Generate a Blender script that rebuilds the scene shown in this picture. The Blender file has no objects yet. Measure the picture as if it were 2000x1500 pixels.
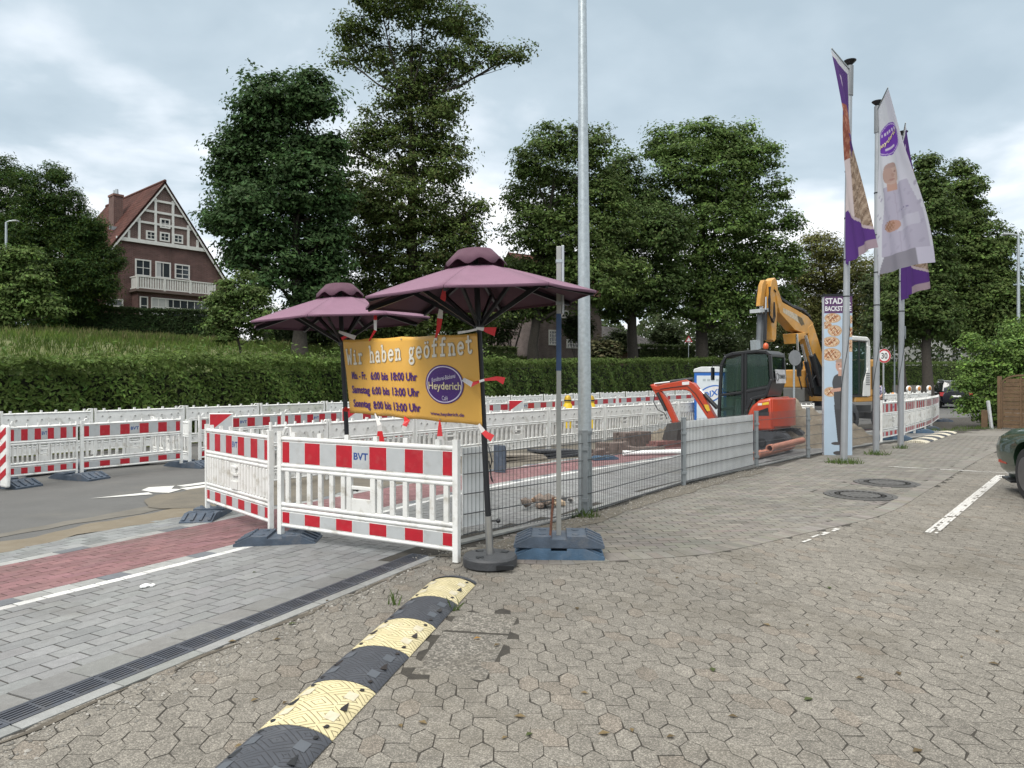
import bpy, bmesh, math, random
import numpy as np
from mathutils import Vector, Matrix

R = math.radians
rnd = random.Random(7)
rng = np.random.default_rng(11)
scene = bpy.context.scene
COL = scene.collection

# ------------------------------------------------------------------ camera
F, HC, CX, HY = 1387.0, 1.6, 1000.0, 742.0
cam_d = bpy.data.cameras.new('camera')
cam = bpy.data.objects.new('camera', cam_d)
COL.objects.link(cam)
cam.location = (0, 0, HC)
cam.rotation_euler = (R(90), 0, 0)
cam_d.sensor_width = 36
cam_d.lens = F / 2000 * 36
cam_d.shift_y = (HY - 750) / 2000
cam_d.clip_start, cam_d.clip_end = 0.05, 6000
scene.camera = cam

# ------------------------------------------------------------------ light
SUN_EL, SUN_AZ = R(48), R(212)
sun_d = bpy.data.lights.new('sun', 'SUN')
sun_d.energy = 1.5
sun_d.angle = R(28)
sun_d.color = (1.0, 0.97, 0.92)
sun = bpy.data.objects.new('sun', sun_d)
COL.objects.link(sun)
sdir = Vector((math.sin(SUN_AZ) * math.cos(SUN_EL), math.cos(SUN_AZ) * math.cos(SUN_EL), math.sin(SUN_EL)))
sun.rotation_euler = sdir.to_track_quat('Z', 'Y').to_euler()

world = bpy.data.worlds.new('World')
scene.world = world
world.use_nodes = True
wn, wl = world.node_tree.nodes, world.node_tree.links
wn.clear()
w_out = wn.new('ShaderNodeOutputWorld')
w_mix = wn.new('ShaderNodeMixShader')
w_sky = wn.new('ShaderNodeTexSky')
w_sky.sky_type = 'NISHITA'
w_sky.sun_disc = False
w_sky.sun_elevation = SUN_EL
w_sky.sun_rotation = SUN_AZ
w_b1 = wn.new('ShaderNodeBackground')
w_b1.inputs['Strength'].default_value = 0.10
w_b2 = wn.new('ShaderNodeBackground')
w_b2.inputs['Strength'].default_value = 1.0
wl.new(w_sky.outputs[0], w_b1.inputs[0])
tc = wn.new('ShaderNodeTexCoord')
sep = wn.new('ShaderNodeSeparateXYZ')
wl.new(tc.outputs['Generated'], sep.inputs[0])
def wmath(op, a, b=None):
    n = wn.new('ShaderNodeMath'); n.operation = op
    for i, v in enumerate((a, b)):
        if v is None: continue
        if isinstance(v, (int, float)): n.inputs[i].default_value = v
        else: wl.new(v, n.inputs[i])
    return n.outputs[0]
zz = wmath('ADD', wmath('MAXIMUM', sep.outputs[2], 0.0), 0.22)
comb = wn.new('ShaderNodeCombineXYZ')
wl.new(wmath('DIVIDE', sep.outputs[0], zz), comb.inputs[0])
wl.new(wmath('DIVIDE', sep.outputs[1], zz), comb.inputs[1])
n1 = wn.new('ShaderNodeTexNoise'); n1.inputs['Scale'].default_value = 1.35; n1.inputs['Detail'].default_value = 5; n1.inputs['Roughness'].default_value = 0.5
n1.inputs['Distortion'].default_value = 0.5
mp = wn.new('ShaderNodeMapping'); mp.inputs['Location'].default_value = (3.1, 1.7, 0.4)
wl.new(comb.outputs[0], mp.inputs[0]); wl.new(mp.outputs[0], n1.inputs[0])
n2 = wn.new('ShaderNodeTexNoise'); n2.inputs['Scale'].default_value = 3.2; n2.inputs['Detail'].default_value = 6; n2.inputs['Roughness'].default_value = 0.52
wl.new(mp.outputs[0], n2.inputs[0])
nn = wmath('ADD', wmath('MULTIPLY', n1.outputs[0], 0.68), wmath('MULTIPLY', n2.outputs[0], 0.32))
# the clouds are brighter towards the horizon
nn = wmath('ADD', nn, wmath('MULTIPLY', wmath('SUBTRACT', 0.30, sep.outputs[2]), 0.48))
ramp = wn.new('ShaderNodeValToRGB')
cr = ramp.color_ramp
SK = 0.76
def skc(r, g, b): return (r * SK, g * SK, b * SK, 1)
cr.elements[0].position = 0.36; cr.elements[0].color = skc(0.42, 0.515, 0.585)
cr.elements[1].position = 0.63; cr.elements[1].color = skc(1.02, 1.03, 1.05)
e = cr.elements.new(0.47); e.color = skc(0.51, 0.605, 0.675)
e = cr.elements.new(0.55); e.color = skc(0.73, 0.80, 0.865)
wl.new(nn, ramp.inputs[0])
w_tint = wn.new('ShaderNodeMix'); w_tint.data_type = 'RGBA'; w_tint.inputs[7].default_value = (0.50, 0.485, 0.455, 1)
wl.new(ramp.outputs[0], w_tint.inputs[6]); wl.new(w_tint.outputs[2], w_b2.inputs[0])
zt_ = wn.new('ShaderNodeMapRange'); zt_.interpolation_type = 'SMOOTHSTEP'; zt_.inputs[1].default_value = 0.46; zt_.inputs[2].default_value = 0.8
wl.new(sep.outputs[2], zt_.inputs[0]); wl.new(zt_.outputs[0], w_tint.inputs[0])
# overcast: the sky overhead is far brighter than the sky low down
zr = wn.new('ShaderNodeMapRange'); zr.interpolation_type = 'SMOOTHSTEP'
zr.inputs[1].default_value = 0.46; zr.inputs[2].default_value = 0.85; zr.inputs[3].default_value = 1.0; zr.inputs[4].default_value = 3.7
wl.new(sep.outputs[2], zr.inputs[0]); wl.new(zr.outputs[0], w_b2.inputs['Strength'])
w_mix.inputs[0].default_value = 0.93
wl.new(w_b1.outputs[0], w_mix.inputs[1]); wl.new(w_b2.outputs[0], w_mix.inputs[2])
wl.new(w_mix.outputs[0], w_out.inputs[0])

vs = scene.view_settings
vs.view_transform = 'Standard'
vs.look = 'None'
vs.exposure = 0.7
vs.gamma = 1.0
scene.render.engine = 'CYCLES'
scene.cycles.max_bounces = 6
scene.cycles.transparent_max_bounces = 8
scene.cycles.use_denoising = True

# ------------------------------------------------------------------ terrain functions
WP, WT, WN = np.array((-10.9, 14.7)), np.array((0.558, 0.830)), np.array((-0.830, 0.558))
FENCE = [(-8.2, -8.54), (-2.38, 3.30), (-0.906, 6.286), (-0.47, 6.95), (0.86, 8.38), (2.60, 10.77), (6.13, 14.7), (8.75, 17.3), (46.0, 50.0)]
E_X = [0.8, 2, 4, 8, 14, 20, 25, 33, 45, 80, 200]
E_Z = [0, .35, .9, 1.85, 3.1, 3.85, 4.25, 4.7, 5.1, 5.5, 5.5]

def fence_d(x, y):
    x = np.asarray(x, float); y = np.asarray(y, float)
    best = np.full(x.shape, 1e9); sg = np.zeros(x.shape)
    for (ax, ay), (bx, by) in zip(FENCE[:-1], FENCE[1:]):
        dx, dy = bx - ax, by - ay
        L = math.hypot(dx, dy)
        t = np.clip(((x - ax) * dx + (y - ay) * dy) / (L * L), 0, 1)
        ex, ey = x - (ax + t * dx), y - (ay + t * dy)
        d = np.hypot(ex, ey)
        s = (-dy * (x - ax) + dx * (y - ay)) / L
        m = d < best - 1e-9
        best = np.where(m, d, best); sg = np.where(m, np.sign(s), sg)
    return best * sg

def gz(x, y):
    x = np.asarray(x, float); y = np.asarray(y, float)
    d = np.clip(fence_d(x, y), 0, 9)
    z = -0.03 * d
    e = WN[0] * (x - WP[0]) + WN[1] * (y - WP[1])
    s = WT[0] * (x - WP[0]) + WT[1] * (y - WP[1])
    t = np.clip((e + 3) / 3, 0, 1)
    z = z * (1 - t) - 0.12 * t
    k = 1 - 0.55 * np.clip((s - 45) / 25, 0, 1)
    return z + k * np.interp(e, E_X, E_Z)

def Z(x, y): return float(gz(x, y))

def P(px, py, Y):
    return Vector(((px - CX) / F * Y, Y, HC + (HY - py) / F * Y))

def gp(px, py, h=0.0):
    """point where the sight line of a pixel stands h above the ground"""
    kx, kz = (px - CX) / F, (HY - py) / F
    Ys = np.concatenate([np.arange(1.5, 30, 0.01), np.arange(30, 260, 0.1)])
    f = HC + kz * Ys - gz(kx * Ys, Ys) - h
    i = int(np.argmax(f < 0))
    if not (f < 0).any(): i = len(Ys) - 1
    Y = float(Ys[i])
    return Vector((kx * Y, Y, Z(kx * Y, Y) + h))

def on_line(px, P0, dr):
    """ground point of the plan line P0 + t*dr seen at column px"""
    k = (px - CX) / F
    t = (k * P0[1] - P0[0]) / (dr[0] - k * dr[1])
    x, y = P0[0] + t * dr[0], P0[1] + t * dr[1]
    return Vector((x, y, Z(x, y)))

# ------------------------------------------------------------------ materials
_m = {}
def M(name, col=(.5, .5, .5), rough=.6, metal=0.0, var=.12, scale=6.0, bump=0.0, bscale=60.0, col2=None, spec=.5, attr=False, coat=0.0, dirt=None, dscale=2.0, dfac=.5):
    """Principled material: base colour with mottling, optional per-piece colour attribute, dirt patches and fine bump"""
    if name in _m: return _m[name]
    m = bpy.data.materials.new(name); m.use_nodes = True
    nt = m.node_tree; N, L = nt.nodes, nt.links
    b = N['Principled BSDF']
    b.inputs['Roughness'].default_value = rough
    b.inputs['Metallic'].default_value = metal
    b.inputs['Specular IOR Level'].default_value = spec
    b.inputs['Coat Weight'].default_value = coat
    t = N.new('ShaderNodeTexCoord')
    nz = N.new('ShaderNodeTexNoise'); nz.inputs['Scale'].default_value = scale; nz.inputs['Detail'].default_value = 6; nz.inputs['Roughness'].default_value = .62
    L.new(t.outputs['Object'], nz.inputs[0])
    rp = N.new('ShaderNodeMapRange'); rp.inputs[1].default_value = .3; rp.inputs[2].default_value = .7
    L.new(nz.outputs[0], rp.inputs[0])
    if attr:
        a = N.new('ShaderNodeAttribute'); a.attribute_name = 'Col'
        base = a.outputs['Color']
        mx = N.new('ShaderNodeMix'); mx.data_type = 'RGBA'; mx.blend_type = 'MULTIPLY'; mx.inputs[0].default_value = 1.0
        r2 = N.new('ShaderNodeMapRange'); r2.inputs[1].default_value = .3; r2.inputs[2].default_value = .7
        r2.inputs[3].default_value = 1 - var; r2.inputs[4].default_value = 1 + var
        L.new(nz.outputs[0], r2.inputs[0])
        L.new(base, mx.inputs[6]); L.new(r2.outputs[0], mx.inputs[7])
        out = mx.outputs[2]
    else:
        mx = N.new('ShaderNodeMix'); mx.data_type = 'RGBA'
        c2 = col2 if col2 else tuple(min(1, c * (1 + var)) for c in col)
        c1 = col if col2 else tuple(c * (1 - var) for c in col)
        mx.inputs[6].default_value = (*c1, 1); mx.inputs[7].default_value = (*c2, 1)
        L.new(rp.outputs[0], mx.inputs[0])
        out = mx.outputs[2]
    if dirt:
        dn = N.new('ShaderNodeTexNoise'); dn.inputs['Scale'].default_value = dscale; dn.inputs['Detail'].default_value = 8; dn.inputs['Roughness'].default_value = .7
        L.new(t.outputs['Object'], dn.inputs[0])
        dr = N.new('ShaderNodeMapRange'); dr.inputs[1].default_value = .52; dr.inputs[2].default_value = .72; dr.inputs[4].default_value = dfac
        L.new(dn.outputs[0], dr.inputs[0])
        dm = N.new('ShaderNodeMix'); dm.data_type = 'RGBA'; dm.inputs[7].default_value = (*dirt, 1)
        L.new(dr.outputs[0], dm.inputs[0]); L.new(out, dm.inputs[6])
        out = dm.outputs[2]
    L.new(out, b.inputs['Base Color'])
    if bump:
        bn = N.new('ShaderNodeTexNoise'); bn.inputs['Scale'].default_value = bscale; bn.inputs['Detail'].default_value = 4
        L.new(t.outputs['Object'], bn.inputs[0])
        bp = N.new('ShaderNodeBump'); bp.inputs['Strength'].default_value = bump; bp.inputs['Distance'].default_value = .02
        L.new(bn.outputs[0], bp.inputs['Height']); L.new(bp.outputs[0], b.inputs['Normal'])
    _m[name] = m
    return m

def leaf_mat(name, col, rough=.55, trans=.34):
    """leaf: colour attribute per leaf, some light passing through"""
    if name in _m: return _m[name]
    m = bpy.data.materials.new(name); m.use_nodes = True
    N, L = m.node_tree.nodes, m.node_tree.links
    b = N['Principled BSDF']; b.inputs['Roughness'].default_value = rough
    b.inputs['Specular IOR Level'].default_value = .12
    a = N.new('ShaderNodeAttribute'); a.attribute_name = 'Col'
    tl = N.new('ShaderNodeBsdfTranslucent'); ms = N.new('ShaderNodeMixShader'); ms.inputs[0].default_value = trans
    L.new(a.outputs['Color'], b.inputs['Base Color']); L.new(a.outputs['Color'], tl.inputs[0])
    L.new(b.outputs[0], ms.inputs[1]); L.new(tl.outputs[0], ms.inputs[2])
    L.new(ms.outputs[0], N['Material Output'].inputs[0])
    _m[name] = m
    return m

def glass_mat(name, col=(.02, .03, .03), rough=.05, alpha=1.0):
    if name in _m: return _m[name]
    m = bpy.data.materials.new(name); m.use_nodes = True
    N, L = m.node_tree.nodes, m.node_tree.links
    b = N['Principled BSDF']; b.inputs['Roughness'].default_value = rough
    b.inputs['Base Color'].default_value = (*col, 1)
    b.inputs['Specular IOR Level'].default_value = .7
    if alpha < 1:
        tr = N.new('ShaderNodeBsdfTransparent'); tr.inputs[0].default_value = (.72, .82, .80, 1)
        ms = N.new('ShaderNodeMixShader'); ms.inputs[0].default_value = alpha
        L.new(tr.outputs[0], ms.inputs[1]); L.new(b.outputs[0], ms.inputs[2]); L.new(ms.outputs[0], N['Material Output'].inputs[0])
    _m[name] = m
    return m

# ------------------------------------------------------------------ mesh builder
class MB:
    def __init__(self): self.v = []; self.f = []; self.m = []; self.c = None
    def add(self, vs_, fs_, mi=0):
        o = len(self.v); self.v += [tuple(p) for p in vs_]
        for f in fs_: self.f.append(tuple(i + o for i in f)); self.m.append(mi)
        return self
    def box(self, x0, x1, y0, y1, z0, z1, mi=0, mat=None):
        vs_ = [Vector((x, y, z)) for z in (z0, z1) for y in (y0, y1) for x in (x0, x1)]
        if mat is not None: vs_ = [mat @ p for p in vs_]
        return self.add(vs_, [(0, 2, 3, 1), (4, 5, 7, 6), (0, 1, 5, 4), (2, 6, 7, 3), (0, 4, 6, 2), (1, 3, 7, 5)], mi)
    def bar(self, a, b, w, h=None, mi=0, up=(0, 0, 1)):
        """box beam from a to b with section w x h"""
        a, b = Vector(a), Vector(b); h = h or w
        d = (b - a); L = d.length; d.normalize(); u = Vector(up)
        if abs(d.dot(u)) > .98: u = Vector((1, 0, 0))
        s = d.cross(u).normalized(); u = s.cross(d).normalized()
        mt = Matrix((s, d, u)).transposed().to_4x4(); mt.translation = a
        return self.box(-w / 2, w / 2, 0, L, -h / 2, h / 2, mi, mt)
    def cyl(self, a, b, r0, r1=None, n=12, mi=0, cap=True):
        a, b = Vector(a), Vector(b); r1 = r0 if r1 is None else r1
        d = (b - a).normalized(); u = Vector((0, 0, 1)) if abs(d.z) < .95 else Vector((1, 0, 0))
        s = d.cross(u).normalized(); u = s.cross(d)
        vs_ = []
        for p, r in ((a, r0), (b, r1)):
            for i in range(n):
                t = 2 * math.pi * i / n
                vs_.append(p + s * (r * math.cos(t)) + u * (r * math.sin(t)))
        fs_ = [(i, (i + 1) % n, n + (i + 1) % n, n + i) for i in range(n)]
        if cap: fs_ += [tuple(range(n))[::-1], tuple(range(n, 2 * n))]
        return self.add(vs_, fs_, mi)
    def tube(self, pts, r, n=8, mi=0):
        pts = [Vector(p) for p in pts]; k = len(pts)
        rs = r if isinstance(r, (list, tuple)) else [r] * k
        vs_ = []; pu = None
        for i, p in enumerate(pts):
            d = (pts[min(i + 1, k - 1)] - pts[max(i - 1, 0)]).normalized()
            u = pu if pu is not None else (Vector((0, 0, 1)) if abs(d.z) < .9 else Vector((1, 0, 0)))
            s = d.cross(u)
            if s.length < 1e-4: s = d.cross(Vector((.3, 1, .2)))
            s.normalize(); u = s.cross(d).normalized(); pu = u
            for j in range(n):
                t = 2 * math.pi * j / n
                vs_.append(p + s * (rs[i] * math.cos(t)) + u * (rs[i] * math.sin(t)))
        fs_ = []
        for i in range(k - 1):
            for j in range(n):
                fs_.append((i * n + j, i * n + (j + 1) % n, (i + 1) * n + (j + 1) % n, (i + 1) * n + j))
        fs_ += [tuple(range(n))[::-1], tuple(range((k - 1) * n, k * n))]
        return self.add(vs_, fs_, mi)
    def lathe(self, prof, n=24, c=(0, 0, 0), mi=0):
        """prof: (radius, z) list"""
        vs_ = []
        for r, z in prof:
            for i in range(n):
                t = 2 * math.pi * i / n
                vs_.append((c[0] + r * math.cos(t), c[1] + r * math.sin(t), c[2] + z))
        k = len(prof)
        fs_ = [(a * n + i, a * n + (i + 1) % n, (a + 1) * n + (i + 1) % n, (a + 1) * n + i) for a in range(k - 1) for i in range(n)]
        fs_ += [tuple(range(n))[::-1], tuple(range((k - 1) * n, k * n))]
        return self.add(vs_, fs_, mi)
    def prism(self, poly, t0, t1, mp, mi=0):
        """poly (u,v) list pushed from t0 to t1; mp(u,v,t) -> point"""
        n = len(poly)
        vs_ = [mp(u, v, t0) for u, v in poly] + [mp(u, v, t1) for u, v in poly]
        fs_ = [tuple(range(n))[::-1], tuple(range(n, 2 * n))] + [(i, (i + 1) % n, n + (i + 1) % n, n + i) for i in range(n)]
        return self.add(vs_, fs_, mi)
    def ball(self, c, rx, ry=None, rz=None, n=12, k=7, mi=0, mat=None):
        ry = ry or rx; rz = rz or rx
        vs_ = []
        for a in range(k + 1):
            ph = math.pi * a / k
            for i in range(n):
                t = 2 * math.pi * i / n
                p = Vector((rx * math.sin(ph) * math.cos(t), ry * math.sin(ph) * math.sin(t), rz * math.cos(ph)))
                if mat is not None: p = mat @ p
                vs_.append(Vector(c) + p)
        fs_ = [(a * n + i, (a + 1) * n + i, (a + 1) * n + (i + 1) % n, a * n + (i + 1) % n) for a in range(k) for i in range(n)]
        return self.add(vs_, fs_, mi)
    def build(self, name, mats, parent=None, smooth=None, bevel=0, fix=True):
        me = bpy.data.meshes.new(name)
        me.from_pydata([tuple(p) for p in self.v], [], self.f)
        for m in (mats if isinstance(mats, (list, tuple)) else [mats]): me.materials.append(m)
        if len(me.materials) > 1: me.polygons.foreach_set('material_index', self.m)
        if fix:
            bm = bmesh.new(); bm.from_mesh(me)
            bmesh.ops.recalc_face_normals(bm, faces=bm.faces)
            bm.to_mesh(me); bm.free()
        if smooth is not None:
            me.shade_smooth(); me.set_sharp_from_angle(angle=R(smooth))
        me.update()
        o = bpy.data.objects.new(name, me); COL.objects.link(o)
        if parent is not None: o.parent = parent
        if bevel:
            b = o.modifiers.new('bevel', 'BEVEL'); b.width = bevel; b.segments = 2; b.limit_method = 'ANGLE'; b.angle_limit = R(40)
        return o

def raw_mesh(name, v, f, mat, col=None, parent=None, smooth=False):
    """fast mesh from numpy arrays; f is (n,3) or (n,4); col per vertex"""
    me = bpy.data.meshes.new(name)
    v = np.asarray(v, np.float32); f = np.asarray(f, np.int32)
    n, k = f.shape
    me.vertices.add(len(v)); me.vertices.foreach_set('co', v.ravel())
    me.loops.add(n * k); me.loops.foreach_set('vertex_index', f.ravel())
    me.polygons.add(n); me.polygons.foreach_set('loop_start', np.arange(n, dtype=np.int32) * k)
    try: me.polygons.foreach_set('loop_total', np.full(n, k, np.int32))
    except Exception: pass
    me.update(calc_edges=True)
    if col is not None:
        a = me.attributes.new('Col', 'FLOAT_COLOR', 'POINT')
        c4 = np.ones((len(v), 4), np.float32); c4[:, :3] = col
        a.data.foreach_set('color', c4.ravel())
    for m in (mat if isinstance(mat, (list, tuple)) else [mat]): me.materials.append(m)
    if smooth: me.shade_smooth()
    else: me.shade_flat()
    o = bpy.data.objects.new(name, me); COL.objects.link(o)
    if parent is not None: o.parent = parent
    return o

def tag(o, label=None, cat=None, group=None, kind=None):
    if label: o['label'] = label
    if cat: o['category'] = cat
    if group: o['group'] = group
    if kind: o['kind'] = kind
    return o

def thing(name, label, cat, loc=(0, 0, 0), rz=0.0, group=None):
    o = bpy.data.objects.new(name, None); COL.objects.link(o)
    o.location = loc; o.rotation_euler = (0, 0, rz); o.empty_display_size = .2
    return tag(o, label, cat, group)

def copy_tree(o, parent=None):
    c = o.copy(); COL.objects.link(c)
    if parent is not None: c.parent = parent
    for ch in list(o.children): copy_tree(ch, c)
    return c

def text_mesh(txt, size=1.0, bold=0.0, align='CENTER', shear=0.0, squeeze=1.0, res=3):
    """flat lettering: returns (verts, tris) in the xy plane"""
    cu = bpy.data.curves.new('t', 'FONT'); cu.body = txt; cu.size = size; cu.align_x = align; cu.align_y = 'CENTER'
    cu.offset = bold; cu.shear = shear; cu.resolution_u = res
    ob = bpy.data.objects.new('t', cu); COL.objects.link(ob)
    bpy.context.view_layer.update()
    dg = bpy.context.evaluated_depsgraph_get()
    me = bpy.data.meshes.new_from_object(ob.evaluated_get(dg))
    bm = bmesh.new(); bm.from_mesh(me); bmesh.ops.triangulate(bm, faces=bm.faces)
    vs_ = [(v.co.x * squeeze, v.co.y) for v in bm.verts]; bm.verts.index_update()
    fs_ = [tuple(v.index for v in f.verts) for f in bm.faces]
    bm.free(); bpy.data.meshes.remove(me); bpy.data.objects.remove(ob); bpy.data.curves.remove(cu)
    return vs_, fs_

def lettering(mb, txt, mp, x, y, size, mi=0, **k):
    vs_, fs_ = text_mesh(txt, size, **k)
    mb.add([mp(x + a, y + b) for a, b in vs_], fs_, mi)

def frame2(fwd):
    """basis for a machine: forward, left, up"""
    f = Vector((fwd[0], fwd[1], 0)).normalized(); l = Vector((-f.y, f.x, 0))
    return f, l

# shared materials
m_white = M('white_plastic', (.72, .72, .70), .5, var=.06, scale=3, dirt=(.27, .245, .19), dscale=4.5, dfac=.7)
m_whiteclean = M('white_sheet', (.78, .79, .78), .5, var=.05, scale=2, dirt=(.42, .41, .36), dscale=2.2, dfac=.4)
m_red = M('red_reflective', (.40, .008, .020), .42, var=.12, scale=8, dirt=(.40, .12, .11), dscale=9, dfac=.35)
m_redtape = M('red_tape', (.60, .015, .02), .45, var=.1)
m_grey_refl = M('grey_reflective', (.42, .435, .44), .4, var=.06, scale=8, dirt=(.27, .26, .23), dscale=5, dfac=.55)
m_bluetext = M('blue_lettering', (.02, .06, .22), .5)
m_rubber = M('blue_grey_rubber', (.055, .075, .105), .75, var=.25, scale=9, bump=.3, bscale=80, dirt=(.16, .15, .14), dscale=6, dfac=.5)
m_bluerub = M('blue_rubber', (.048, .095, .155), .7, var=.25, scale=9, bump=.3, bscale=80, dirt=(.12, .14, .17), dscale=5, dfac=.6)
m_blackrub = M('black_rubber', (.035, .038, .045), .7, var=.2, scale=12, bump=.25, bscale=90)
m_galv = M('galvanised_steel', (.40, .44, .46), .42, .65, var=.16, scale=24, bump=.05, bscale=60)
m_alu = M('brushed_aluminium', (.48, .50, .52), .38, .6, var=.05, scale=3)
m_dark = M('dark_metal', (.018, .019, .022), .45, .3, var=.2)
m_black = M('black_paint', (.012, .013, .015), .35, var=.2)
m_steel = M('stainless_tube', (.42, .42, .41), .3, .85, var=.08)
m_glass = glass_mat('window_glass', (.018, .022, .025))
m_rust = M('rusty_steel', (.12, .05, .03), .8, var=.4, scale=30)
# ================================================================== GROUND, PAVING, ROAD
def in_poly(x, y, poly):
    x = np.asarray(x); y = np.asarray(y); c = np.zeros(x.shape, bool)
    n = len(poly)
    for i in range(n):
        x0, y0 = poly[i]; x1, y1 = poly[(i + 1) % n]
        m = ((y0 > y) != (y1 > y)) & (x < (x1 - x0) * (y - y0) / (y1 - y0 + 1e-12) + x0)
        c ^= m
    return c

def grid_mesh(xs, ys, zf, name, mat, keep=None):
    X, Y = np.meshgrid(xs, ys)
    Zv = zf(X, Y)
    v = np.stack([X.ravel(), Y.ravel(), Zv.ravel()], 1)
    nx, ny = len(xs), len(ys)
    i = (np.arange(ny - 1)[:, None] * nx + np.arange(nx - 1)[None, :])
    f = np.stack([i, i + 1, i + nx + 1, i + nx], -1).reshape(-1, 4)
    if keep is not None:
        c = v[f].mean(1)
        f = f[keep(c[:, 0], c[:, 1])]
        u, inv = np.unique(f, return_inverse=True); v = v[u]; f = inv.reshape(-1, 4)
    return raw_mesh(name, v, f, mat, smooth=True)

def tiles(name, polys, cols, mat, zoff=0.012, joint=0.004, bev=0.001, zj=0.0006, kind='structure'):
    """polys: (N,n,2) plan outlines; every stone gets a chamfered top, a small tilt and its own tone"""
    polys = np.asarray(polys, float); N_, n, _ = polys.shape
    c = polys.mean(1, keepdims=True)
    d = polys - c; r = np.linalg.norm(d, axis=2, keepdims=True)
    outer = c + d * (1 - joint / r); inner = c + d * (1 - (joint + bev) / r)
    zc = gz(c[:, 0, 0], c[:, 0, 1]) + zoff + rng.normal(0, zj, N_)
    tilt = rng.normal(0, .003, (N_, 2))
    def zt(p): return zc[:, None] + ((p - c) * tilt[:, None, :]).sum(2)
    gslope_x = (gz(c[:, 0, 0] + .05, c[:, 0, 1]) - gz(c[:, 0, 0] - .05, c[:, 0, 1])) / .1
    gslope_y = (gz(c[:, 0, 0], c[:, 0, 1] + .05) - gz(c[:, 0, 0], c[:, 0, 1] - .05)) / .1
    tilt += np.stack([gslope_x, gslope_y], 1)
    V = np.zeros((N_, 1 + 2 * n, 3))
    V[:, 0, :2] = c[:, 0]; V[:, 0, 2] = zc
    V[:, 1:n + 1, :2] = inner; V[:, 1:n + 1, 2] = zt(inner)
    V[:, n + 1:, :2] = outer; V[:, n + 1:, 2] = zt(outer) - .020
    k = np.arange(n); k2 = (k + 1) % n
    t1 = np.stack([np.zeros(n, int), 1 + k, 1 + k2], 1)
    t2 = np.stack([1 + k, n + 1 + k, n + 1 + k2], 1); t3 = np.stack([1 + k, n + 1 + k2, 1 + k2], 1)
    T = np.concatenate([t1, t2, t3])
    area = np.cross(d[:, 0], d[:, 1])
    Fs = (T[None] + (np.arange(N_) * (1 + 2 * n))[:, None, None])
    Fs[area < 0] = Fs[area < 0][:, :, ::-1]
    Cv = np.repeat(np.asarray(cols)[:, None, :], 1 + 2 * n, 1)
    o = raw_mesh(name, V.reshape(-1, 3), Fs.reshape(-1, 3), mat, Cv.reshape(-1, 3))
    return tag(o, kind=kind)

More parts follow.
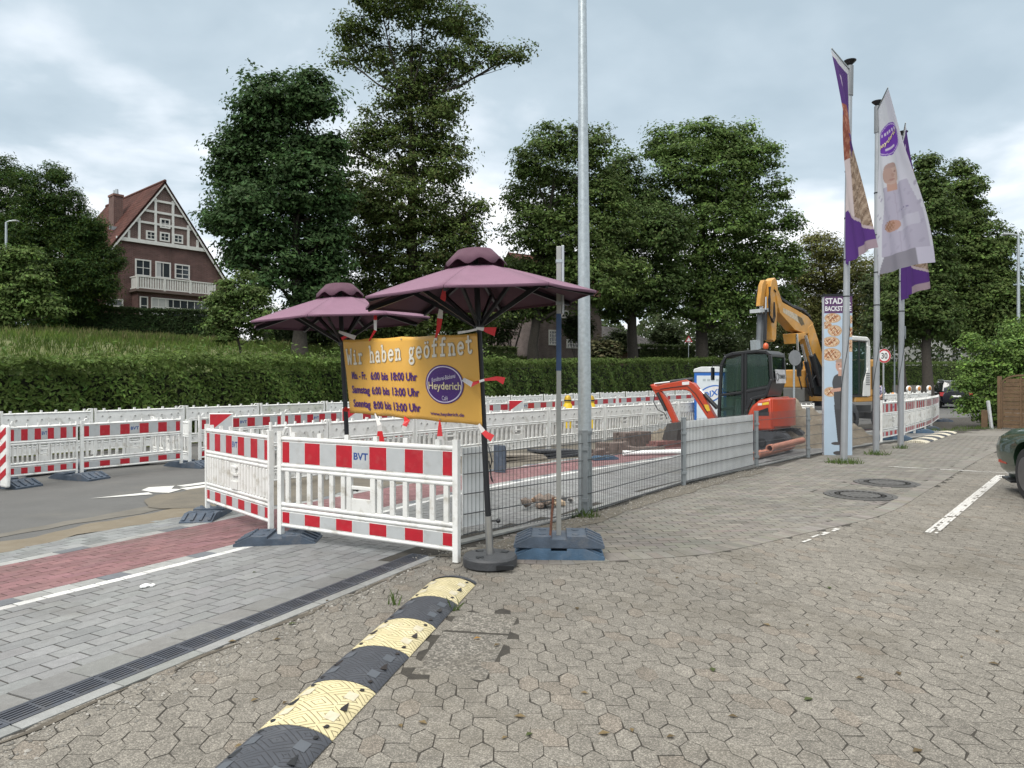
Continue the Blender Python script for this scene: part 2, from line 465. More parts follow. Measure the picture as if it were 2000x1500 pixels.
m_earth = M('earth', (.10, .088, .068), .95, var=.3, scale=3, col2=(.15, .135, .11), bump=.4, bscale=40)
m_joint = M('joint_sand', (.036, .032, .026), .95, var=.3, scale=14, bump=.4, bscale=120)
def stone_mat(name, var, sp, spec_lo, spec_hi, rough, bump, patch, stain=(.09, .078, .058)):
    """stone with visible aggregate grains, worn and stained in broad patches"""
    m = bpy.data.materials.new(name); m.use_nodes = True
    N, L = m.node_tree.nodes, m.node_tree.links
    b = N['Principled BSDF']; b.inputs['Roughness'].default_value = rough; b.inputs['Specular IOR Level'].default_value = .35
    t = N.new('ShaderNodeTexCoord'); a = N.new('ShaderNodeAttribute'); a.attribute_name = 'Col'
    v = N.new('ShaderNodeTexVoronoi'); v.inputs['Scale'].default_value = sp
    L.new(t.outputs['Object'], v.inputs[0])
    sx = N.new('ShaderNodeSeparateColor'); L.new(v.outputs['Color'], sx.inputs[0])
    mr = N.new('ShaderNodeMapRange'); mr.inputs[3].default_value = spec_lo; mr.inputs[4].default_value = spec_hi
    pw = N.new('ShaderNodeMath'); pw.operation = 'POWER'; pw.inputs[1].default_value = 2.2
    L.new(sx.outputs[0], pw.inputs[0]); L.new(pw.outputs[0], mr.inputs[0])
    n = N.new('ShaderNodeTexNoise'); n.inputs['Scale'].default_value = .55; n.inputs['Detail'].default_value = 7; n.inputs['Roughness'].default_value = .6
    L.new(t.outputs['Object'], n.inputs[0])
    m2 = N.new('ShaderNodeMapRange'); m2.inputs[1].default_value = .33; m2.inputs[2].default_value = .67; m2.inputs[3].default_value = 1 - patch; m2.inputs[4].default_value = 1 + patch
    L.new(n.outputs[0], m2.inputs[0])
    n3 = N.new('ShaderNodeTexNoise'); n3.inputs['Scale'].default_value = 16; n3.inputs['Detail'].default_value = 5
    L.new(t.outputs['Object'], n3.inputs[0])
    m3 = N.new('ShaderNodeMapRange'); m3.inputs[1].default_value = .3; m3.inputs[2].default_value = .7; m3.inputs[3].default_value = 1 - var; m3.inputs[4].default_value = 1 + var
    L.new(n3.outputs[0], m3.inputs[0])
    q = N.new('ShaderNodeMath'); q.operation = 'MULTIPLY'; L.new(mr.outputs[0], q.inputs[0]); L.new(m2.outputs[0], q.inputs[1])
    q2 = N.new('ShaderNodeMath'); q2.operation = 'MULTIPLY'; L.new(q.outputs[0], q2.inputs[0]); L.new(m3.outputs[0], q2.inputs[1])
    x = N.new('ShaderNodeMix'); x.data_type = 'RGBA'; x.blend_type = 'MULTIPLY'; x.inputs[0].default_value = 1
    L.new(a.outputs['Color'], x.inputs[6]); L.new(q2.outputs[0], x.inputs[7])
    ns = N.new('ShaderNodeTexNoise'); ns.inputs['Scale'].default_value = .9; ns.inputs['Detail'].default_value = 9; ns.inputs['Roughness'].default_value = .68; ns.inputs['Distortion'].default_value = .4
    mps = N.new('ShaderNodeMapping'); mps.inputs['Location'].default_value = (4.2, 1.3, 0); L.new(t.outputs['Object'], mps.inputs[0]); L.new(mps.outputs[0], ns.inputs[0])
    ms_ = N.new('ShaderNodeMapRange'); ms_.inputs[1].default_value = .52; ms_.inputs[2].default_value = .74; ms_.inputs[4].default_value = .6; L.new(ns.outputs[0], ms_.inputs[0])
    st = N.new('ShaderNodeMix'); st.data_type = 'RGBA'; st.inputs[7].default_value = (*stain, 1); L.new(ms_.outputs[0], st.inputs[0]); L.new(x.outputs[2], st.inputs[6]); L.new(st.outputs[2], b.inputs['Base Color'])
    bp = N.new('ShaderNodeBump'); bp.inputs['Strength'].default_value = bump; bp.inputs['Distance'].default_value = .006
    L.new(sx.outputs[1], bp.inputs['Height']); L.new(bp.outputs[0], b.inputs['Normal'])
    _m[name] = m
    return m
m_hex = stone_mat('exposed_aggregate', .12, 210, .66, 1.7, .88, .25, .09, (.088, .076, .057))
m_brick_pav = stone_mat('concrete_paver', .09, 260, .88, 1.13, .8, .22, .12, (.088, .080, .068))

xs = np.concatenate([[-3000, -900, -300, -140, -90], np.arange(-60, 60.1, .75), [90, 140, 300, 900, 3000]])
ys = np.concatenate([[-900, -200, -60, -20], np.arange(-12, 120.1, .75), [140, 200, 400, 1000, 4000]])
o = grid_mesh(xs, ys, lambda x, y: gz(x, y) - .03, 'ground', M('ground_soil', (.085, .085, .06), .95, var=.3, scale=.6, col2=(.06, .075, .035)))
tag(o, kind='structure')

# ---- strip curve (white line between the foot path and the bicycle path)
def catmull(pts, step=.1):
    pts = [np.array(p[:2], float) for p in pts]; out = []
    pts = [2 * pts[0] - pts[1]] + pts + [2 * pts[-1] - pts[-2]]
    for i in range(1, len(pts) - 2):
        p0, p1, p2, p3 = pts[i - 1:i + 3]; n = max(2, int(np.linalg.norm(p2 - p1) / step))
        for t in np.arange(n) / n:
            out.append(.5 * (2 * p1 + (p2 - p0) * t + (2 * p0 - 5 * p1 + 4 * p2 - p3) * t * t + (3 * p1 - p0 - 3 * p2 + p3) * t ** 3))
    out.append(pts[-2])
    out = np.array(out)
    s = np.concatenate([[0], np.cumsum(np.linalg.norm(np.diff(out, axis=0), axis=1))])
    return out, s
wl_a, wl_b = gp(960, 953), gp(1335, 891)
STRIP, STRIP_S = catmull([(-6.76, -.04), (-3.69, 5.12), (-2.81, 6.62), wl_a[:2], wl_b[:2], (wl_b.x + 3.6, wl_b.y + 3.5), (wl_b.x + 9, wl_b.y + 8.5)])
def strip_pt(s, v):
    s = np.asarray(s, float); v = np.asarray(v, float)
    x = np.interp(s, STRIP_S, STRIP[:, 0]); y = np.interp(s, STRIP_S, STRIP[:, 1])
    tx = np.interp(s + .2, STRIP_S, STRIP[:, 0]) - np.interp(s - .2, STRIP_S, STRIP[:, 0])
    ty = np.interp(s + .2, STRIP_S, STRIP[:, 1]) - np.interp(s - .2, STRIP_S, STRIP[:, 1])
    L = np.hypot(tx, ty)
    return x - ty / L * v, y + tx / L * v
S_MAX = STRIP_S[-1]

def brick_rows(v0, v1, rows, L, colf, keep=None, s0=.3, s1=S_MAX - .3, stagger=True):
    ps, cs = [], []
    h = (v1 - v0) / rows
    for r in range(rows):
        va, vb = v0 + r * h, v0 + (r + 1) * h
        off = (r % 2) * L / 2 if stagger else 0
        s = np.arange(s0 + off, s1 - L, L)
        ax, ay = strip_pt(s, va); bx, by = strip_pt(s + L, va); cx, cy = strip_pt(s + L, vb); dx, dy = strip_pt(s, vb)
        q = np.stack([np.stack([ax, ay], 1), np.stack([bx, by], 1), np.stack([cx, cy], 1), np.stack([dx, dy], 1)], 1)
        ps.append(q); cs.append(colf(len(s), r))
    q = np.concatenate(ps); c = np.concatenate(cs)
    if keep is not None:
        m = keep(q.mean(1)); q, c = q[m], c[m]
    return q, c
def tone(base, sd=.08, hue=.02):
    def f(n, r):
        k = 1 + rng.normal(0, sd, (n, 1)); return np.clip(np.array(base)[None] * k * (1 + rng.normal(0, hue, (n, 3))), .01, .95)
    return f
def keep_strip(c): return fence_d(c[:, 0], c[:, 1]) > .27
q1, c1 = brick_rows(-5.37, -.05, 38, .215, tone((.190, .194, .195), .06, .006), keep_strip)
tiles('footpath', q1, c1, m_brick_pav, joint=.0056, bev=.0008, zj=.0006)
q2, c2 = brick_rows(-.05, .05, 1, .2, tone((.55, .55, .54), .05, .005))
tiles('white_edge_line', q2, c2, m_brick_pav)
def ld(n, r):
    c = np.array((.27, .275, .27))[None] * (1 + rng.normal(0, .07, (n, 1))) * np.ones((n, 3))
    d = (np.arange(n) % 4) == 3
    c[d] = (.12, .13, .145)
    return c
q3, c3 = brick_rows(.05, .23, 1, .21, ld)
q6, c6 = brick_rows(1.5, 1.66, 1, .3, ld)
q7, c7 = brick_rows(1.66, 2.3, 4, .22, tone((.195, .205, .206), .10, .008))
tiles('gutter', np.concatenate([q3, q6, q7]), np.concatenate([c3, c6, c7]), m_brick_pav, joint=.004, bev=.001, zj=.0006)
q4, c4 = brick_rows(.23, 1.5, 12, .2, tone((.185, .098, .102), .08, .015))
tiles('bicycle_path', q4, c4, m_brick_pav, joint=.0042, bev=.001, zj=.0006)

# joint bed under all paved strips and under the yard
def bed(x, y): return gz(x, y) + .0088
cx_ = np.arange(-9, 24.1, .3); cy_ = np.arange(-6, 32.1, .3)
def keep_bed(x, y):
    px_, py_ = strip_pt(STRIP_S, np.full(len(STRIP_S), 1.9))
    d = np.full(x.shape, 1e9); sg = np.zeros(x.shape)
    for i in range(0, len(px_) - 8, 8):
        dx, dy = px_[i + 8] - px_[i], py_[i + 8] - py_[i]
        dd = np.hypot(x - px_[i], y - py_[i]); s = dx * (y - py_[i]) - dy * (x - px_[i])
        m = dd < d; d = np.where(m, dd, d); sg = np.where(m, s, sg)
    return sg < 0
o = grid_mesh(cx_, cy_, bed, 'joint_bed', m_joint, keep_bed); tag(o, kind='structure')

# ---- yard: honeycomb stones, brick field beyond the curved border
BORDER = [gp(*p) for p in ((1002, 1098), (1100, 1100), (1190, 1094), (1380, 1079), (1550, 1043), (1715, 1003), (1807, 953), (1917, 891), (2000, 858), (2120, 830))]
BC, BS = catmull([p[:2] for p in BORDER], .1)
yard = [(-9, -12), (-3.9, -.2), (-2.30, 3.12), (-.80, 6.25), (-.42, 6.62)] + [tuple(p) for p in BC] + [(34, 26), (34, -12)]
fl = [(-.42, 6.62), (-.30, 6.95), (.98, 8.30), (2.72, 10.70), (6.20, 14.62), (8.85, 17.2), (24, 30.3), (34, 26)]
field = [tuple(p) for p in BC[::-1]] + fl
w, h = .104, .206
hexv = np.array([(0, h / 2), (w / 2, h / 4), (w / 2, -h / 4), (0, -h / 2), (-w / 2, -h / 4), (-w / 2, h / 4)])
bvec = np.array((w / 2, -.75 * h)); g, dl = 1.05 * w, .2 * h
S0 = np.array((w / 2, .1 * h)); R1 = np.array((w / 2, -h / 4)); R2 = np.array((w, -h / 2)); sh = np.array((g, dl)); T0 = np.array((w / 2 + g, .1 * h))
piece = np.array([S0, R1, R2, S0 + bvec, T0 + bvec, R2 + sh, R1 + sh, T0])
cvec = np.array((w + g, dl))
I, J = np.meshgrid(np.arange(-120, 120), np.arange(-140, 60))
base = (I.ravel()[:, None] * cvec + J.ravel()[:, None] * bvec)
base = base + np.array((0, 6.0))
m = (base[:, 1] > .6) & (base[:, 1] < 15.5) & (np.abs(base[:, 0]) < .80 * base[:, 1] + 1.3) & (base[:, 0] < 11)
base = base[m]
slab_poly = [tuple(gp(*p)[:2]) for p in ((893, 1196), (1018, 1203), (950, 1336), (798, 1322))]
def yard_keep(c, poly, marg=True):
    k = in_poly(c[:, 0], c[:, 1], poly) & ~in_poly(c[:, 0], c[:, 1], slab_poly)
    # the outermost row would overhang the border course
    d = np.min(np.hypot(c[:, None, 0] - BC[None, ::2, 0], c[:, None, 1] - BC[None, ::2, 1]), 1)
    return k & (d > .085)
hp_ = hexv[None] + base[:, None]; pp_ = piece[None] + base[:, None]
kh = yard_keep(hp_.mean(1), yard); kp = yard_keep(pp_.mean(1), yard)
hp_, pp_ = hp_[kh], pp_[kp]
jit = rng.normal(0, .0022, hp_.shape); hp_ = hp_ + jit
pp_ = pp_ + rng.normal(0, .0022, pp_.shape)
def yc(n):
    b = np.array((.162, .150, .130))[None] * (1 + rng.normal(0, .055, (n, 1))) * np.ones((n, 3))
    r = rng.random(n) < .08; b[r] *= np.array((1.0, .955, .925))
    return b
tiles('yard_paving', hp_, yc(len(hp_)), m_hex, joint=.0027, bev=.0007, zj=.0006)
tiles('yard_paving', pp_, yc(len(pp_)), m_hex, joint=.0027, bev=.0007, zj=.0006)

# border course and brick field
ss = np.arange(0, BS[-1] - .2, .105)
def bc_pt(s, v):
    x = np.interp(s, BS, BC[:, 0]); y = np.interp(s, BS, BC[:, 1])
    tx = np.interp(s + .15, BS, BC[:, 0]) - np.interp(s - .15, BS, BC[:, 0]); ty = np.interp(s + .15, BS, BC[:, 1]) - np.interp(s - .15, BS, BC[:, 1])
    L = np.hypot(tx, ty); return np.stack([x - ty / L * v, y + tx / L * v], 1)
q = np.stack([bc_pt(ss, -.1), bc_pt(ss + .105, -.1), bc_pt(ss + .105, .1), bc_pt(ss, .1)], 1)
tiles('yard_border', q, tone((.172, .161, .142), .08)(len(q), 0), m_brick_pav, joint=.003, zoff=.0175)
ang = R(8); u_, v_ = np.array((math.cos(ang), math.sin(ang))), np.array((-math.sin(ang), math.cos(ang)))
I, J = np.meshgrid(np.arange(-10, 150), np.arange(-20, 190))
L_, W_ = .2, .1
o0 = np.array((0, 6.5)) + (I.ravel()[:, None] * L_ + (J.ravel()[:, None] % 2) * L_ / 2) * u_ + J.ravel()[:, None] * W_ * v_
q = np.stack([o0, o0 + L_ * u_, o0 + L_ * u_ + W_ * v_, o0 + W_ * v_], 1)
cc = q.mean(1); k = in_poly(cc[:, 0], cc[:, 1], field) & (np.abs(cc[:, 0]) < .8 * cc[:, 1] + 1)
q, cc = q[k], cc[k]
mh = [gp(1680, 969), gp(1732, 945)]
k = yard_keep(cc, field)
for p in mh: k &= np.hypot(cc[:, 0] - p.x, cc[:, 1] - p.y) > .56
q = q[k]
tiles('yard_paving', q, tone((.158, .148, .130), .10)(len(q), 0), m_brick_pav, joint=.0052, zj=.0006)
# rings of cut stones round the two manholes
qs = []
for p in mh:
    n = 26
    for i in range(n):
        a0, a1 = 2 * math.pi * i / n, 2 * math.pi * (i + 1) / n
        qs.append([(p.x + r * math.cos(a), p.y + r * math.sin(a)) for r, a in ((.47, a0), (.60, a0), (.60, a1), (.47, a1))])
qs = np.array(qs)
tiles('yard_border', qs, tone((.15, .14, .125), .12)(len(qs), 0), m_brick_pav, joint=.004)
# far yard beyond the laid stones
o = grid_mesh(np.arange(6, 40, 1.0), np.arange(4, 36, 1.0), lambda x, y: gz(x, y) + .0145, 'yard_far', M('worn_yard', (.150, .141, .125), .9, var=.18, scale=4, bump=.3, bscale=30),
              lambda x, y: (np.hypot(x - 0, y) > 24) & (fence_d(x, y) < -.6)); tag(o, kind='structure')
# exposed-aggregate slabs at the end of the speed bump
A_, B_, C_, D_ = [np.array(p) for p in slab_poly]
sl = []
for t0, t1 in ((0, .36), (.36, 1.0)):
    sl.append([A_ + (D_ - A_) * t0, B_ + (C_ - B_) * t0, B_ + (C_ - B_) * t1, A_ + (D_ - A_) * t1])
tiles('yard_slabs', np.array(sl), np.array([(.175, .163, .142), (.165, .154, .135)]), stone_mat('coarse_aggregate', .2, 95, .55, 1.7, .9, .8, .15), joint=.012, bev=.01, zoff=.010)

# ---- road
def road_keep(x, y):
    e = WN[0] * (x - WP[0]) + WN[1] * (y - WP[1])
    return ~keep_bed(x, y) & (e < 1.0) | ((y > 30) & (e < 1.0) & (fence_d(x, y) > .5))
m_asph = M('asphalt', (.088, .088, .086), .85, var=.12, scale=1.2, bump=.35, bscale=160, dirt=(.135, .128, .112), dscale=.7, dfac=.55)
o = grid_mesh(np.arange(-50, 90, .5), np.arange(-20, 130, .5), lambda x, y: gz(x, y) + .004, 'road', m_asph, road_keep); tag(o, kind='structure')

def ribbon(name, cl, width_l, width_r, mat, z=.008, kind='structure', jitter=0, step=None, taper=True):
    """sheet along a plan line with irregular edges, lying on the ground"""
    pts, s = catmull(cl, step or .12)
    n = len(pts); t = np.gradient(pts, axis=0); t /= np.linalg.norm(t, axis=1, keepdims=True)
    nrm = np.stack([-t[:, 1], t[:, 0]], 1)
    ph = rng.random(6) * 6.28
    def wob(k): return jitter * (np.sin(s * 2.1 + ph[k]) * .5 + np.sin(s * 5.3 + ph[k + 1]) * .3 + np.sin(s * 11.7 + ph[k + 2]) * .25)
    rows = []
    K = 5
    for j in range(K):
        f = j / (K - 1)
        tp_ = np.clip(np.minimum(s, s[-1] - s) / .9, .04, 1) ** .7 if taper else 1.0
        wv = ((-width_r - wob(0)) * (1 - f) + (width_l + wob(3)) * f) * tp_
        rows.append(pts + nrm * wv[:, None])
    V = np.stack(rows, 1); v2 = V.reshape(-1, 2)
    zz_ = gz(v2[:, 0], v2[:, 1]) + z
    i = (np.arange(n - 1)[:, None] * K + np.arange(K - 1)[None])
    f = np.stack([i, i + K, i + K + 1, i + 1], -1).reshape(-1, 4)
    return tag(raw_mesh(name, np.column_stack([v2, zz_]), f, mat, smooth=True), kind=kind)

m_mark = M('road_paint', (.50, .50, .48), .7, var=.2, scale=12, dirt=(.2, .19, .17), dscale=7, dfac=.6)
m_dirt = M('dried_mud', (.135, .112, .078), .95, var=.25, scale=5, col2=(.165, .142, .105), bump=.4, bscale=30)
# dried mud washed along the edge of the road
s_ = np.arange(.5, 13, .8); x_, y_ = strip_pt(s_, np.full(len(s_), 2.55))
ribbon('mud_streak', list(zip(x_, y_)), .28, .33, m_dirt, .0125, jitter=.16)
s_ = np.arange(2.5, 11, .8); x_, y_ = strip_pt(s_, np.full(len(s_), 3.25))
ribbon('mud_streak', list(zip(x_, y_)), .16, .18, M('thin_mud', (.118, .110, .094), .95, var=.2, scale=3), .009, jitter=.09)
def mark(pxs):
    pts = [gp(*p) for p in pxs]
    mb = MB(); mb.add([(p.x, p.y, p.z + .012) for p in pts], [tuple(range(len(pts)))])
    tag(mb.build('road_marking', m_mark), kind='structure')
mark(((175, 975), (290, 963), (299, 967), (225, 972)))
mark(((276, 959), (290, 953), (341, 950), (335, 956), (355, 957), (330, 964), (300, 963)))
mark(((345, 950), (405, 942), (420, 944), (360, 952)))
mark(((350, 955), (405, 948), (400, 953), (365, 958)))
# bare work ground between bicycle path and the middle barriers
s_ = np.arange(9.5, S_MAX - 1, .8); x_, y_ = strip_pt(s_, np.full(len(s_), 3.2))
ribbon('work_ground', list(zip(x_, y_)), 1.3, 1.55, M('sandy_ground', (.135, .118, .09), .95, var=.3, scale=2.5, col2=(.09, .082, .068), bump=.5, bscale=20), .0165, jitter=.18)

# ---- kerb under the fence, soil along it
kb = [(-.62, 6.75), (.80, 8.40), (2.53, 10.81), (6.06, 14.75), (8.7, 17.35), (12, 20.4)]
qs = []
cv, cs_ = catmull(kb, .05)
def kerb_pt(s, v):
    x = np.interp(s, cs_, cv[:, 0]); y = np.interp(s, cs_, cv[:, 1])
    tx = np.interp(s + .15, cs_, cv[:, 0]) - np.interp(s - .15, cs_, cv[:, 0]); ty = np.interp(s + .15, cs_, cv[:, 1]) - np.interp(s - .15, cs_, cv[:, 1])
    L = np.hypot(tx, ty); return np.stack([x - ty / L * v, y + tx / L * v], 1)
s_ = np.arange(0, cs_[-1] - 1, 1.0)
q = np.stack([kerb_pt(s_, -.05), kerb_pt(s_ + 1, -.05), kerb_pt(s_ + 1, .07), kerb_pt(s_, .07)], 1)
tiles('kerb', q, tone((.24, .245, .24), .05, .006)(len(q), 0), m_brick_pav, zoff=.035, joint=.003)
# kerb stones right of the drain
d0, d1 = np.array((-2.38, 3.30)), np.array((-.906, 6.286)); du = (d1 - d0) / np.linalg.norm(d1 - d0); dn = np.array((du[1], -du[0]))
s_ = np.arange(-7, np.linalg.norm(d1 - d0) - .1, .5)
q = np.stack([d0 + du * a + dn * b for a, b in ()], 0) if False else np.stack([np.stack([d0 + du * (s + a) + dn * b for a, b in ((0, .085), (.5, .085), (.5, .17), (0, .17))]) for s in s_])
tiles('kerb', q, tone((.225, .23, .225), .05, .006)(len(q), 0), m_brick_pav, zoff=.016, joint=.003)
# row of larger stones left of the drain
q = np.stack([np.stack([d0 + du * (s + a) + dn * b for a, b in ((0, -.32), (.3, -.32), (.3, -.09), (0, -.09))]) for s in np.arange(-7, 3.2, .3)])
tiles('footpath', q, tone((.165, .166, .163), .06, .007)(len(q), 0), m_brick_pav, zoff=.013, joint=.0056, bev=.0008, zj=.0006)

m_soil = M('gravelly_soil', (.085, .075, .058), .97, var=.4, scale=9, col2=(.15, .135, .11), bump=.9, bscale=45)
ribbon('soil_strip', [(-.75, 6.38), (-.25, 6.62), (.55, 7.72), (1.2, 8.55), (2.85, 10.75), (4.6, 12.7)], .14, .17, m_soil, .0175, jitter=.07)
m_gd = M('gutter_dirt', (.085, .074, .058), .97, var=.35, scale=8, bump=.7, bscale=50)
for a_, L_s, w_s in ((-1.2, .5, .05), (-.2, .7, .06), (.75, .45, .045), (1.4, .6, .065), (2.2, .5, .05), (2.75, .5, .06)):
    ribbon('dirt_patch', [tuple(d0 + du * (a_ + k * L_s / 3) + dn * (.215 + .02 * math.sin(k * 2 + a_ * 3))) for k in range(4)], w_s, w_s * .7, m_gd, .0165, jitter=.035)

# gravel scattered over the soil
def pebbles(name, pts, r0, r1, mat):
    vs_, fs_, cl = [], [], []
    oct_ = np.array([(1, 0, 0), (-1, 0, 0), (0, 1, 0), (0, -1, 0), (0, 0, 1), (0, 0, -.5)], float)
    of = [(0, 2, 4), (2, 1, 4), (1, 3, 4), (3, 0, 4), (2, 0, 5), (1, 2, 5), (3, 1, 5), (0, 3, 5)]
    for i, p in enumerate(pts):
        r = r0 + (r1 - r0) * rng.random() ** 2
        q = oct_ * r * (.6 + .8 * rng.random((6, 1))); a = rng.random() * 6.28
        q = np.column_stack([q[:, 0] * math.cos(a) - q[:, 1] * math.sin(a), q[:, 0] * math.sin(a) + q[:, 1] * math.cos(a), q[:, 2] * .7])
        vs_.append(q + np.array(p)); fs_.append(np.array(of) + 6 * i)
        t = .10 + .22 * rng.random(); cl.append(np.repeat(np.array([[t, t * .95, t * .86]]), 6, 0))
    return tag(raw_mesh(name, np.concatenate(vs_), np.concatenate(fs_), mat, np.concatenate(cl)), kind='stuff')
pts = []
sc_, ss_ = catmull([(-.75, 6.38), (-.25, 6.62), (.55, 7.72), (1.2, 8.55), (2.85, 10.75), (4.6, 12.7)], .05)
for _ in range(2200):
    i = rng.integers(len(sc_)); p = sc_[i] + rng.normal(0, .13, 2); pts.append((p[0], p[1], Z(*p) + .019))
for _ in range(900):
    a = rng.random() * 4.6 - 1.4; p = d0 + du * a + dn * (.2 + abs(rng.normal(0, .16))); pts.append((p[0], p[1], Z(*p) + .014))
pebbles('gravel', pts, .004, .013, M('gravel', attr=True, var=.25, rough=.9))

# ---- painted lines of the parking yard
def yard_line(pa, pb, w_, worn):
    a, b = gp(*pa), gp(*pb); d = (b - a).to_2d().normalized(); n = Vector((-d.y, d.x)) * w_ / 2
    mb = MB(); L = (b - a).to_2d().length; k = int(L / .09)
    for i in range(k):
        for j in range(max(1, int(w_ / .028))):
            if rnd.random() < worn: continue
            s0 = i * .09; s1 = s0 + rnd.uniform(.082, .092); t0 = -1 + 2 * j / max(1, int(w_ / .028)); t1 = t0 + 2 / max(1, int(w_ / .028)) * rnd.uniform(.85, 1.02)
            c = [(s0, t0), (s1, t0), (s1, t1), (s0, t1)]
            mb.add([(a.x + d.x * s + n.x * t, a.y + d.y * s + n.y * t, Z(a.x + d.x * s, a.y + d.y * s) + .0185) for s, t in c], [(0, 1, 2, 3)])
    tag(mb.build('parking_line', M('worn_line', (.46, .45, .43), .8, var=.25, scale=25)), kind='structure')
yard_line((1818, 1044), (1955, 930), .115, .10)
yard_line((1735, 913), (1990, 927), .07, .16)
yard_line((1565, 1062), (1640, 1034), .06, .45)
# ================================================================== EMBANKMENT AND VEGETATION
def se(s, e): return WP[0] + WT[0] * s + WN[0] * e, WP[1] + WT[1] * s + WN[1] * e
S_, E_ = np.meshgrid(np.arange(-45, 95, 1.5), np.concatenate([np.arange(.5, 30, .75), np.arange(30, 130, 5)]))
X_, Y_ = se(S_.ravel(), E_.ravel())
nx_, ny_ = S_.shape[1], S_.shape[0]
i = (np.arange(ny_ - 1)[:, None] * nx_ + np.arange(nx_ - 1)[None])
o = raw_mesh('embankment', np.column_stack([X_, Y_, gz(X_, Y_) + .02]), np.stack([i, i + 1, i + nx_ + 1, i + nx_], -1).reshape(-1, 4),
             M('meadow_soil', (.060, .075, .022), .95, var=.3, scale=1.2, col2=(.105, .115, .035)), smooth=True)
tag(o, kind='structure')

def unit(v): return v / np.maximum(1e-9, np.linalg.norm(v, axis=1, keepdims=True))

def leaf_quads(c, nrm, size, col, aspect=.55):
    """diamond leaves at centres c, roughly facing nrm"""
    n = len(c); nrm = unit(nrm)
    r = unit(rng.normal(size=(n, 3))); t = unit(np.cross(nrm, r)); b = np.cross(nrm, t)
    s = size.reshape(-1, 1) if hasattr(size, 'reshape') else np.full((n, 1), size)
    dro = nrm * s * .18
    V = np.stack([c - t * s, c - b * s * aspect + dro, c + t * s, c + b * s * aspect + dro], 1).reshape(-1, 3)
    Fs = np.arange(4 * n).reshape(n, 4)
    return V, Fs, np.repeat(col, 4, 0)

def leaf_colors(n, base, sd=.22, light=None, lf=.12):
    c = 2.1 * (np.array(base) * np.array((1.12, 1.0, .95)))[None] * np.exp(rng.normal(0, sd, (n, 1))) * (1 + rng.normal(0, .06, (n, 3)))
    if light is not None:
        m = rng.random(n) < lf; c[m] = np.array(light)[None] * np.exp(rng.normal(0, .15, (m.sum(), 1)))
    return np.clip(c, .004, .5)

m_bark = M('bark', (.034, .028, .023), .95, var=.35, scale=9, col2=(.062, .054, .044), bump=1.0, bscale=25)

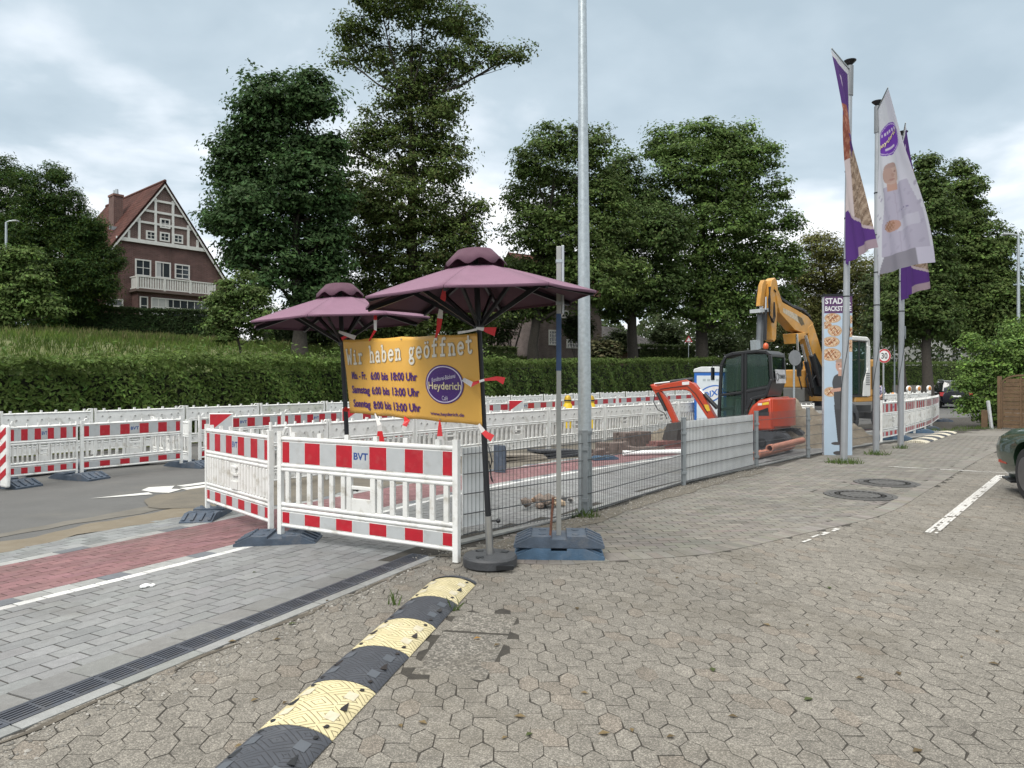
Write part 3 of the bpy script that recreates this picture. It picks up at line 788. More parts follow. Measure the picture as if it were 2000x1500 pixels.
LEAF_N, LEAF_S = 1.9, .58
def tree(name, label, cat, base, lobes, Y, leaf, base_col, n_leaf=26000, trunk_r=.35, group=None, light=None, lf=.1, clump=.62, per=70, squash=.8, trunk_top=None,
         depth=.8, gap=0.0, aspect=.55, lean=0.0, lmat='leaf'):
    """base: pixel of the trunk foot; lobes: (px, py, rpx) of the crown at distance Y, given real depth around the trunk"""
    k = Y / F
    bx = P(base[0], base[1], Y); bx.z = Z(bx.x, bx.y) - .05
    root = thing(name, label, cat, bx, 0, group)
    cen, rad = [], []
    for (px, py, r) in lobes:
        p = P(px, py, Y); rr = r * k
        off = rng.normal(0, .45) * depth * rr
        cen.append((p.x, p.y + off, p.z)); rad.append(rr)
    cen, rad = np.array(cen), np.array(rad)
    wgt = rad ** 2; wgt = wgt / wgt.sum()
    n_leaf = int(n_leaf * LEAF_N); leaf = leaf * LEAF_S
    nc = max(30, int(n_leaf / per))
    ls = rng.choice(len(cen), nc, p=wgt)
    d = unit(rng.normal(size=(nc, 3))); rr = rng.random(nc) ** .45
    rr = np.where(rng.random(nc) < .75, .55 + .5 * rng.random(nc), rr * .8)
    cc = cen[ls] + d * (rad[ls] * rr)[:, None] * np.array([1, depth, .92])
    if gap:
        keep = rng.random(nc) > gap; cc, ls, d = cc[keep], ls[keep], d[keep]; nc = len(cc)
    cr = clump * (.55 + .9 * rng.random(nc)) 
    ct = np.exp(rng.normal(0, .24, nc))
    idx = np.repeat(np.arange(nc), per)
    dd = unit(rng.normal(size=(len(idx), 3))); dd[:, 2] = np.where(dd[:, 2] < -.25, -dd[:, 2] * .6, dd[:, 2])
    rl = cr[idx] * (.35 + .75 * rng.random(len(idx)))
    pos = cc[idx] + dd * rl[:, None] * np.array([1.15, 1.15, squash])
    out = unit(pos - cen[ls][idx]) * .5 + dd * .5 + np.array([0, 0, .55]) + rng.normal(0, .45, (len(idx), 3))
    col = leaf_colors(len(idx), base_col, .2, light, lf) * ct[idx][:, None]
    V, Fs, cl = leaf_quads(pos - np.array(bx), out, leaf * (.6 + .8 * rng.random(len(idx))), col, aspect)
    cro = raw_mesh('crown', V, Fs, leaf_mat(lmat, None), cl, root)
    # trunk and limbs
    mb = MB(); top = float(cen[:, 2].max()); bot = float(cen[:, 2].min())
    tz = trunk_top if trunk_top is not None else (bot + (top - bot) * .75)
    main = [Vector((0, 0, 0))]
    m_ = cen[np.argmax(cen[:, 2])]
    for j in range(1, 8):
        f = j / 7; z = (tz - bx.z) * f
        main.append(Vector(((m_[0] - bx.x) * f * f * .8 + rnd.uniform(-.12, .12), (m_[1] - bx.y) * f * f * .6 + rnd.uniform(-.12, .12), z)))
    rs = [trunk_r * (1.35 if j == 0 else 1.0 - .78 * (j / 7)) for j in range(8)]
    mb.tube(main, rs, 10)
    for q, r in sorted(zip(cen.tolist(), rad), key=lambda a: a[0][2]):
        tgt = Vector(q) - bx
        f = max(.18, min(.85, (tgt.z - r * 1.0) / max(.1, tz - bx.z)))
        i0 = f * 7; a = main[int(i0)].lerp(main[min(7, int(i0) + 1)], i0 - int(i0))
        r0 = trunk_r * (1.0 - .78 * f) * .55
        mid = a.lerp(tgt, .5) + Vector((rnd.uniform(-.2, .2), rnd.uniform(-.2, .2), -.10 * (tgt - a).length * .6))
        pts = [a, a.lerp(mid, .55), mid, mid.lerp(tgt, .6), tgt]
        mb.tube(pts, [r0, r0 * .8, r0 * .6, r0 * .42, r0 * .22], 6)
        for _ in range(4):
            e_ = tgt + Vector((rnd.uniform(-1, 1), rnd.uniform(-1, 1), rnd.uniform(-.3, 1))) * r * .8
            st = mid.lerp(tgt, rnd.uniform(.1, .9)); mm = st.lerp(e_, .5) + Vector((0, 0, -.08 * r))
            mb.tube([st, mm, e_], [r0 * .3, r0 * .2, r0 * .08], 5)
    mb.build('trunk', m_bark, root, smooth=60)
    return root

G_T = 'big trees along the top of the bank'
LM = 'leaf'
leaf_mat('leaf', None)
tree('broadleaf_tree', 'very dark dense maple tree between the gabled brick house and the tallest tree', 'tree', (585, 690),
     [(530, 215, 62), (618, 205, 55), (455, 285, 48), (560, 300, 80), (480, 350, 70), (610, 370, 75), (440, 425, 42), (500, 440, 75), (590, 460, 80), (468, 495, 40), (422, 440, 22), (430, 350, 22), (640, 470, 40), (640, 300, 34), (560, 200, 40), (500, 245, 45), (655, 400, 34), (530, 530, 70), (615, 545, 65), (595, 600, 50), (650, 290, 30)],
     38.5, .20, (.022, .045, .017), 44000, .36, G_T, clump=.7, per=70, lmat=LM)
tree('broadleaf_tree', 'tallest tree, brownish green and loose, its top cut off by the picture edge', 'tree', (805, 700),
     [(800, -70, 85), (745, 15, 62), (835, 25, 70), (905, 35, 45), (690, 60, 40), (675, 115, 28), (735, 105, 45), (825, 120, 60), (905, 125, 42), (960, 120, 26), (1012, 105, 24), (985, 128, 16), (860, 180, 55), (790, 190, 55), (750, 245, 50), (850, 255, 65),
      (700, 300, 45), (790, 310, 80), (870, 330, 55), (690, 390, 55), (780, 410, 85), (865, 420, 62), (720, 480, 70), (820, 510, 85), (905, 470, 45), (690, 560, 60), (770, 590, 85), (870, 580, 75), (930, 545, 45), (930, 420, 30), (690, 640, 50), (800, 650, 60), (640, 560, 45), (660, 470, 45), (655, 620, 45), (900, 630, 60), (950, 600, 40), (740, 640, 60), (720, 400, 50), (650, 380, 28), (880, 480, 60)],
     45, .18, (.034, .054, .016), 76000, .5, G_T, light=(.07, .068, .022), lf=.09, clump=.72, per=58, gap=.03, lmat=LM)
tree('broadleaf_tree', 'rounded green tree behind the tall lamp post, trunk in front of the small brick house', 'tree', (1042, 700),
     [(1095, 280, 50), (1160, 300, 45), (1045, 330, 48), (1015, 390, 36), (1100, 375, 75), (1180, 385, 55), (1040, 460, 58), (1120, 470, 80), (1200, 460, 48), (1070, 545, 70), (1160, 560, 70), (1010, 530, 40), (1215, 545, 45), (1060, 600, 40)],
     52, .21, (.036, .060, .018), 40000, .42, G_T, clump=.8, per=64, gap=.04, lmat=LM)
tree('broadleaf_tree', 'green tree with forked trunk between the lamp post and the dark linden', 'tree', (1238, 702),
     [(1215, 340, 45), (1265, 375, 48), (1235, 440, 60), (1290, 470, 50), (1225, 520, 60), (1290, 555, 55), (1245, 590, 45), (1195, 600, 35)],
     57, .22, (.030, .052, .017), 22000, .5, G_T, clump=.8, per=62, lmat=LM)
tree('broadleaf_tree', 'broadest full green tree, rising behind the raised excavator arms', 'tree', (1372, 706),
     [(1300, 285, 40), (1375, 275, 52), (1435, 280, 50), (1330, 345, 62), (1410, 355, 75), (1475, 320, 38), (1300, 430, 58), (1395, 445, 85), (1475, 420, 55), (1520, 375, 30), (1545, 440, 22), (1330, 525, 70), (1420, 540, 80), (1495, 510, 55), (1535, 520, 30), (1380, 600, 62), (1460, 590, 60), (1300, 590, 38), (1530, 585, 35)],
     60, .23, (.040, .070, .020), 52000, .62, G_T, light=(.065, .105, .032), lf=.12, clump=.85, per=62, gap=.03, lmat=LM)
tree('wispy_tree', 'olive wispy tree low behind the tall bread sign and flagpoles', 'tree', (1640, 720),
     [(1590, 490, 34), (1560, 540, 40), (1625, 530, 45), (1590, 590, 55), (1660, 580, 55), (1700, 540, 40), (1640, 640, 55), (1560, 640, 45), (1700, 620, 45)],
     72, .24, (.046, .054, .018), 30000, .4, clump=1.0, per=52, gap=.02, aspect=.4, lmat=LM)
G_L = 'pointed linden trees at the right'
tree('linden_tree', 'pointed linden with a leaning dark trunk behind the barriers with lamps', 'tree', (1812, 765),
     [(1815, 318, 20), (1815, 365, 36), (1822, 420, 46), (1800, 480, 52), (1840, 520, 48), (1795, 550, 52), (1810, 610, 55), (1755, 600, 40), (1850, 630, 40), (1770, 650, 30)],
     46, .19, (.032, .054, .017), 30000, .36, G_L, clump=.6, per=60, gap=.03, lmat=LM)
tree('linden_tree', 'widest linden at the right, above the leafy bush and the parked dark car', 'tree', (1930, 770),
     [(1878, 335, 20), (1882, 375, 34), (1900, 425, 48), (1930, 480, 48), (1885, 500, 55), (1945, 550, 48), (1895, 575, 62), (1945, 620, 50), (1975, 590, 22), (1890, 640, 50)],
     49, .19, (.036, .060, .018), 34000, .36, G_L, clump=.6, per=60, gap=.03, lmat=LM)
tree('linden_tree', 'thin-stemmed linden between the second and third flagpoles', 'tree', (1768, 745),
     [(1720, 560, 36), (1760, 590, 45), (1730, 630, 40), (1775, 650, 35)], 58, .2, (.030, .045, .02), 8000, .3, G_L, clump=.7, per=55, lmat=LM)

def conifer(label, base, lobes, Y, n, col, light, group=None):
    return tree('conifer', label, 'conifer', base, lobes, Y, .17, col, n, .3, group, light=light, lf=.30, clump=.42, per=46, squash=1.25, aspect=.3, lmat=LM)
conifer('big bushy yew-like conifer at the left edge, in front of the house roof', (95, 650),
        [(100, 340, 22), (85, 390, 45), (140, 400, 30), (50, 360, 30), (110, 450, 50), (170, 480, 40), (175, 540, 45), (130, 360, 18), (60, 460, 60), (140, 450, 50), (190, 450, 26), (120, 520, 70), (200, 510, 34), (60, 550, 60), (160, 575, 55), (215, 560, 22), (100, 610, 60)],
        43, 52000, (.017, .036, .011), (.055, .085, .014))
conifer('rounder dark conifer cut off by the left picture edge', (10, 650),
        [(20, 340, 28), (10, 390, 55), (-40, 430, 70), (30, 460, 45), (0, 530, 70), (20, 600, 60)], 46, 26000, (.019, .038, .012), (.05, .08, .016))
G_Y = 'young broad-leaved trees on the meadow'
tree('young_tree', 'pale-leaved young tree around the short lamp post at the left edge', 'tree', (25, 652),
     [(20, 515, 30), (50, 500, 22), (70, 545, 30), (15, 565, 40), (60, 590, 36), (100, 600, 24), (118, 612, 14), (20, 615, 36)],
     34, .15, (.040, .068, .020), 7000, .08, G_Y, light=(.10, .15, .045), lf=.15, clump=.4, per=36, gap=.08, lmat=LM)
tree('young_tree', 'small young tree with thin stem below the right eave of the gabled house', 'tree', (466, 690),
     [(478, 545, 16), (465, 575, 30), (500, 585, 28), (430, 600, 28), (465, 620, 36), (520, 620, 28), (420, 640, 22), (500, 650, 26), (445, 655, 20)],
     32, .13, (.038, .064, .020), 7000, .06, G_Y, light=(.09, .14, .04), lf=.15, clump=.38, per=34, gap=.06, lmat=LM)

def shrub(label, px, py, r, Y, col, n, light=None, name='shrub', sq=.75, group=None, leaf=.12, lf=.12, base=None, per=40, clump=.4):
    k = Y / F; c = P(px, py, Y); b = Vector((c.x, c.y, Z(c.x, c.y)))
    root = thing(name, label, 'shrub', b, 0, group)
    nc = max(8, n // per); d = unit(rng.normal(size=(nc, 3))); rr = .5 + .5 * rng.random(nc)
    cc = d * (r * k * rr)[:, None] * np.array([1, .8, sq]) + np.array(c - b)
    idx = np.repeat(np.arange(nc), per); dd = unit(rng.normal(size=(len(idx), 3)))
    pos = cc[idx] + dd * (clump * (.3 + .8 * rng.random(len(idx))))[:, None]
    pos[:, 2] = np.maximum(pos[:, 2], .03)
    out = unit(cc)[idx] + dd * .6 + np.array([0, 0, .6]) + rng.normal(0, .4, (len(idx), 3))
    ct = np.exp(rng.normal(0, .2, nc))
    V, Fs, cl = leaf_quads(pos, out, leaf * (.6 + .8 * rng.random(len(idx))), leaf_colors(len(idx), col, .2, light, lf) * ct[idx][:, None])
    raw_mesh('foliage', V, Fs, leaf_mat(LM, None), cl, root)
    mb = MB()
    for q in range(7):
        t = Vector(cc[rng.integers(nc)]) * .9; mb.tube([Vector((rnd.uniform(-.1, .1), rnd.uniform(-.1, .1), 0)), t * .5 + Vector((0, 0, .1)), t], [.04, .03, .012], 5)
    mb.build('stem', m_bark, root)
    return root
G_S = 'dark garden shrubs behind the meadow'
for px, py, r, Y, lab in ((625, 640, 42, 46, 'dark shrub just right of the maple trunk'), (700, 640, 45, 50, 'dark shrub behind the top left corner of the orange banner'),
                          (965, 640, 48, 56, 'tall dark shrub between the near parasol pole and the small brick house'),
                          (1000, 600, 40, 58, 'dark shrub under the right half of the near parasol'), (905, 660, 40, 52, 'dark shrub behind the top edge of the orange banner'),
                          (1130, 640, 30, 54, 'round dark shrub at the corner of the small brick house beside the lamp post'),
                          (1175, 690, 32, 50, 'low brownish shrub right of the lamp post, behind the long hedge'), (1405, 665, 45, 72, 'dark shrub right of the broadest tree trunk'),
                          (1480, 660, 50, 76, 'dark shrub behind the black excavator cab'), (1560, 660, 50, 78, 'dark shrub under the yellow excavator arm'), (1205, 668, 30, 68, 'dark shrub before the grey tiled roof, left of the forked trunk'), (1300, 655, 34, 70, 'dark shrub before the grey tiled roof, right of the forked trunk')):
    shrub(lab, px, py, r, Y, (.024, .038, .017) if px != 1175 else (.05, .055, .03), 3400, (.05, .07, .03), group=G_S, leaf=.15, clump=.55)

# ---- hedges: leaf skins over a twiggy core
def hedge(name, label, path, e0, e1, top, col, light, n, leaf, lf=.15, wild=0.0, ground=None, group=None, bumpy=.18):
    """path: plan polyline; the hedge body lies e0..e1 to its left; top(s) gives the height of its crest"""
    pts, s = catmull(path, .4)
    t = np.gradient(pts, axis=0); t /= np.linalg.norm(t, axis=1, keepdims=True); nr = np.stack([-t[:, 1], t[:, 0]], 1)
    mid = pts + nr * (e0 + e1) / 2
    b = np.array((mid[len(mid) // 2][0], mid[len(mid) // 2][1], 0))
    root = thing(name, label, 'hedge', b, 0, group)
    def at(ss, e): 
        return (np.interp(ss, s, pts[:, 0]) + np.interp(ss, s, nr[:, 0]) * e, np.interp(ss, s, pts[:, 1]) + np.interp(ss, s, nr[:, 1]) * e)
    def gr(x, y): return gz(x, y)
    # core
    V, Fs = [], []
    for q in range(len(pts)):
        H = top(s[q])
        for e, f in ((e0 + .5, 0), (e0 + .5, .93), (e1 - .15, .93), (e1 - .15, 0)):
            x, y = pts[q] + nr[q] * e; zg = float(gz(x, y)); V.append((x, y, zg if f == 0 else max(zg + .1, H - .32)))
    for q in range(len(pts) - 1):
        for j in range(3): Fs.append((4 * q + j, 4 * q + 4 + j, 4 * q + 5 + j, 4 * q + 1 + j))
    k = 4 * (len(pts) - 1)
    mb = MB(); mb.add([np.array(v) - b for v in V], Fs + [(0, 1, 2, 3), (k, k + 3, k + 2, k + 1)])
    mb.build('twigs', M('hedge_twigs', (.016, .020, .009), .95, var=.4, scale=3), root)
    # leaves
    u = rng.random(n); ss = s[-1] * rng.random(n); H = top(ss)
    x0, y0 = at(ss, np.full(n, e0)); zg = gr(x0, y0)
    hh = H - zg
    face = rng.random(n) < hh.mean() / (hh.mean() + (e1 - e0) * .8)
    f = rng.random(n)
    lump = bumpy * (np.sin(ss * 1.7 + f * 3) * .4 + np.sin(ss * 4.1 + f * 7 + 1) * .35 + np.sin(ss * .6 + 2) * .4)
    e = np.where(face, e0 - lump * (1 - .3 * f) + .10 * rng.random(n) + .15 * f, e0 + (e1 - e0) * f)
    z = np.where(face, zg - .05 + (hh + .05) * f, H + lump * .6 + rng.normal(0, .05, n))
    if wild:
        up = (rng.random(n) < .22); z = np.where(up & ~face, z + wild * rng.random(n) ** 2 * (.5 + .5 * np.sin(ss * 2.3) + .5 * np.sin(ss * 5.9)), z)
    x, y = at(ss, e); x2, y2 = at(ss, np.full(n, e0 - 1.0))
    out = np.column_stack([x2 - x0, y2 - y0, np.zeros(n)])
    nrm = np.where(face[:, None], out + np.array([0, 0, .5]), out * .3 + np.array([0, 0, 1.0])) + rng.normal(0, .55, (n, 3))
    cl_ = leaf_colors(n, col, .26, light, lf)
    cl_ *= np.exp(.22 * np.sin(ss * 1.9 + z * 2.1) * np.sin(ss * .7 + 1 + z * 3.0))[:, None]
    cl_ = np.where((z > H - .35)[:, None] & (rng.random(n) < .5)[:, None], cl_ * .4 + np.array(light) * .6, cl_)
    V, Fs, c = leaf_quads(np.column_stack([x, y, z]) - b, nrm, leaf * (.6 + .8 * rng.random(n)), cl_, .42)
    raw_mesh('foliage', V, Fs, leaf_mat(LM, None), c, root)
    return root
hp0 = [se(s, 0) for s in (-14, 0, 10, 20.6)]
hedge('roadside_hedge', 'long shaggy hedge along the foot of the bank behind the white barriers, overgrown on top', hp0, 1.0, 2.9, lambda s: 2.0 + .022 * (np.asarray(s) - 14),
      (.038, .066, .017), (.10, .145, .038), 56000, .075, wild=.55, group=None, bumpy=.3)
hp1 = [se(s, 0) for s in (20.0, 30, 40, 50)] + [(27, 72), (36, 76), (48, 78), (62, 79)]
hedge('roadside_hedge', 'long trimmed hedge right of the banner, running on behind the portable toilet', hp1, 1.0, 2.9, lambda s: 2.42 + .027 * np.minimum(np.asarray(s), 40),
      (.033, .057, .016), (.085, .12, .032), 64000, .09, bumpy=.22)
def px_path(*q): return [tuple(P(px, 0, Y)[:2]) for px, Y in q]
hedge('garden_hedge', 'dark clipped hedge in front of the gabled brick house', px_path((90, 43), (250, 44), (415, 46)), 0, 1.6, lambda s: 6.05 + 0 * np.asarray(s), (.012, .024, .009), (.04, .06, .022), 9000, .10, bumpy=.1)
hedge('garden_hedge', 'short dark clipped hedge left of the maple trunk', px_path((528, 45), (578, 46)), 0, 1.6, lambda s: 5.5 + 0 * np.asarray(s), (.012, .022, .009), (.05, .07, .026), 3000, .11, bumpy=.08)
hedge('garden_hedge', 'clipped hedge between the trunks of the forked tree and the broadest tree', px_path((1252, 64), (1300, 65), (1362, 66)), 0, 1.6, lambda s: 4.75 + 0 * np.asarray(s), (.030, .048, .018), (.06, .085, .03), 5000, .13, bumpy=.08)
hedge('garden_hedge', 'small low clipped hedge right of the near parasol pole', px_path((955, 47), (1012, 48)), 0, 1.2, lambda s: 3.75 + 0 * np.asarray(s), (.036, .056, .02), (.08, .10, .035), 2500, .11, bumpy=.08)

# ---- meadow grass
def blades(name, n, s_rng, e_rng, h0, h1, w_, cols, wts, lean=.25, bunch=6, col_sd=.18):
    s = s_rng[0] + (s_rng[1] - s_rng[0]) * rng.random(n); e = e_rng[0] + (e_rng[1] - e_rng[0]) * rng.random(n)
    s = np.repeat(s, bunch) + rng.normal(0, .09, n * bunch); e = np.repeat(e, bunch) + rng.normal(0, .09, n * bunch)
    x, y = se(s, e); z = gz(x, y)
    N_ = len(x); h = h0 + (h1 - h0) * rng.random(N_) * (.7 + .3 * np.sin(s * .9) * np.sin(e * 1.3 + s * .4))
    a = rng.random(N_) * 6.28; dx, dy = np.cos(a) * w_ / 2, np.sin(a) * w_ / 2
    lx, ly = rng.normal(0, lean, N_) * h, rng.normal(0, lean, N_) * h
    V = np.stack([np.column_stack([x - dx, y - dy, z]), np.column_stack([x + dx, y + dy, z]),
                  np.column_stack([x + lx * .45 + dx * .7, y + ly * .45 + dy * .7, z + h * .6]), np.column_stack([x + lx, y + ly, z + h])], 1).reshape(-1, 3)
    ci = rng.choice(len(cols), N_, p=wts); c = np.array(cols)[ci] * np.exp(rng.normal(0, col_sd, (N_, 1)))
    c *= np.exp(.25 * np.sin(s * .5 + 1) * np.sin(e * .6))[:, None]
    return tag(raw_mesh(name, V, np.arange(4 * N_).reshape(-1, 4), leaf_mat(LM, None), np.repeat(c, 4, 0)), kind='stuff')
blades('meadow_grass', 9500, (-16, 34), (2.6, 24), .18, .52, .032, [(.098, .148, .030), (.07, .115, .028), (.15, .155, .06)], [.52, .40, .08])
blades('meadow_grass', 3800, (34, 62), (2.6, 22), .3, .8, .06, [(.085, .11, .035), (.06, .085, .027), (.14, .13, .06)], [.5, .4, .1])
blades('seeding_grass', 1500, (-16, 30), (17, 25), .3, .62, .035, [(.17, .16, .075), (.11, .135, .042)], [.45, .55], lean=.18, bunch=5)
blades('tall_weeds', 2600, (-14, 22), (2.4, 6.5), .5, 1.15, .055, [(.075, .10, .035), (.05, .075, .026), (.10, .12, .05)], [.4, .4, .2], lean=.3, bunch=5)

# ---- far wood closing the view under the crowns
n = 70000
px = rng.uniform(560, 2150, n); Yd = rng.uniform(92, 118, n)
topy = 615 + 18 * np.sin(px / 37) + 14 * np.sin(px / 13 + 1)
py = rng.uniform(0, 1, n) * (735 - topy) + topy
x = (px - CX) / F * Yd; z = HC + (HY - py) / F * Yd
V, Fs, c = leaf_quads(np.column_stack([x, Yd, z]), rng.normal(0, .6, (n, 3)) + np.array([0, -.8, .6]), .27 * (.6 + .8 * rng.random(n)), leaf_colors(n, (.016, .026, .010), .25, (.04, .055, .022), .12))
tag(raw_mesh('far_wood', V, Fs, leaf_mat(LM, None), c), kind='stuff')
# ================================================================== HOUSES
def brick_mat(name, c1, c2, mortar, scale=1.0, bw=.24, bh=.075):
    m = bpy.data.materials.new(name); m.use_nodes = True
    N, L = m.node_tree.nodes, m.node_tree.links
    b = N['Principled BSDF']; b.inputs['Roughness'].default_value = .9
    t = N.new('ShaderNodeTexCoord'); s = N.new('ShaderNodeSeparateXYZ'); L.new(t.outputs['Object'], s.inputs[0])
    a = N.new('ShaderNodeMath'); a.operation = 'ADD'; L.new(s.outputs[0], a.inputs[0]); L.new(s.outputs[1], a.inputs[1])
    k = N.new('ShaderNodeCombineXYZ'); L.new(a.outputs[0], k.inputs[0]); L.new(s.outputs[2], k.inputs[1])
    br = N.new('ShaderNodeTexBrick'); L.new(k.outputs[0], br.inputs[0])
    br.inputs['Color1'].default_value = (*c1, 1); br.inputs['Color2'].default_value = (*c2, 1); br.inputs['Mortar'].default_value = (*mortar, 1)
    br.inputs['Scale'].default_value = scale; br.inputs['Brick Width'].default_value = bw; br.inputs['Row Height'].default_value = bh; br.inputs['Mortar Size'].default_value = .011
    n = N.new('ShaderNodeTexNoise'); n.inputs['Scale'].default_value = 1.3; n.inputs['Detail'].default_value = 6; L.new(t.outputs['Object'], n.inputs[0])
    mr = N.new('ShaderNodeMapRange'); mr.inputs[1].default_value = .3; mr.inputs[2].default_value = .7; mr.inputs[3].default_value = .72; mr.inputs[4].default_value = 1.25; L.new(n.outputs[0], mr.inputs[0])
    x = N.new('ShaderNodeMix'); x.data_type = 'RGBA'; x.blend_type = 'MULTIPLY'; x.inputs[0].default_value = 1
    L.new(br.outputs[0], x.inputs[6]); L.new(mr.outputs[0], x.inputs[7]); L.new(x.outputs[2], b.inputs['Base Color'])
    bp = N.new('ShaderNodeBump'); bp.inputs['Strength'].default_value = .5; bp.inputs['Distance'].default_value = .01; L.new(br.outputs[1], bp.inputs['Height']); bp.invert = True
    L.new(bp.outputs[0], b.inputs['Normal'])
    _m[name] = m
    return m
m_clinker = brick_mat('clinker_brick', (.080, .030, .027), (.125, .055, .048), (.15, .12, .11))
m_infill = brick_mat('infill_brick', (.09, .046, .042), (.135, .073, .064), (.21, .18, .165))
m_frame = M('white_painted_wood', (.62, .62, .60), .55, var=.07, scale=5, dirt=(.42, .40, .36), dscale=3, dfac=.4)
def tile_mat(name, c1, c2, row=.34, colw=.24):
    m = bpy.data.materials.new(name); m.use_nodes = True
    N, L = m.node_tree.nodes, m.node_tree.links
    b = N['Principled BSDF']; b.inputs['Roughness'].default_value = .9; b.inputs['Specular IOR Level'].default_value = .15
    t = N.new('ShaderNodeTexCoord'); mp_ = N.new('ShaderNodeMapping'); L.new(t.outputs['UV'], mp_.inputs[0])
    br = N.new('ShaderNodeTexBrick'); L.new(mp_.outputs[0], br.inputs[0]); br.offset = .0
    br.inputs['Color1'].default_value = (*c1, 1); br.inputs['Color2'].default_value = (*c2, 1); br.inputs['Mortar'].default_value = (c1[0] * .35, c1[1] * .35, c1[2] * .35, 1)
    br.inputs['Scale'].default_value = 1; br.inputs['Brick Width'].default_value = colw; br.inputs['Row Height'].default_value = row; br.inputs['Mortar Size'].default_value = .022; br.inputs['Mortar Smooth'].default_value = .6
    n = N.new('ShaderNodeTexNoise'); n.inputs['Scale'].default_value = .8; n.inputs['Detail'].default_value = 6; L.new(t.outputs['Object'], n.inputs[0])
    mr = N.new('ShaderNodeMapRange'); mr.inputs[1].default_value = .3; mr.inputs[2].default_value = .7; mr.inputs[3].default_value = .7; mr.inputs[4].default_value = 1.2; L.new(n.outputs[0], mr.inputs[0])
    x = N.new('ShaderNodeMix'); x.data_type = 'RGBA'; x.blend_type = 'MULTIPLY'; x.inputs[0].default_value = 1
    L.new(br.outputs[0], x.inputs[6]); L.new(mr.outputs[0], x.inputs[7]); L.new(x.outputs[2], b.inputs['Base Color'])
    bp = N.new('ShaderNodeBump'); bp.inputs['Strength'].default_value = .9; bp.inputs['Distance'].default_value = .05; L.new(br.outputs[1], bp.inputs['Height']); bp.invert = True
    L.new(bp.outputs[0], b.inputs['Normal'])
    _m[name] = m
    return m
m_redtile = tile_mat('red_roof_tile', (.072, .030, .024), (.100, .043, .034))
m_darktile = tile_mat('dark_roof_tile', (.045, .042, .042), (.075, .07, .068))
def roof_slab(name, corners, th, mat, parent):
    """four corners: eave a, eave b, ridge b, ridge a; UV in metres"""
    a, b, c, d = [Vector(p) for p in corners]
    n = (b - a).cross(d - a).normalized(); 
    if n.z < 0: n = -n
    me = bpy.data.meshes.new(name)
    vs_ = [a, b, c, d] + [p - n * th for p in (a, b, c, d)]
    me.from_pydata([tuple(v) for v in vs_], [], [(0, 1, 2, 3), (7, 6, 5, 4), (0, 4, 5, 1), (1, 5, 6, 2), (2, 6, 7, 3), (3, 7, 4, 0)])
    uv = me.uv_layers.new(name='UVMap'); u = (b - a).normalized(); w_ = n.cross(u)
    for l in me.loops:
        p = vs_[l.vertex_index] - a; uv.data[l.index].uv = (p.dot(u), p.dot(w_))
    me.materials.append(mat)
    bm = bmesh.new(); bm.from_mesh(me); bmesh.ops.recalc_face_normals(bm, faces=bm.faces); bm.to_mesh(me); bm.free()
    o = bpy.data.objects.new(name, me); COL.objects.link(o); o.parent = parent
    return o
m_glass_house = glass_mat('house_glass', (.035, .042, .05), .06)
m_curtain = M('net_curtain', (.42, .43, .43), .9, var=.1, scale=9)
def window(parent, x0, x1, z0, z1, y, nx=2, nz=2, fr=.09, bar=.045, mat=None, curtain=False):
    """sash window set in the wall plane y (outside is -y): frame proud, panes behind"""
    mb = MB()
    for a, b, c, d in ((x0, x0 + fr, z0, z1), (x1 - fr, x1, z0, z1), (x0 + fr, x1 - fr, z0, z0 + fr), (x0 + fr, x1 - fr, z1 - fr, z1)):
        mb.box(a, b, y - .06, y + .05, c, d)
    for i in range(1, nx):
        c = x0 + (x1 - x0) * i / nx; mb.box(c - bar / 2, c + bar / 2, y - .04, y + .03, z0 + fr, z1 - fr)
    for i in range(1, nz):
        c = z0 + (z1 - z0) * i / nz; mb.box(x0 + fr, x1 - fr, y - .032, y + .028, c - bar / 2, c + bar / 2)
    w_ = mb.build('window', mat or m_frame, parent)
    g = MB(); g.box(x0 + fr * .6, x1 - fr * .6, y - .018, y - .008, z0 + fr * .6, z1 - fr * .6); g.build('pane', m_glass_house, w_)
    if curtain:
        c = MB(); c.box(x0 + fr, x0 + fr + (x1 - x0) * .28, y - .0235, y - .0195, z0 + fr, z1 - fr); c.build('curtain', m_curtain, w_)
    return w_

# ---- gabled brick house: local x along the gable wall, y into the house
HX, HYY = Vector((.66, .751, 0)), Vector((-.751, .66, 0))
h0 = Vector((-25.6, 52.2, 0)); hz = Z(h0.x, h0.y) - .2
house = thing('brick_house', 'dark red brick house with white half-timbered gable and long balcony at the upper left', 'house', (h0.x, h0.y, 0), math.atan2(HX.y, HX.x))
def hpx(px, py):
    k = (px - CX) / F; t = (k * h0.y - h0.x) / (HX.x - k * HX.y); Y = h0.y + HX.y * t
    return t, HC + (HY - py) / F * Y
z_ap = hpx(323, 358)[1]; sl_ = 1.43; HW = 6.0; z_ev = z_ap - sl_ * HW; zb = hpx(234, 466)[1]; xb = (z_ap - zb) / sl_
DEP = 11.0
mb = MB(); mb.prism([(-HW + .5, hz), (HW - .5, hz), (HW - .5, z_ap - sl_ * (HW - .5) - .1), (0, z_ap - .16), (-HW + .5, z_ap - sl_ * (HW - .5) - .1)], 0, DEP, lambda u, v, t: (u, t, v)); mb.build('wall', m_clinker, house)
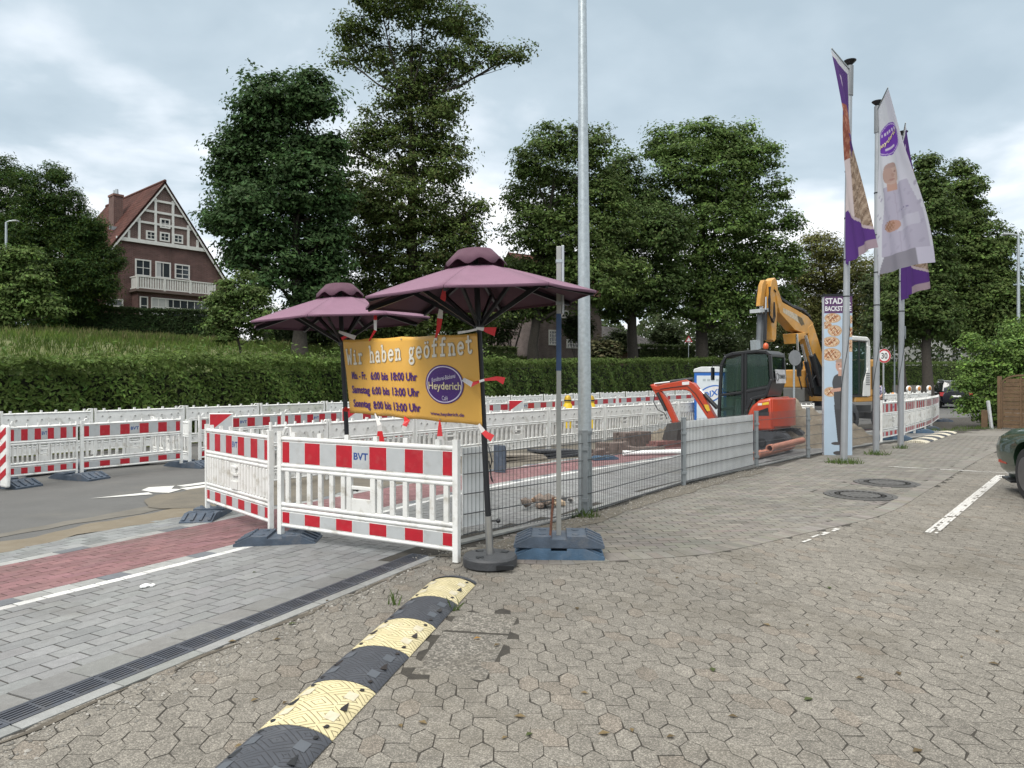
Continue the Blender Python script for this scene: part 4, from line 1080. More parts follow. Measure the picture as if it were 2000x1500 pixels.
# half-timbered top of the gable, a plate 6 cm proud
xi = xb - .12
mb = MB(); mb.prism([(-xi, zb + .1), (xi, zb + .1), (0, z_ap - .25)], -.06, -.004, lambda u, v, t: (u, t, v)); mb.build('gable_infill', m_infill, house)
tb = MB()
def hbeam(xa, za, xb_, zb_, w_, d=.11): tb.bar((xa, -.06 - d / 2 + .02, za), (xb_, -.06 - d / 2 + .02, zb_), d, w_, up=(0, 0, 1) if abs(xb_ - xa) > abs(zb_ - za) else (1, 0, 0))
def lim(z): return max(.05, (z_ap - .3 - z) / sl_)
hbeam(-xb - .1, zb, xb + .1, zb, .26, .13)
rows = [hpx(323, 441)[1], hpx(323, 418)[1], hpx(323, 396)[1]]
for r in rows: hbeam(-lim(r), r, lim(r), r, .15, .105)
for xx, zt in ((-.62, rows[2] + .9), (.62, rows[2] + .9), (-1.75, rows[1] - .1), (1.75, rows[1] - .1), (-2.45, rows[0]), (2.45, rows[0])):
    zt = min(zt, z_ap - .35 - abs(xx) * sl_); hbeam(xx, zb + .12, xx, zt, .16, .112)
tb.build('timber_frame', m_frame, house)
vb = MB()
for sgn in (-1, 1):
    vb.prism([(sgn * (HW + .1), z_ev - .15), (0, z_ap + .02), (0, z_ap - .30), (sgn * (HW + .1) - sgn * .0, z_ev - .50)], -.24, -.19, lambda u, v, t: (u, t, v))
vb.build('verge_board', m_frame, house)
for sgn in (-1, 1):
    roof_slab('roof', [(sgn * (HW + .3), -.25, z_ev - .3), (sgn * (HW + .3), DEP + .25, z_ev - .3), (0, DEP + .25, z_ap + .13), (0, -.25, z_ap + .13)], .14, m_redtile, house)
mb = MB(); mb.cyl((0, -.25, z_ap + .12), (0, DEP + .25, z_ap + .12), .11, n=8); mb.build('ridge_tiles', M('ridge', (.10, .036, .027), .8), house)
ch = MB(); ch.box(-2.2, -1.55, 3.4, 4.4, z_ap - 3.4, z_ap - .75); cho = ch.build('chimney', brick_mat('chimney_brick', (.10, .045, .037), (.13, .06, .048), (.16, .13, .12)), house)
ch = MB(); ch.box(-2.25, -1.50, 3.35, 4.45, z_ap - .75, z_ap - .6); ch.build('chimney_cap', M('cap', (.18, .10, .08), .9), cho)
for yy in (3.65, 4.1):
    ch = MB(); ch.cyl((-1.9, yy, z_ap - .6), (-1.9, yy, z_ap - .2), .12, .1, 10); ch.build('chimney_pot', m_galv, cho, smooth=50)
mb = MB(); q = (z_ap - .9 - 1.2 * 0) ; mb.box(-2.9, -2.2, 2.2, 2.3, z_ap - 3.55, z_ap - 3.3); mb.build('roof_light', m_galv, house)
def hwin(x0, y0, x1, y1, nx, nz, y=0., **k):
    a, b = hpx(x0, y0), hpx(x1, y1); return window(house, a[0], b[0], min(a[1], b[1]), max(a[1], b[1]), y, nx, nz, **k)
hwin(311, 426, 331, 448, 2, 2, -.10, fr=.10)
for a in ((284, 450, 303, 470), (311, 453, 330, 473.5), (337, 457, 356, 477)): hwin(*a, 2, 2, -.10, fr=.10)
hwin(263.5, 505, 294.5, 541, 2, 2, -.02)
hwin(303, 510, 333, 545, 2, 1, -.02, curtain=True)
hwin(341, 515, 370, 547, 2, 3, -.02)
hwin(207, 582, 240, 600, 2, 1, -.02)
# bay with the balcony on top
x0b, x1b = hpx(262, 575)[0] - .3, hpx(403, 575)[0] + .1; zf = hpx(300, 572)[1]
BO = 1.3
mb = MB(); mb.box(x0b + .15, x1b - .15, -BO + .2, -.003, hz, zf - .12); mb.build('bay_wall', m_clinker, house)
mb = MB(); mb.box(x0b - .05, x1b + .05, -BO - .05, -.002, zf - .12, zf + .03); bal = mb.build('balcony_floor', M('balcony_edge', (.12, .09, .08), .8), house)
zr = zf + .98
rl = MB()
rl.box(x0b, x1b, -BO, -BO + .1, zr - .08, zr); rl.box(x0b, x1b, -BO + .02, -BO + .08, zf + .1, zf + .18)
for xx in (x0b, x1b - .1): rl.box(xx, xx + .1, -BO + .1, -.01, zr - .08, zr); rl.box(xx + .02, xx + .08, -BO + .1, -.01, zf + .1, zf + .18)
for xx in np.linspace(x0b, x1b - .12, 4): rl.box(xx, xx + .12, -BO - .012, -BO + .112, zf + .03, zr + .03)
rl.build('balcony_rail', m_frame, house)
sl2 = MB(); n_ = int((x1b - x0b) / .17)
for i in range(n_):
    xx = x0b + (x1b - x0b) * (i + .5) / n_; sl2.box(xx - .058, xx + .058, -BO + .03, -BO + .06, zf + .18, zr - .08)
for yy in np.arange(-BO + .2, -.1, .17):
    for xx in (x0b + .03, x1b - .06): sl2.box(xx, xx + .03, yy - .058, yy + .058, zf + .18, zr - .08)
sl2.build('balusters', m_frame, house)
window(house, x0b + 1.0, x1b - .5, zf - 1.75, zf - .45, -BO + .2, 8, 2, .08, .05, curtain=True)
window(house, x0b + .25, x0b + .8, zf - 1.75, zf - .45, -BO + .2, 1, 2, .07, .04)

# ---- small brick house behind the lamp post
def block_house(name, label, pa, pb, depth, zb_, ze, wallmat, rz_top=None, roofmat=None, wins=(), Ya=60, Yb=64):
    A, B = P(pa, 0, Ya), P(pb, 0, Yb); A.z = B.z = 0
    d = (B - A); L = d.length; root = thing(name, label, 'house', (A.x, A.y, 0), math.atan2(d.y, d.x))
    mb = MB(); mb.box(0, L, 0, depth, zb_, ze); mb.build('wall', wallmat, root)
    if rz_top:
        ov = .4
        roof_slab('roof', [(-ov, -ov, ze - .15), (L + ov, -ov, ze - .15), (L + ov, depth / 2, rz_top), (-ov, depth / 2, rz_top)], .18, roofmat, root)
        roof_slab('roof', [(-ov, depth + ov, ze - .15), (L + ov, depth + ov, ze - .15), (L + ov, depth / 2, rz_top), (-ov, depth / 2, rz_top)], .18, roofmat, root)
        for xx in (0.0, L - .2):
            mb = MB(); mb.prism([(.02, ze), (depth - .02, ze), (depth / 2, rz_top - .25)], xx, xx + .2, lambda u, v, t: (t, u, v)); mb.build('gable', wallmat, root)
    for (x0, y0, x1, y1, nx, nz) in wins:
        def loc(px, py):
            k = (px - CX) / F; u = d / L; t = (k * A.y - A.x) / (u.x - k * u.y); return t, HC + (HY - py) / F * (A.y + u.y * t)
        a, b = loc(x0, y0), loc(x1, y1); window(root, a[0], b[0], min(a[1], b[1]), max(a[1], b[1]), -.02, nx, nz, .12, .06)
    return root, A, L
zz2 = 1.6 + (742 - 600) / F * 62
block_house('brick_house', 'small grey-brown brick house with two white barred windows behind the lamp post', 1052, 1175, 8, 2.5, zz2 + 1.2, brick_mat('greyish_brick', (.11, .075, .068), (.16, .115, .105), (.22, .20, .19)),
            zz2 + 5, m_redtile, [(1071, 644, 1093, 675, 4, 4), (1106, 662, 1134, 681, 5, 2), (1088, 605, 1110, 622, 3, 2)])
# dark tiled bungalow roof further right
A, B = P(1165, 0, 74), P(1330, 0, 84)
root = thing('bungalow', 'low house with dark grey tiled roof and white gable boards behind the forked tree', 'house', (A.x, A.y, 0), math.atan2(B.y - A.y, B.x - A.x))
L = (B - A).length; L = math.hypot(B.x - A.x, B.y - A.y); ze = 1.6 + (742 - 690) / F * 78 + .2; zt = 1.6 + (742 - 630) / F * 76
mb = MB(); mb.box(.5, L - .5, .5, 8.5, 2, ze + .1); mb.build('wall', m_clinker, root)
roof_slab('roof', [(-.2, -.4, ze), (L + 1.5, -.4, ze), (L * .55, 4.5, zt), (.8, 4.5, zt)], .2, m_darktile, root)
roof_slab('roof', [(-.2, 9.4, ze), (L + 1.5, 9.4, ze), (L * .55, 4.5, zt), (.8, 4.5, zt)], .2, m_darktile, root)
mb = MB(); mb.prism([(-.3, ze - .1), (4.4, zt + .12), (9.3, ze - .1), (9.3, ze - .5), (4.5, zt - .3), (-.3, ze - .5)], -.35, -.2, lambda u, v, t: (t + 0, u, v)); mb.build('verge_board', m_frame, root)
# pale house far behind the right barriers
block_house('apartment_house', 'far white rendered house with brick base and white framed windows above the parked dark car', 1780, 1915, 9, 0, 9.5, M('white_render', (.62, .62, .60), .85, var=.06), 13, m_darktile,
            [(1811, 680, 1822, 700, 2, 1), (1858, 683, 1872, 700, 2, 1), (1832, 684, 1844, 700, 2, 1)], 98, 100)
root, A, L = block_house('garden_wall', 'long low stone wall under the far hedge behind the right barriers', 1745, 1900, .5, -.4, 1.05, M('field_stone', (.20, .185, .165), .95, var=.35, scale=5, col2=(.10, .095, .088), bump=1, bscale=9), None, None, (), 74, 72)
root['category'] = 'wall'
# ================================================================== BARRIERS
def make_barrier(style):
    """2 m site barrier, x 0..2, front towards -y. style: 'striped', 'ribbed', 'plain'"""
    root = bpy.data.objects.new('site_barrier', None); COL.objects.link(root)
    fr = MB()
    for x in (.025, 1.975):
        fr.box(x - .024, x + .024, -.024, .024, .0, 1.06)
    def rail(z, r, y0=0): fr.cyl((.05, y0, z), (1.95, y0, z), r, n=10)
    rail(.985, .024); rail(.715, .022); rail(.672, .022); rail(.318, .022); rail(.270, .020); rail(.105, .020)
    for x in np.linspace(.2, 1.8, 6): fr.box(x - .022, x + .022, -.016, .016, 1.0, 1.055)
    fr.tube([(.05, 0, 1.02), (.09, 0, 1.10), (.15, 0, 1.10), (.16, 0, 1.01)] if style == 'striped' else [(1.85, 0, 1.0), (1.9, 0, 1.05), (1.94, 0, 1.05), (1.95, 0, 1.0)], .014, 6)
    fr.build('frame', m_white, root, smooth=40)
    def band(nm, z0, z1):
        b = MB(); b.box(.05, 1.95, -.012, .012, z0, z1)
        if style != 'plain':
            for sgn in (-1,):
                n = 10; L0, L1 = .056, 1.944
                edges = [0] + [.05 + .1 * i for i in range(10)] + [1]
                for i in range(11):
                    x0, x1 = L0 + (L1 - L0) * edges[i], L0 + (L1 - L0) * edges[i + 1]
                    y0, y1 = (-.0145, -.0122)
                    g = .003
                    b.box(x0 + g, x1 - g, y0, y1, z0 + .008, z1 - .008, 1 if i % 2 == 0 else 2)
            if nm == 'upper_panel':
                lettering(b, 'BVT', lambda a, c: (a, -.0152, c), 1.0, (z0 + z1) / 2 + .005, .092, mi=3, bold=.0028)
        else:
            for i, x in enumerate((.16, .32, .55, .85, 1.15, 1.45, 1.68, 1.84)):
                zc = (z0 + z1) / 2 + (.02 if i in (0, 7) else 0)
                if nm == 'upper_panel' or i % 3 == 0:
                    b.cyl((x, -.0125, zc), (x, -.019, zc), .026, .030, n=12, mi=0); b.cyl((x, -.019, zc), (x, -.0205, zc), .021, n=12, mi=4)
        b.build(nm, [m_white, m_red, m_grey_refl, m_bluetext, M('dimple_grey', (.30, .30, .29), .7)], root)
    band('upper_panel', .737, .962); band('lower_panel', .125, .250)
    g = MB()
    if style == 'ribbed':
        g.box(.05, 1.95, -.004, .010, .33, .655)
        for x in np.arange(.1, 1.93, .0865):
            if abs(x - 1.0) > .13: g.cyl((x, -.006, .34), (x, -.006, .65), .022, n=8)
        g.box(.90, 1.10, -.03, -.004, .34, .44); g.box(.92, 1.08, -.034, -.004, .50, .53); g.box(.92, 1.08, -.034, -.004, .585, .615); g.box(.96, 1.04, -.030, -.004, .53, .585)
    else:
        for i, x in enumerate(np.arange(.12, 1.93, .1355)):
            if abs(x - 1.0) > .17: g.box(x - .024, x + .024, -.016, .016, .325, .668)
        g.box(.84, .895, -.018, .018, .325, .668); g.box(1.105, 1.16, -.018, .018, .325, .668)
        g.box(.895, 1.105, -.016, .016, .325, .455); g.box(.895, 1.105, -.014, .014, .54, .575)
    g.build('bars', M('grimy_plastic', (.66, .655, .63), .55, var=.08, scale=3, dirt=(.30, .265, .195), dscale=7, dfac=.85), root, bevel=.006)
    return root

proto_b = {s: make_barrier(s) for s in ('striped', 'ribbed', 'plain')}
used_b = set()
def barrier(style, A, B, label, group, flip=False, h=1.0):
    """barrier standing from ground point A (its left end seen from the front) to B"""
    A, B = Vector(A), Vector(B)
    if flip: A, B = B, A
    o = proto_b[style] if style not in used_b else copy_tree(proto_b[style]); used_b.add(style)
    d = B - A; L = math.hypot(d.x, d.y)
    o.location = A; o.rotation_euler = (0, -math.atan2(d.z, L), math.atan2(d.y, d.x)); o.scale = (d.length / 2.0, 1, h)
    return tag(o, label, 'barrier', group)

# rubber feet
def make_foot(mat, name='rubber_foot'):
    f = MB()
    prof = [(-.40, 0), (-.40, .03), (-.23, .105), (-.07, .105), (-.07, .08), (.07, .08), (.07, .105), (.23, .105), (.40, .03), (.40, 0)]
    f.prism(prof, -.19, .19, lambda u, v, t: (u, t, v))
    for sgn in (-1, 1):
        for t in (-.15, -.05, .05, .15):
            a = Vector((sgn * .385, t, .045)); b = Vector((sgn * .245, t, .108)); f.bar(a, b, .035, .02)
    for x in (-.15, .15):
        for y in (-.1, .1): f.cyl((x, y, .104), (x, y, .112), .035, n=10)
    o = f.build(name, mat, None, bevel=.008)
    return o
foot_protos = {'grey': make_foot(m_rubber), 'blue': make_foot(m_bluerub)}
used_f = set()
def foot(kind, p, rz, label, dz=0.0, sc=1.0, group='rubber feet under the barriers', ry=0):
    o = foot_protos[kind] if kind not in used_f else foot_protos[kind].copy()
    if kind in used_f: COL.objects.link(o)
    used_f.add(kind)
    o.location = (p[0], p[1], p[2] + dz); o.rotation_euler = (0, ry, rz); o.scale = (sc, sc, sc)
    return tag(o, label, 'barrier foot', group)

GF = 'striped barriers closing the drive'
A0 = gp(545, 1052, .03); A1 = gp(897, 1103)
A0 = Vector((A0.x, A0.y, Z(A0.x, A0.y) + .07)); A1.z += .02
barrier('striped', A0, A1, 'foremost dirty white barrier with red blocks and blue letters, before the parasol poles', GF)
B0 = gp(404, 1008); B0.z += .10; B1 = gp(531, 1052); B1.z += .07
barrier('ribbed', B0, B1, 'closed ribbed barrier with narrow red stripes, turned away to the left of the foremost one', GF)
foot('grey', gp(404, 1012), R(95), 'blue-grey rubber foot at the far left end of the ribbed barrier')
fa = gp(545, 1060); foot('grey', fa, math.atan2(A1.y - A0.y, A1.x - A0.x) + R(35), 'blue-grey rubber foot where the ribbed barrier meets the foremost one')

# row on the far side of the road
LP0, LD = (-6.9, 15.3), (.554, .833)
GL = 'red and white barriers along the road'
cols = [-190, 16, 157, 362]
lab = ['striped barrier cut off by the left picture edge', 'striped road barrier beside the white edge post, blue letters near its left end', 'striped road barrier next to the gap, with pipes seen through its bars']
for i in range(3):
    a, b = on_line(cols[i], LP0, LD), on_line(cols[i + 1] - 6, LP0, LD); a.z += .08; b.z += .08
    barrier('striped', a, b, lab[i], GL, h=.96)
for px, l in ((18, 'dark blue rubber foot at the left picture edge under the road barriers'), (155, 'blue rubber foot under the joint of the two left road barriers'), (372, 'blue rubber foot behind the left end of the ribbed barrier, at the road')):
    p = on_line(px, LP0, LD); foot('grey', p, R(-18), l, sc=1.25)
cols = [388, 552, 676, 840, 951, 1087, 1205, 1300, 1400]
LNAMES = ['red and white barrier behind the warning board above the ribbed barrier', 'red and white road barrier left of the far banner pole, blue letters showing', 'red and white road barrier showing under the left half of the banner', 'red and white road barrier behind the right half of the banner',
          'first red and white road barrier right of the near parasol pole', 'red and white road barrier behind the tall lamp post', 'red and white road barrier between lamp post and orange digger arm', 'red and white road barrier behind the orange digger arm']
WNAMES = {0: 'white barrier at the foot of the hedge, cut off by the left picture edge', 1: 'white dimpled hedge-side barrier above the two left road barriers', 2: 'white hedge-side barrier just right of the first dark gap', 3: 'white hedge-side barrier above the warning board and ribbed barrier',
          4: 'white barrier before the hedge with green algae stains on its upper board', 5: 'white hedge-side barrier right of the algae-stained one, partly behind the banner', 6: 'white hedge-side barrier hidden behind the middle of the banner', 7: 'white hedge-side barrier behind the right banner edge and near pole',
          8: 'first white hedge-side barrier right of the near parasol pole', 9: 'second white hedge-side barrier right of the near parasol pole', 10: 'white hedge-side barrier behind the silver sign post', 11: 'white hedge-side barrier behind the tall lamp post',
          12: 'first white hedge-side barrier right of the tall lamp post', 13: 'second white hedge-side barrier right of the tall lamp post', 14: 'white hedge-side barrier at the tip of the orange digger arm', 15: 'last white hedge-side barrier, just left of the portable toilet'}
names = ['first', 'second', 'third', 'fourth', 'fifth', 'sixth', 'seventh', 'eighth', 'ninth', 'tenth', 'eleventh', 'twelfth']
for i in range(len(cols) - 1):
    a, b = on_line(cols[i], LP0, LD), on_line(cols[i + 1], LP0, LD); a.z += .08; b.z += .08
    barrier('striped', a, b, LNAMES[i], GL, h=.96)
# a barrier across the gap
a = on_line(372, LP0, LD); barrier('plain', a, (a.x - 1.5, a.y + 1.3, a.z), 'white barrier standing across the gap in the striped row', 'white barriers of the work site', h=.96)

GW = 'white barriers along the hedge'
WL0, WLD = (-10.9, 14.7), (.5577, .83)
cols = [-130, 0, 184, 363, 508, 637, 745, 850, 948, 999, 1063, 1121, 1173, 1223, 1269, 1320, 1372]
for i in range(len(cols) - 1):
    a, b = on_line(cols[i], WL0, WLD), on_line(cols[i + 1] - 3, WL0, WLD)
    l = WNAMES[i]
    o = barrier('plain', a, b, l, GW)
    if i == 4:
        for ch in o.children:
            if ch.name.startswith('upper_panel'):
                ch.data = ch.data.copy(); ch.data.materials[0] = M('algae_stained_plastic', (.55, .55, .50), .7, var=.08, dirt=(.22, .25, .08), dscale=2.5, dfac=.85)

GM = 'white barriers in the middle of the site'
ML0, MLD = (-4.1, 11.4), (.593, .805)
cols = [527, 641, 810, 944, 1072, 1181, 1258, 1325, 1395]
lab = ['left end of the row, behind the ribbed barrier', 'left of the banner pole under the banner', 'below the right half of the banner', 'left of the lamp post', 'behind the tall lamp post', 'left of the red digger arm', 'behind the red digger arm', 'behind the black digger cab']
for i in range(len(cols) - 1):
    a, b = on_line(cols[i], ML0, MLD), on_line(cols[i + 1] - 2, ML0, MLD); a.z += .02; b.z += .02
    barrier('plain', a, b, 'white open-barred barrier of the middle row, ' + lab[i], GM)

# warning boards with a red and grey slanting field
def warn_board(px, Y_line, D, label, w_=.50, hgt=.42, z0=.72, yaw=R(8)):
    p = on_line(px, Y_line, D)
    d = Vector((p.x, p.y, 0)).normalized(); p = Vector((p.x - d.x * .35, p.y - d.y * .35, p.z))
    t = thing('warning_board', label, 'warning board', p, yaw, 'slant-striped warning boards')
    mb = MB(); mb.box(-w_ / 2, w_ / 2, -.02, .02, z0, z0 + hgt); mb.build('board', m_white, t, bevel=.015)
    mb = MB(); a = .02
    mb.add([(-w_ / 2 + a, -.0225, z0 + a), (-w_ / 2 + a, -.0225, z0 + hgt - a), (w_ / 2 - a, -.0225, z0 + hgt - a)], [(0, 1, 2)], 0)
    mb.add([(-w_ / 2 + a, -.0225, z0 + a), (w_ / 2 - a, -.0225, z0 + hgt - a), (w_ / 2 - a, -.0225, z0 + a)], [(0, 1, 2)], 1)
    mb.build('stripes', [m_red, m_grey_refl], t)
    mb = MB(); mb.box(-.03, .03, -.015, .015, 0, z0); mb.build('post', m_white, t)
    return t
warn_board(432, LP0, LD, 'red and grey warning board above the ribbed barrier')
warn_board(688, LP0, LD, 'red and grey warning board under the lower left banner corner', .55)
warn_board(1008, LP0, LD, 'red and grey warning board right of the near parasol pole', .55)
t = thing('warning_post', 'narrow white edge post with red slant before the left road barriers', 'edge post', on_line(10, LP0, LD) + Vector((.25, -.35, 0)), R(-30))
mb = MB(); mb.box(-.12, .12, -.035, .035, .05, 1.1); mb.build('body', m_white, t, bevel=.03)
mb = MB()
for i in range(4):
    z = .15 + i * .23; mb.add([(-.1, -.0375, z), (.1, -.0375, z + .12), (.1, -.0375, z + .24), (-.1, -.0375, z + .12)], [(0, 1, 2, 3)])
mb.build('stripes', m_red, t)

# fenced heap seen through the gap: wire cage and clay pipes
p = on_line(372, LP0, LD) + Vector((.1, 1.0, 0))
def pipe(a, b, r, mat, label, group, cat='pipe', inner=True):
    a, b = Vector(a), Vector(b); L = (b - a).length; d = b - a
    mb = MB(); n = 16; prof = [(r * .82, 0), (r, 0), (r * 1.16, 0), (r * 1.16, .12), (r, .14), (r, L), (r * .84, L)] 
    vs_ = []
    for rr, z in prof + [(r * .82, L - .02), (r * .82, .02)]:
        for i in range(n): vs_.append((rr * math.cos(2 * math.pi * i / n), rr * math.sin(2 * math.pi * i / n), z))
    k = len(prof) + 2
    mb.add(vs_, [(q * n + i, q * n + (i + 1) % n, ((q + 1) % k) * n + (i + 1) % n, ((q + 1) % k) * n + i) for q in range(k) for i in range(n)])
    o = mb.build('drain_pipe', mat, None, smooth=40); o.location = a; o.rotation_euler = d.to_track_quat('Z', 'Y').to_euler()
    return tag(o, label, cat, group)
m_clay = M('terracotta_pvc', (.46, .19, .125), .5, var=.12, dirt=(.35, .22, .16), dscale=6)
for i in range(5):
    q = p + Vector((rnd.uniform(-.5, .3), .2 * i, .12 + .22 * (i % 2))); pipe(q, q + Vector((.9, .5, rnd.uniform(-.05, .05))), .10, M('old_clay', (.22, .075, .045), .7, var=.3), 'reddish clay pipe of the heap seen through the barrier gap', 'clay pipes in the barrier gap')
# dark pipe lying behind the left road barriers
a = on_line(20, LP0, LD) + Vector((-.4, .9, .16)); b = on_line(300, LP0, LD) + Vector((-.55, .85, .16))
pipe(a, b, .13, M('grey_pipe', (.10, .11, .13), .5), 'long grey pipe lying behind the left road barriers', None)
pipe(a + Vector((0, .3, 0)), b + Vector((.5, .3, 0)), .09, M('bluegrey_pipe', (.16, .22, .30), .5), 'blue-grey pipe behind the long grey pipe', None)

# ================================================================== STEEL MESH FENCE
FP = [gp(906, 1056), gp(1142, 1010), gp(1335, 949), gp(1477, 913), gp(1578, 894), gp(1712, 872)]
m_fence = M('grey_coated_steel', (.22, .24, .25), .5, .3, var=.1)
m_wire = M('grey_wire', (.075, .08, .085), .55, .2, var=.1)
fence = thing('mesh_fence', 'grey double-wire mesh fence along the yard edge with two white privacy boards', 'fence', FP[0])
HF = [.86, .98, 1.0, 1.0, 1.0, 1.0]
o0_ = FP[0]
for i, p in enumerate(FP):
    if i == 0: continue
    mb = MB(); q = p - o0_; mb.box(q.x - .03, q.x + .03, q.y - .03, q.y + .03, q.z - .05, q.z + HF[i] + .02)
    mb.box(q.x - .034, q.x + .034, q.y - .034, q.y + .034, q.z + HF[i] + .02, q.z + HF[i] + .035)
    for z in (.2, .8): mb.box(q.x - .042, q.x + .042, q.y - .045, q.y + .01, q.z + z - .02, q.z + z + .02)
    mb.build('fence_post', m_fence, fence)
for i in range(len(FP) - 1):
    a, b = FP[i] - o0_, FP[i + 1] - o0_; d = Vector((b.x - a.x, b.y - a.y, 0)); L = d.length; n_ = int(L / .05)
    mb = MB(); h0_, h1_ = HF[i] if i else .92, HF[i + 1]
    for k in range(n_ + 1):
        f = k / n_; p = a.lerp(b, f); h_ = h0_ * (1 - f) + h1_ * f
        mb.bar(p + Vector((0, 0, .04)), p + Vector((0, 0, h_)), .0046, .0046)
    sd = Vector((-d.y, d.x, 0)).normalized() * .007
    for z in (.06, .26, .46, .66, .86):
        for s in (-1, 1): mb.bar(a + sd * s + Vector((0, 0, z)), b + sd * s + Vector((0, 0, z)), .0065, .0065)
    mb.build('wire_panel', m_wire, fence)
def privacy(i, f0, f1, z0, z1, off):
    a, b = FP[i] - o0_, FP[i + 1] - o0_; d = Vector((b.x - a.x, b.y - a.y, 0)).normalized(); sd = Vector((-d.y, d.x, 0))
    p, q = a.lerp(b, f0) + sd * off, a.lerp(b, f1) + sd * off
    mb = MB(); mb.bar(p + Vector((0, 0, (z0 + z1) / 2)), q + Vector((0, 0, (z0 + z1) / 2)), .012, z1 - z0); mb.build('privacy_board', m_whiteclean, fence)
privacy(2, .04, .97, .05, .97, .03)
privacy(0, .01, .17, .12, .92, .05)

# ================================================================== LAMP POST, SIGN POST ON FEET
p = gp(1143, 1004)
t = thing('lamp_post', 'tall galvanised street lamp post rising out of the picture beside the fence', 'lamp post', p)
mb = MB(); H = 9.2
lean = -.0035
pts = [(lean * z * 1.6, 0, z) for z in (-.05, .02, 1.0, 3, 6, H)]
mb.tube(pts, [.083, .082, .080, .070, .050, .036], 24); mb.build('pole', m_galv, t, smooth=60)
mb = MB(); mb.tube([(lean * H * 1.6, 0, H), (-.1, .3, H + .3), (-.2, .9, H + .4)], .03, 10); mb.build('arm', m_galv, t, smooth=60)
mb = MB(); mb.ball((-.3, 1.25, H + .4), .14, .42, .08); mb.build('lamp_head', m_alu, t, smooth=60)
mb = MB(); mb.cyl((0, 0, .0), (0, 0, .62), .0855, .0845, 24); mb.build('sleeve', m_galv, t, smooth=50)
mb = MB(); mb.box(-.035, .035, -.0885, -.08, .28, .56); mb.build('service_door', m_galv, t, bevel=.004)
mb = MB(); mb.cyl((0, 0, .95), (0, 0, 1.0), .086, n=24); mb.build('band', M('band', (.25, .27, .28), .5, .5), t, smooth=50)

p = gp(1094, 1098); p.z += .012
fdir = R(-3)
foot('blue', (p.x, p.y + .19, p.z), fdir, 'blue rubber foot under the sign post, lower one of the stack', group='stacked rubber feet of the sign post')
o = foot('grey', (p.x, p.y + .19, p.z + .106), fdir, 'blue-grey rubber foot carrying the sign post, on top of the stack', group='stacked rubber feet of the sign post')
sp = Vector((p.x, p.y + .19, p.z + .16))
t = thing('sign_post', 'silver square sign post with a blue wrapped stretch and a sign seen edge-on', 'sign post', sp)
mb = MB(); k = 6.39 / F
def zz_(py): return HC + (HY - py) * k - sp.z
mb.box(-.021, .021, -.021, .021, 0, zz_(480)); mb.build('post', M('dull_aluminium', (.36, .36, .34), .4, .55, var=.1), t, bevel=.003)
mb = MB(); mb.box(-.0225, .0225, -.0225, .0225, zz_(724), zz_(612)); mb.build('blue_sleeve', M('blue_film', (.035, .075, .17), .5, var=.25), t)
mb = MB(); mb.box(.024, .048, -.02, .42, zz_(612), zz_(478)); mb.build('sign_plate', m_alu, t, bevel=.004)
mb = MB(); mb.box(-.026, .03, -.026, .026, zz_(594), zz_(588)); mb.box(-.026, .03, -.026, .026, zz_(512), zz_(506)); mb.build('clamp', m_galv, t)
mb = MB(); mb.cyl((0, 0, 0), (.035, .05, .42), .011, n=8); o = mb.build('rebar_stake', m_rust, None); o.location = (p.x - .09, p.y + .05, p.z + .12)
tag(o, 'rusty steel stake stuck in the rubber feet beside the sign post', 'stake')

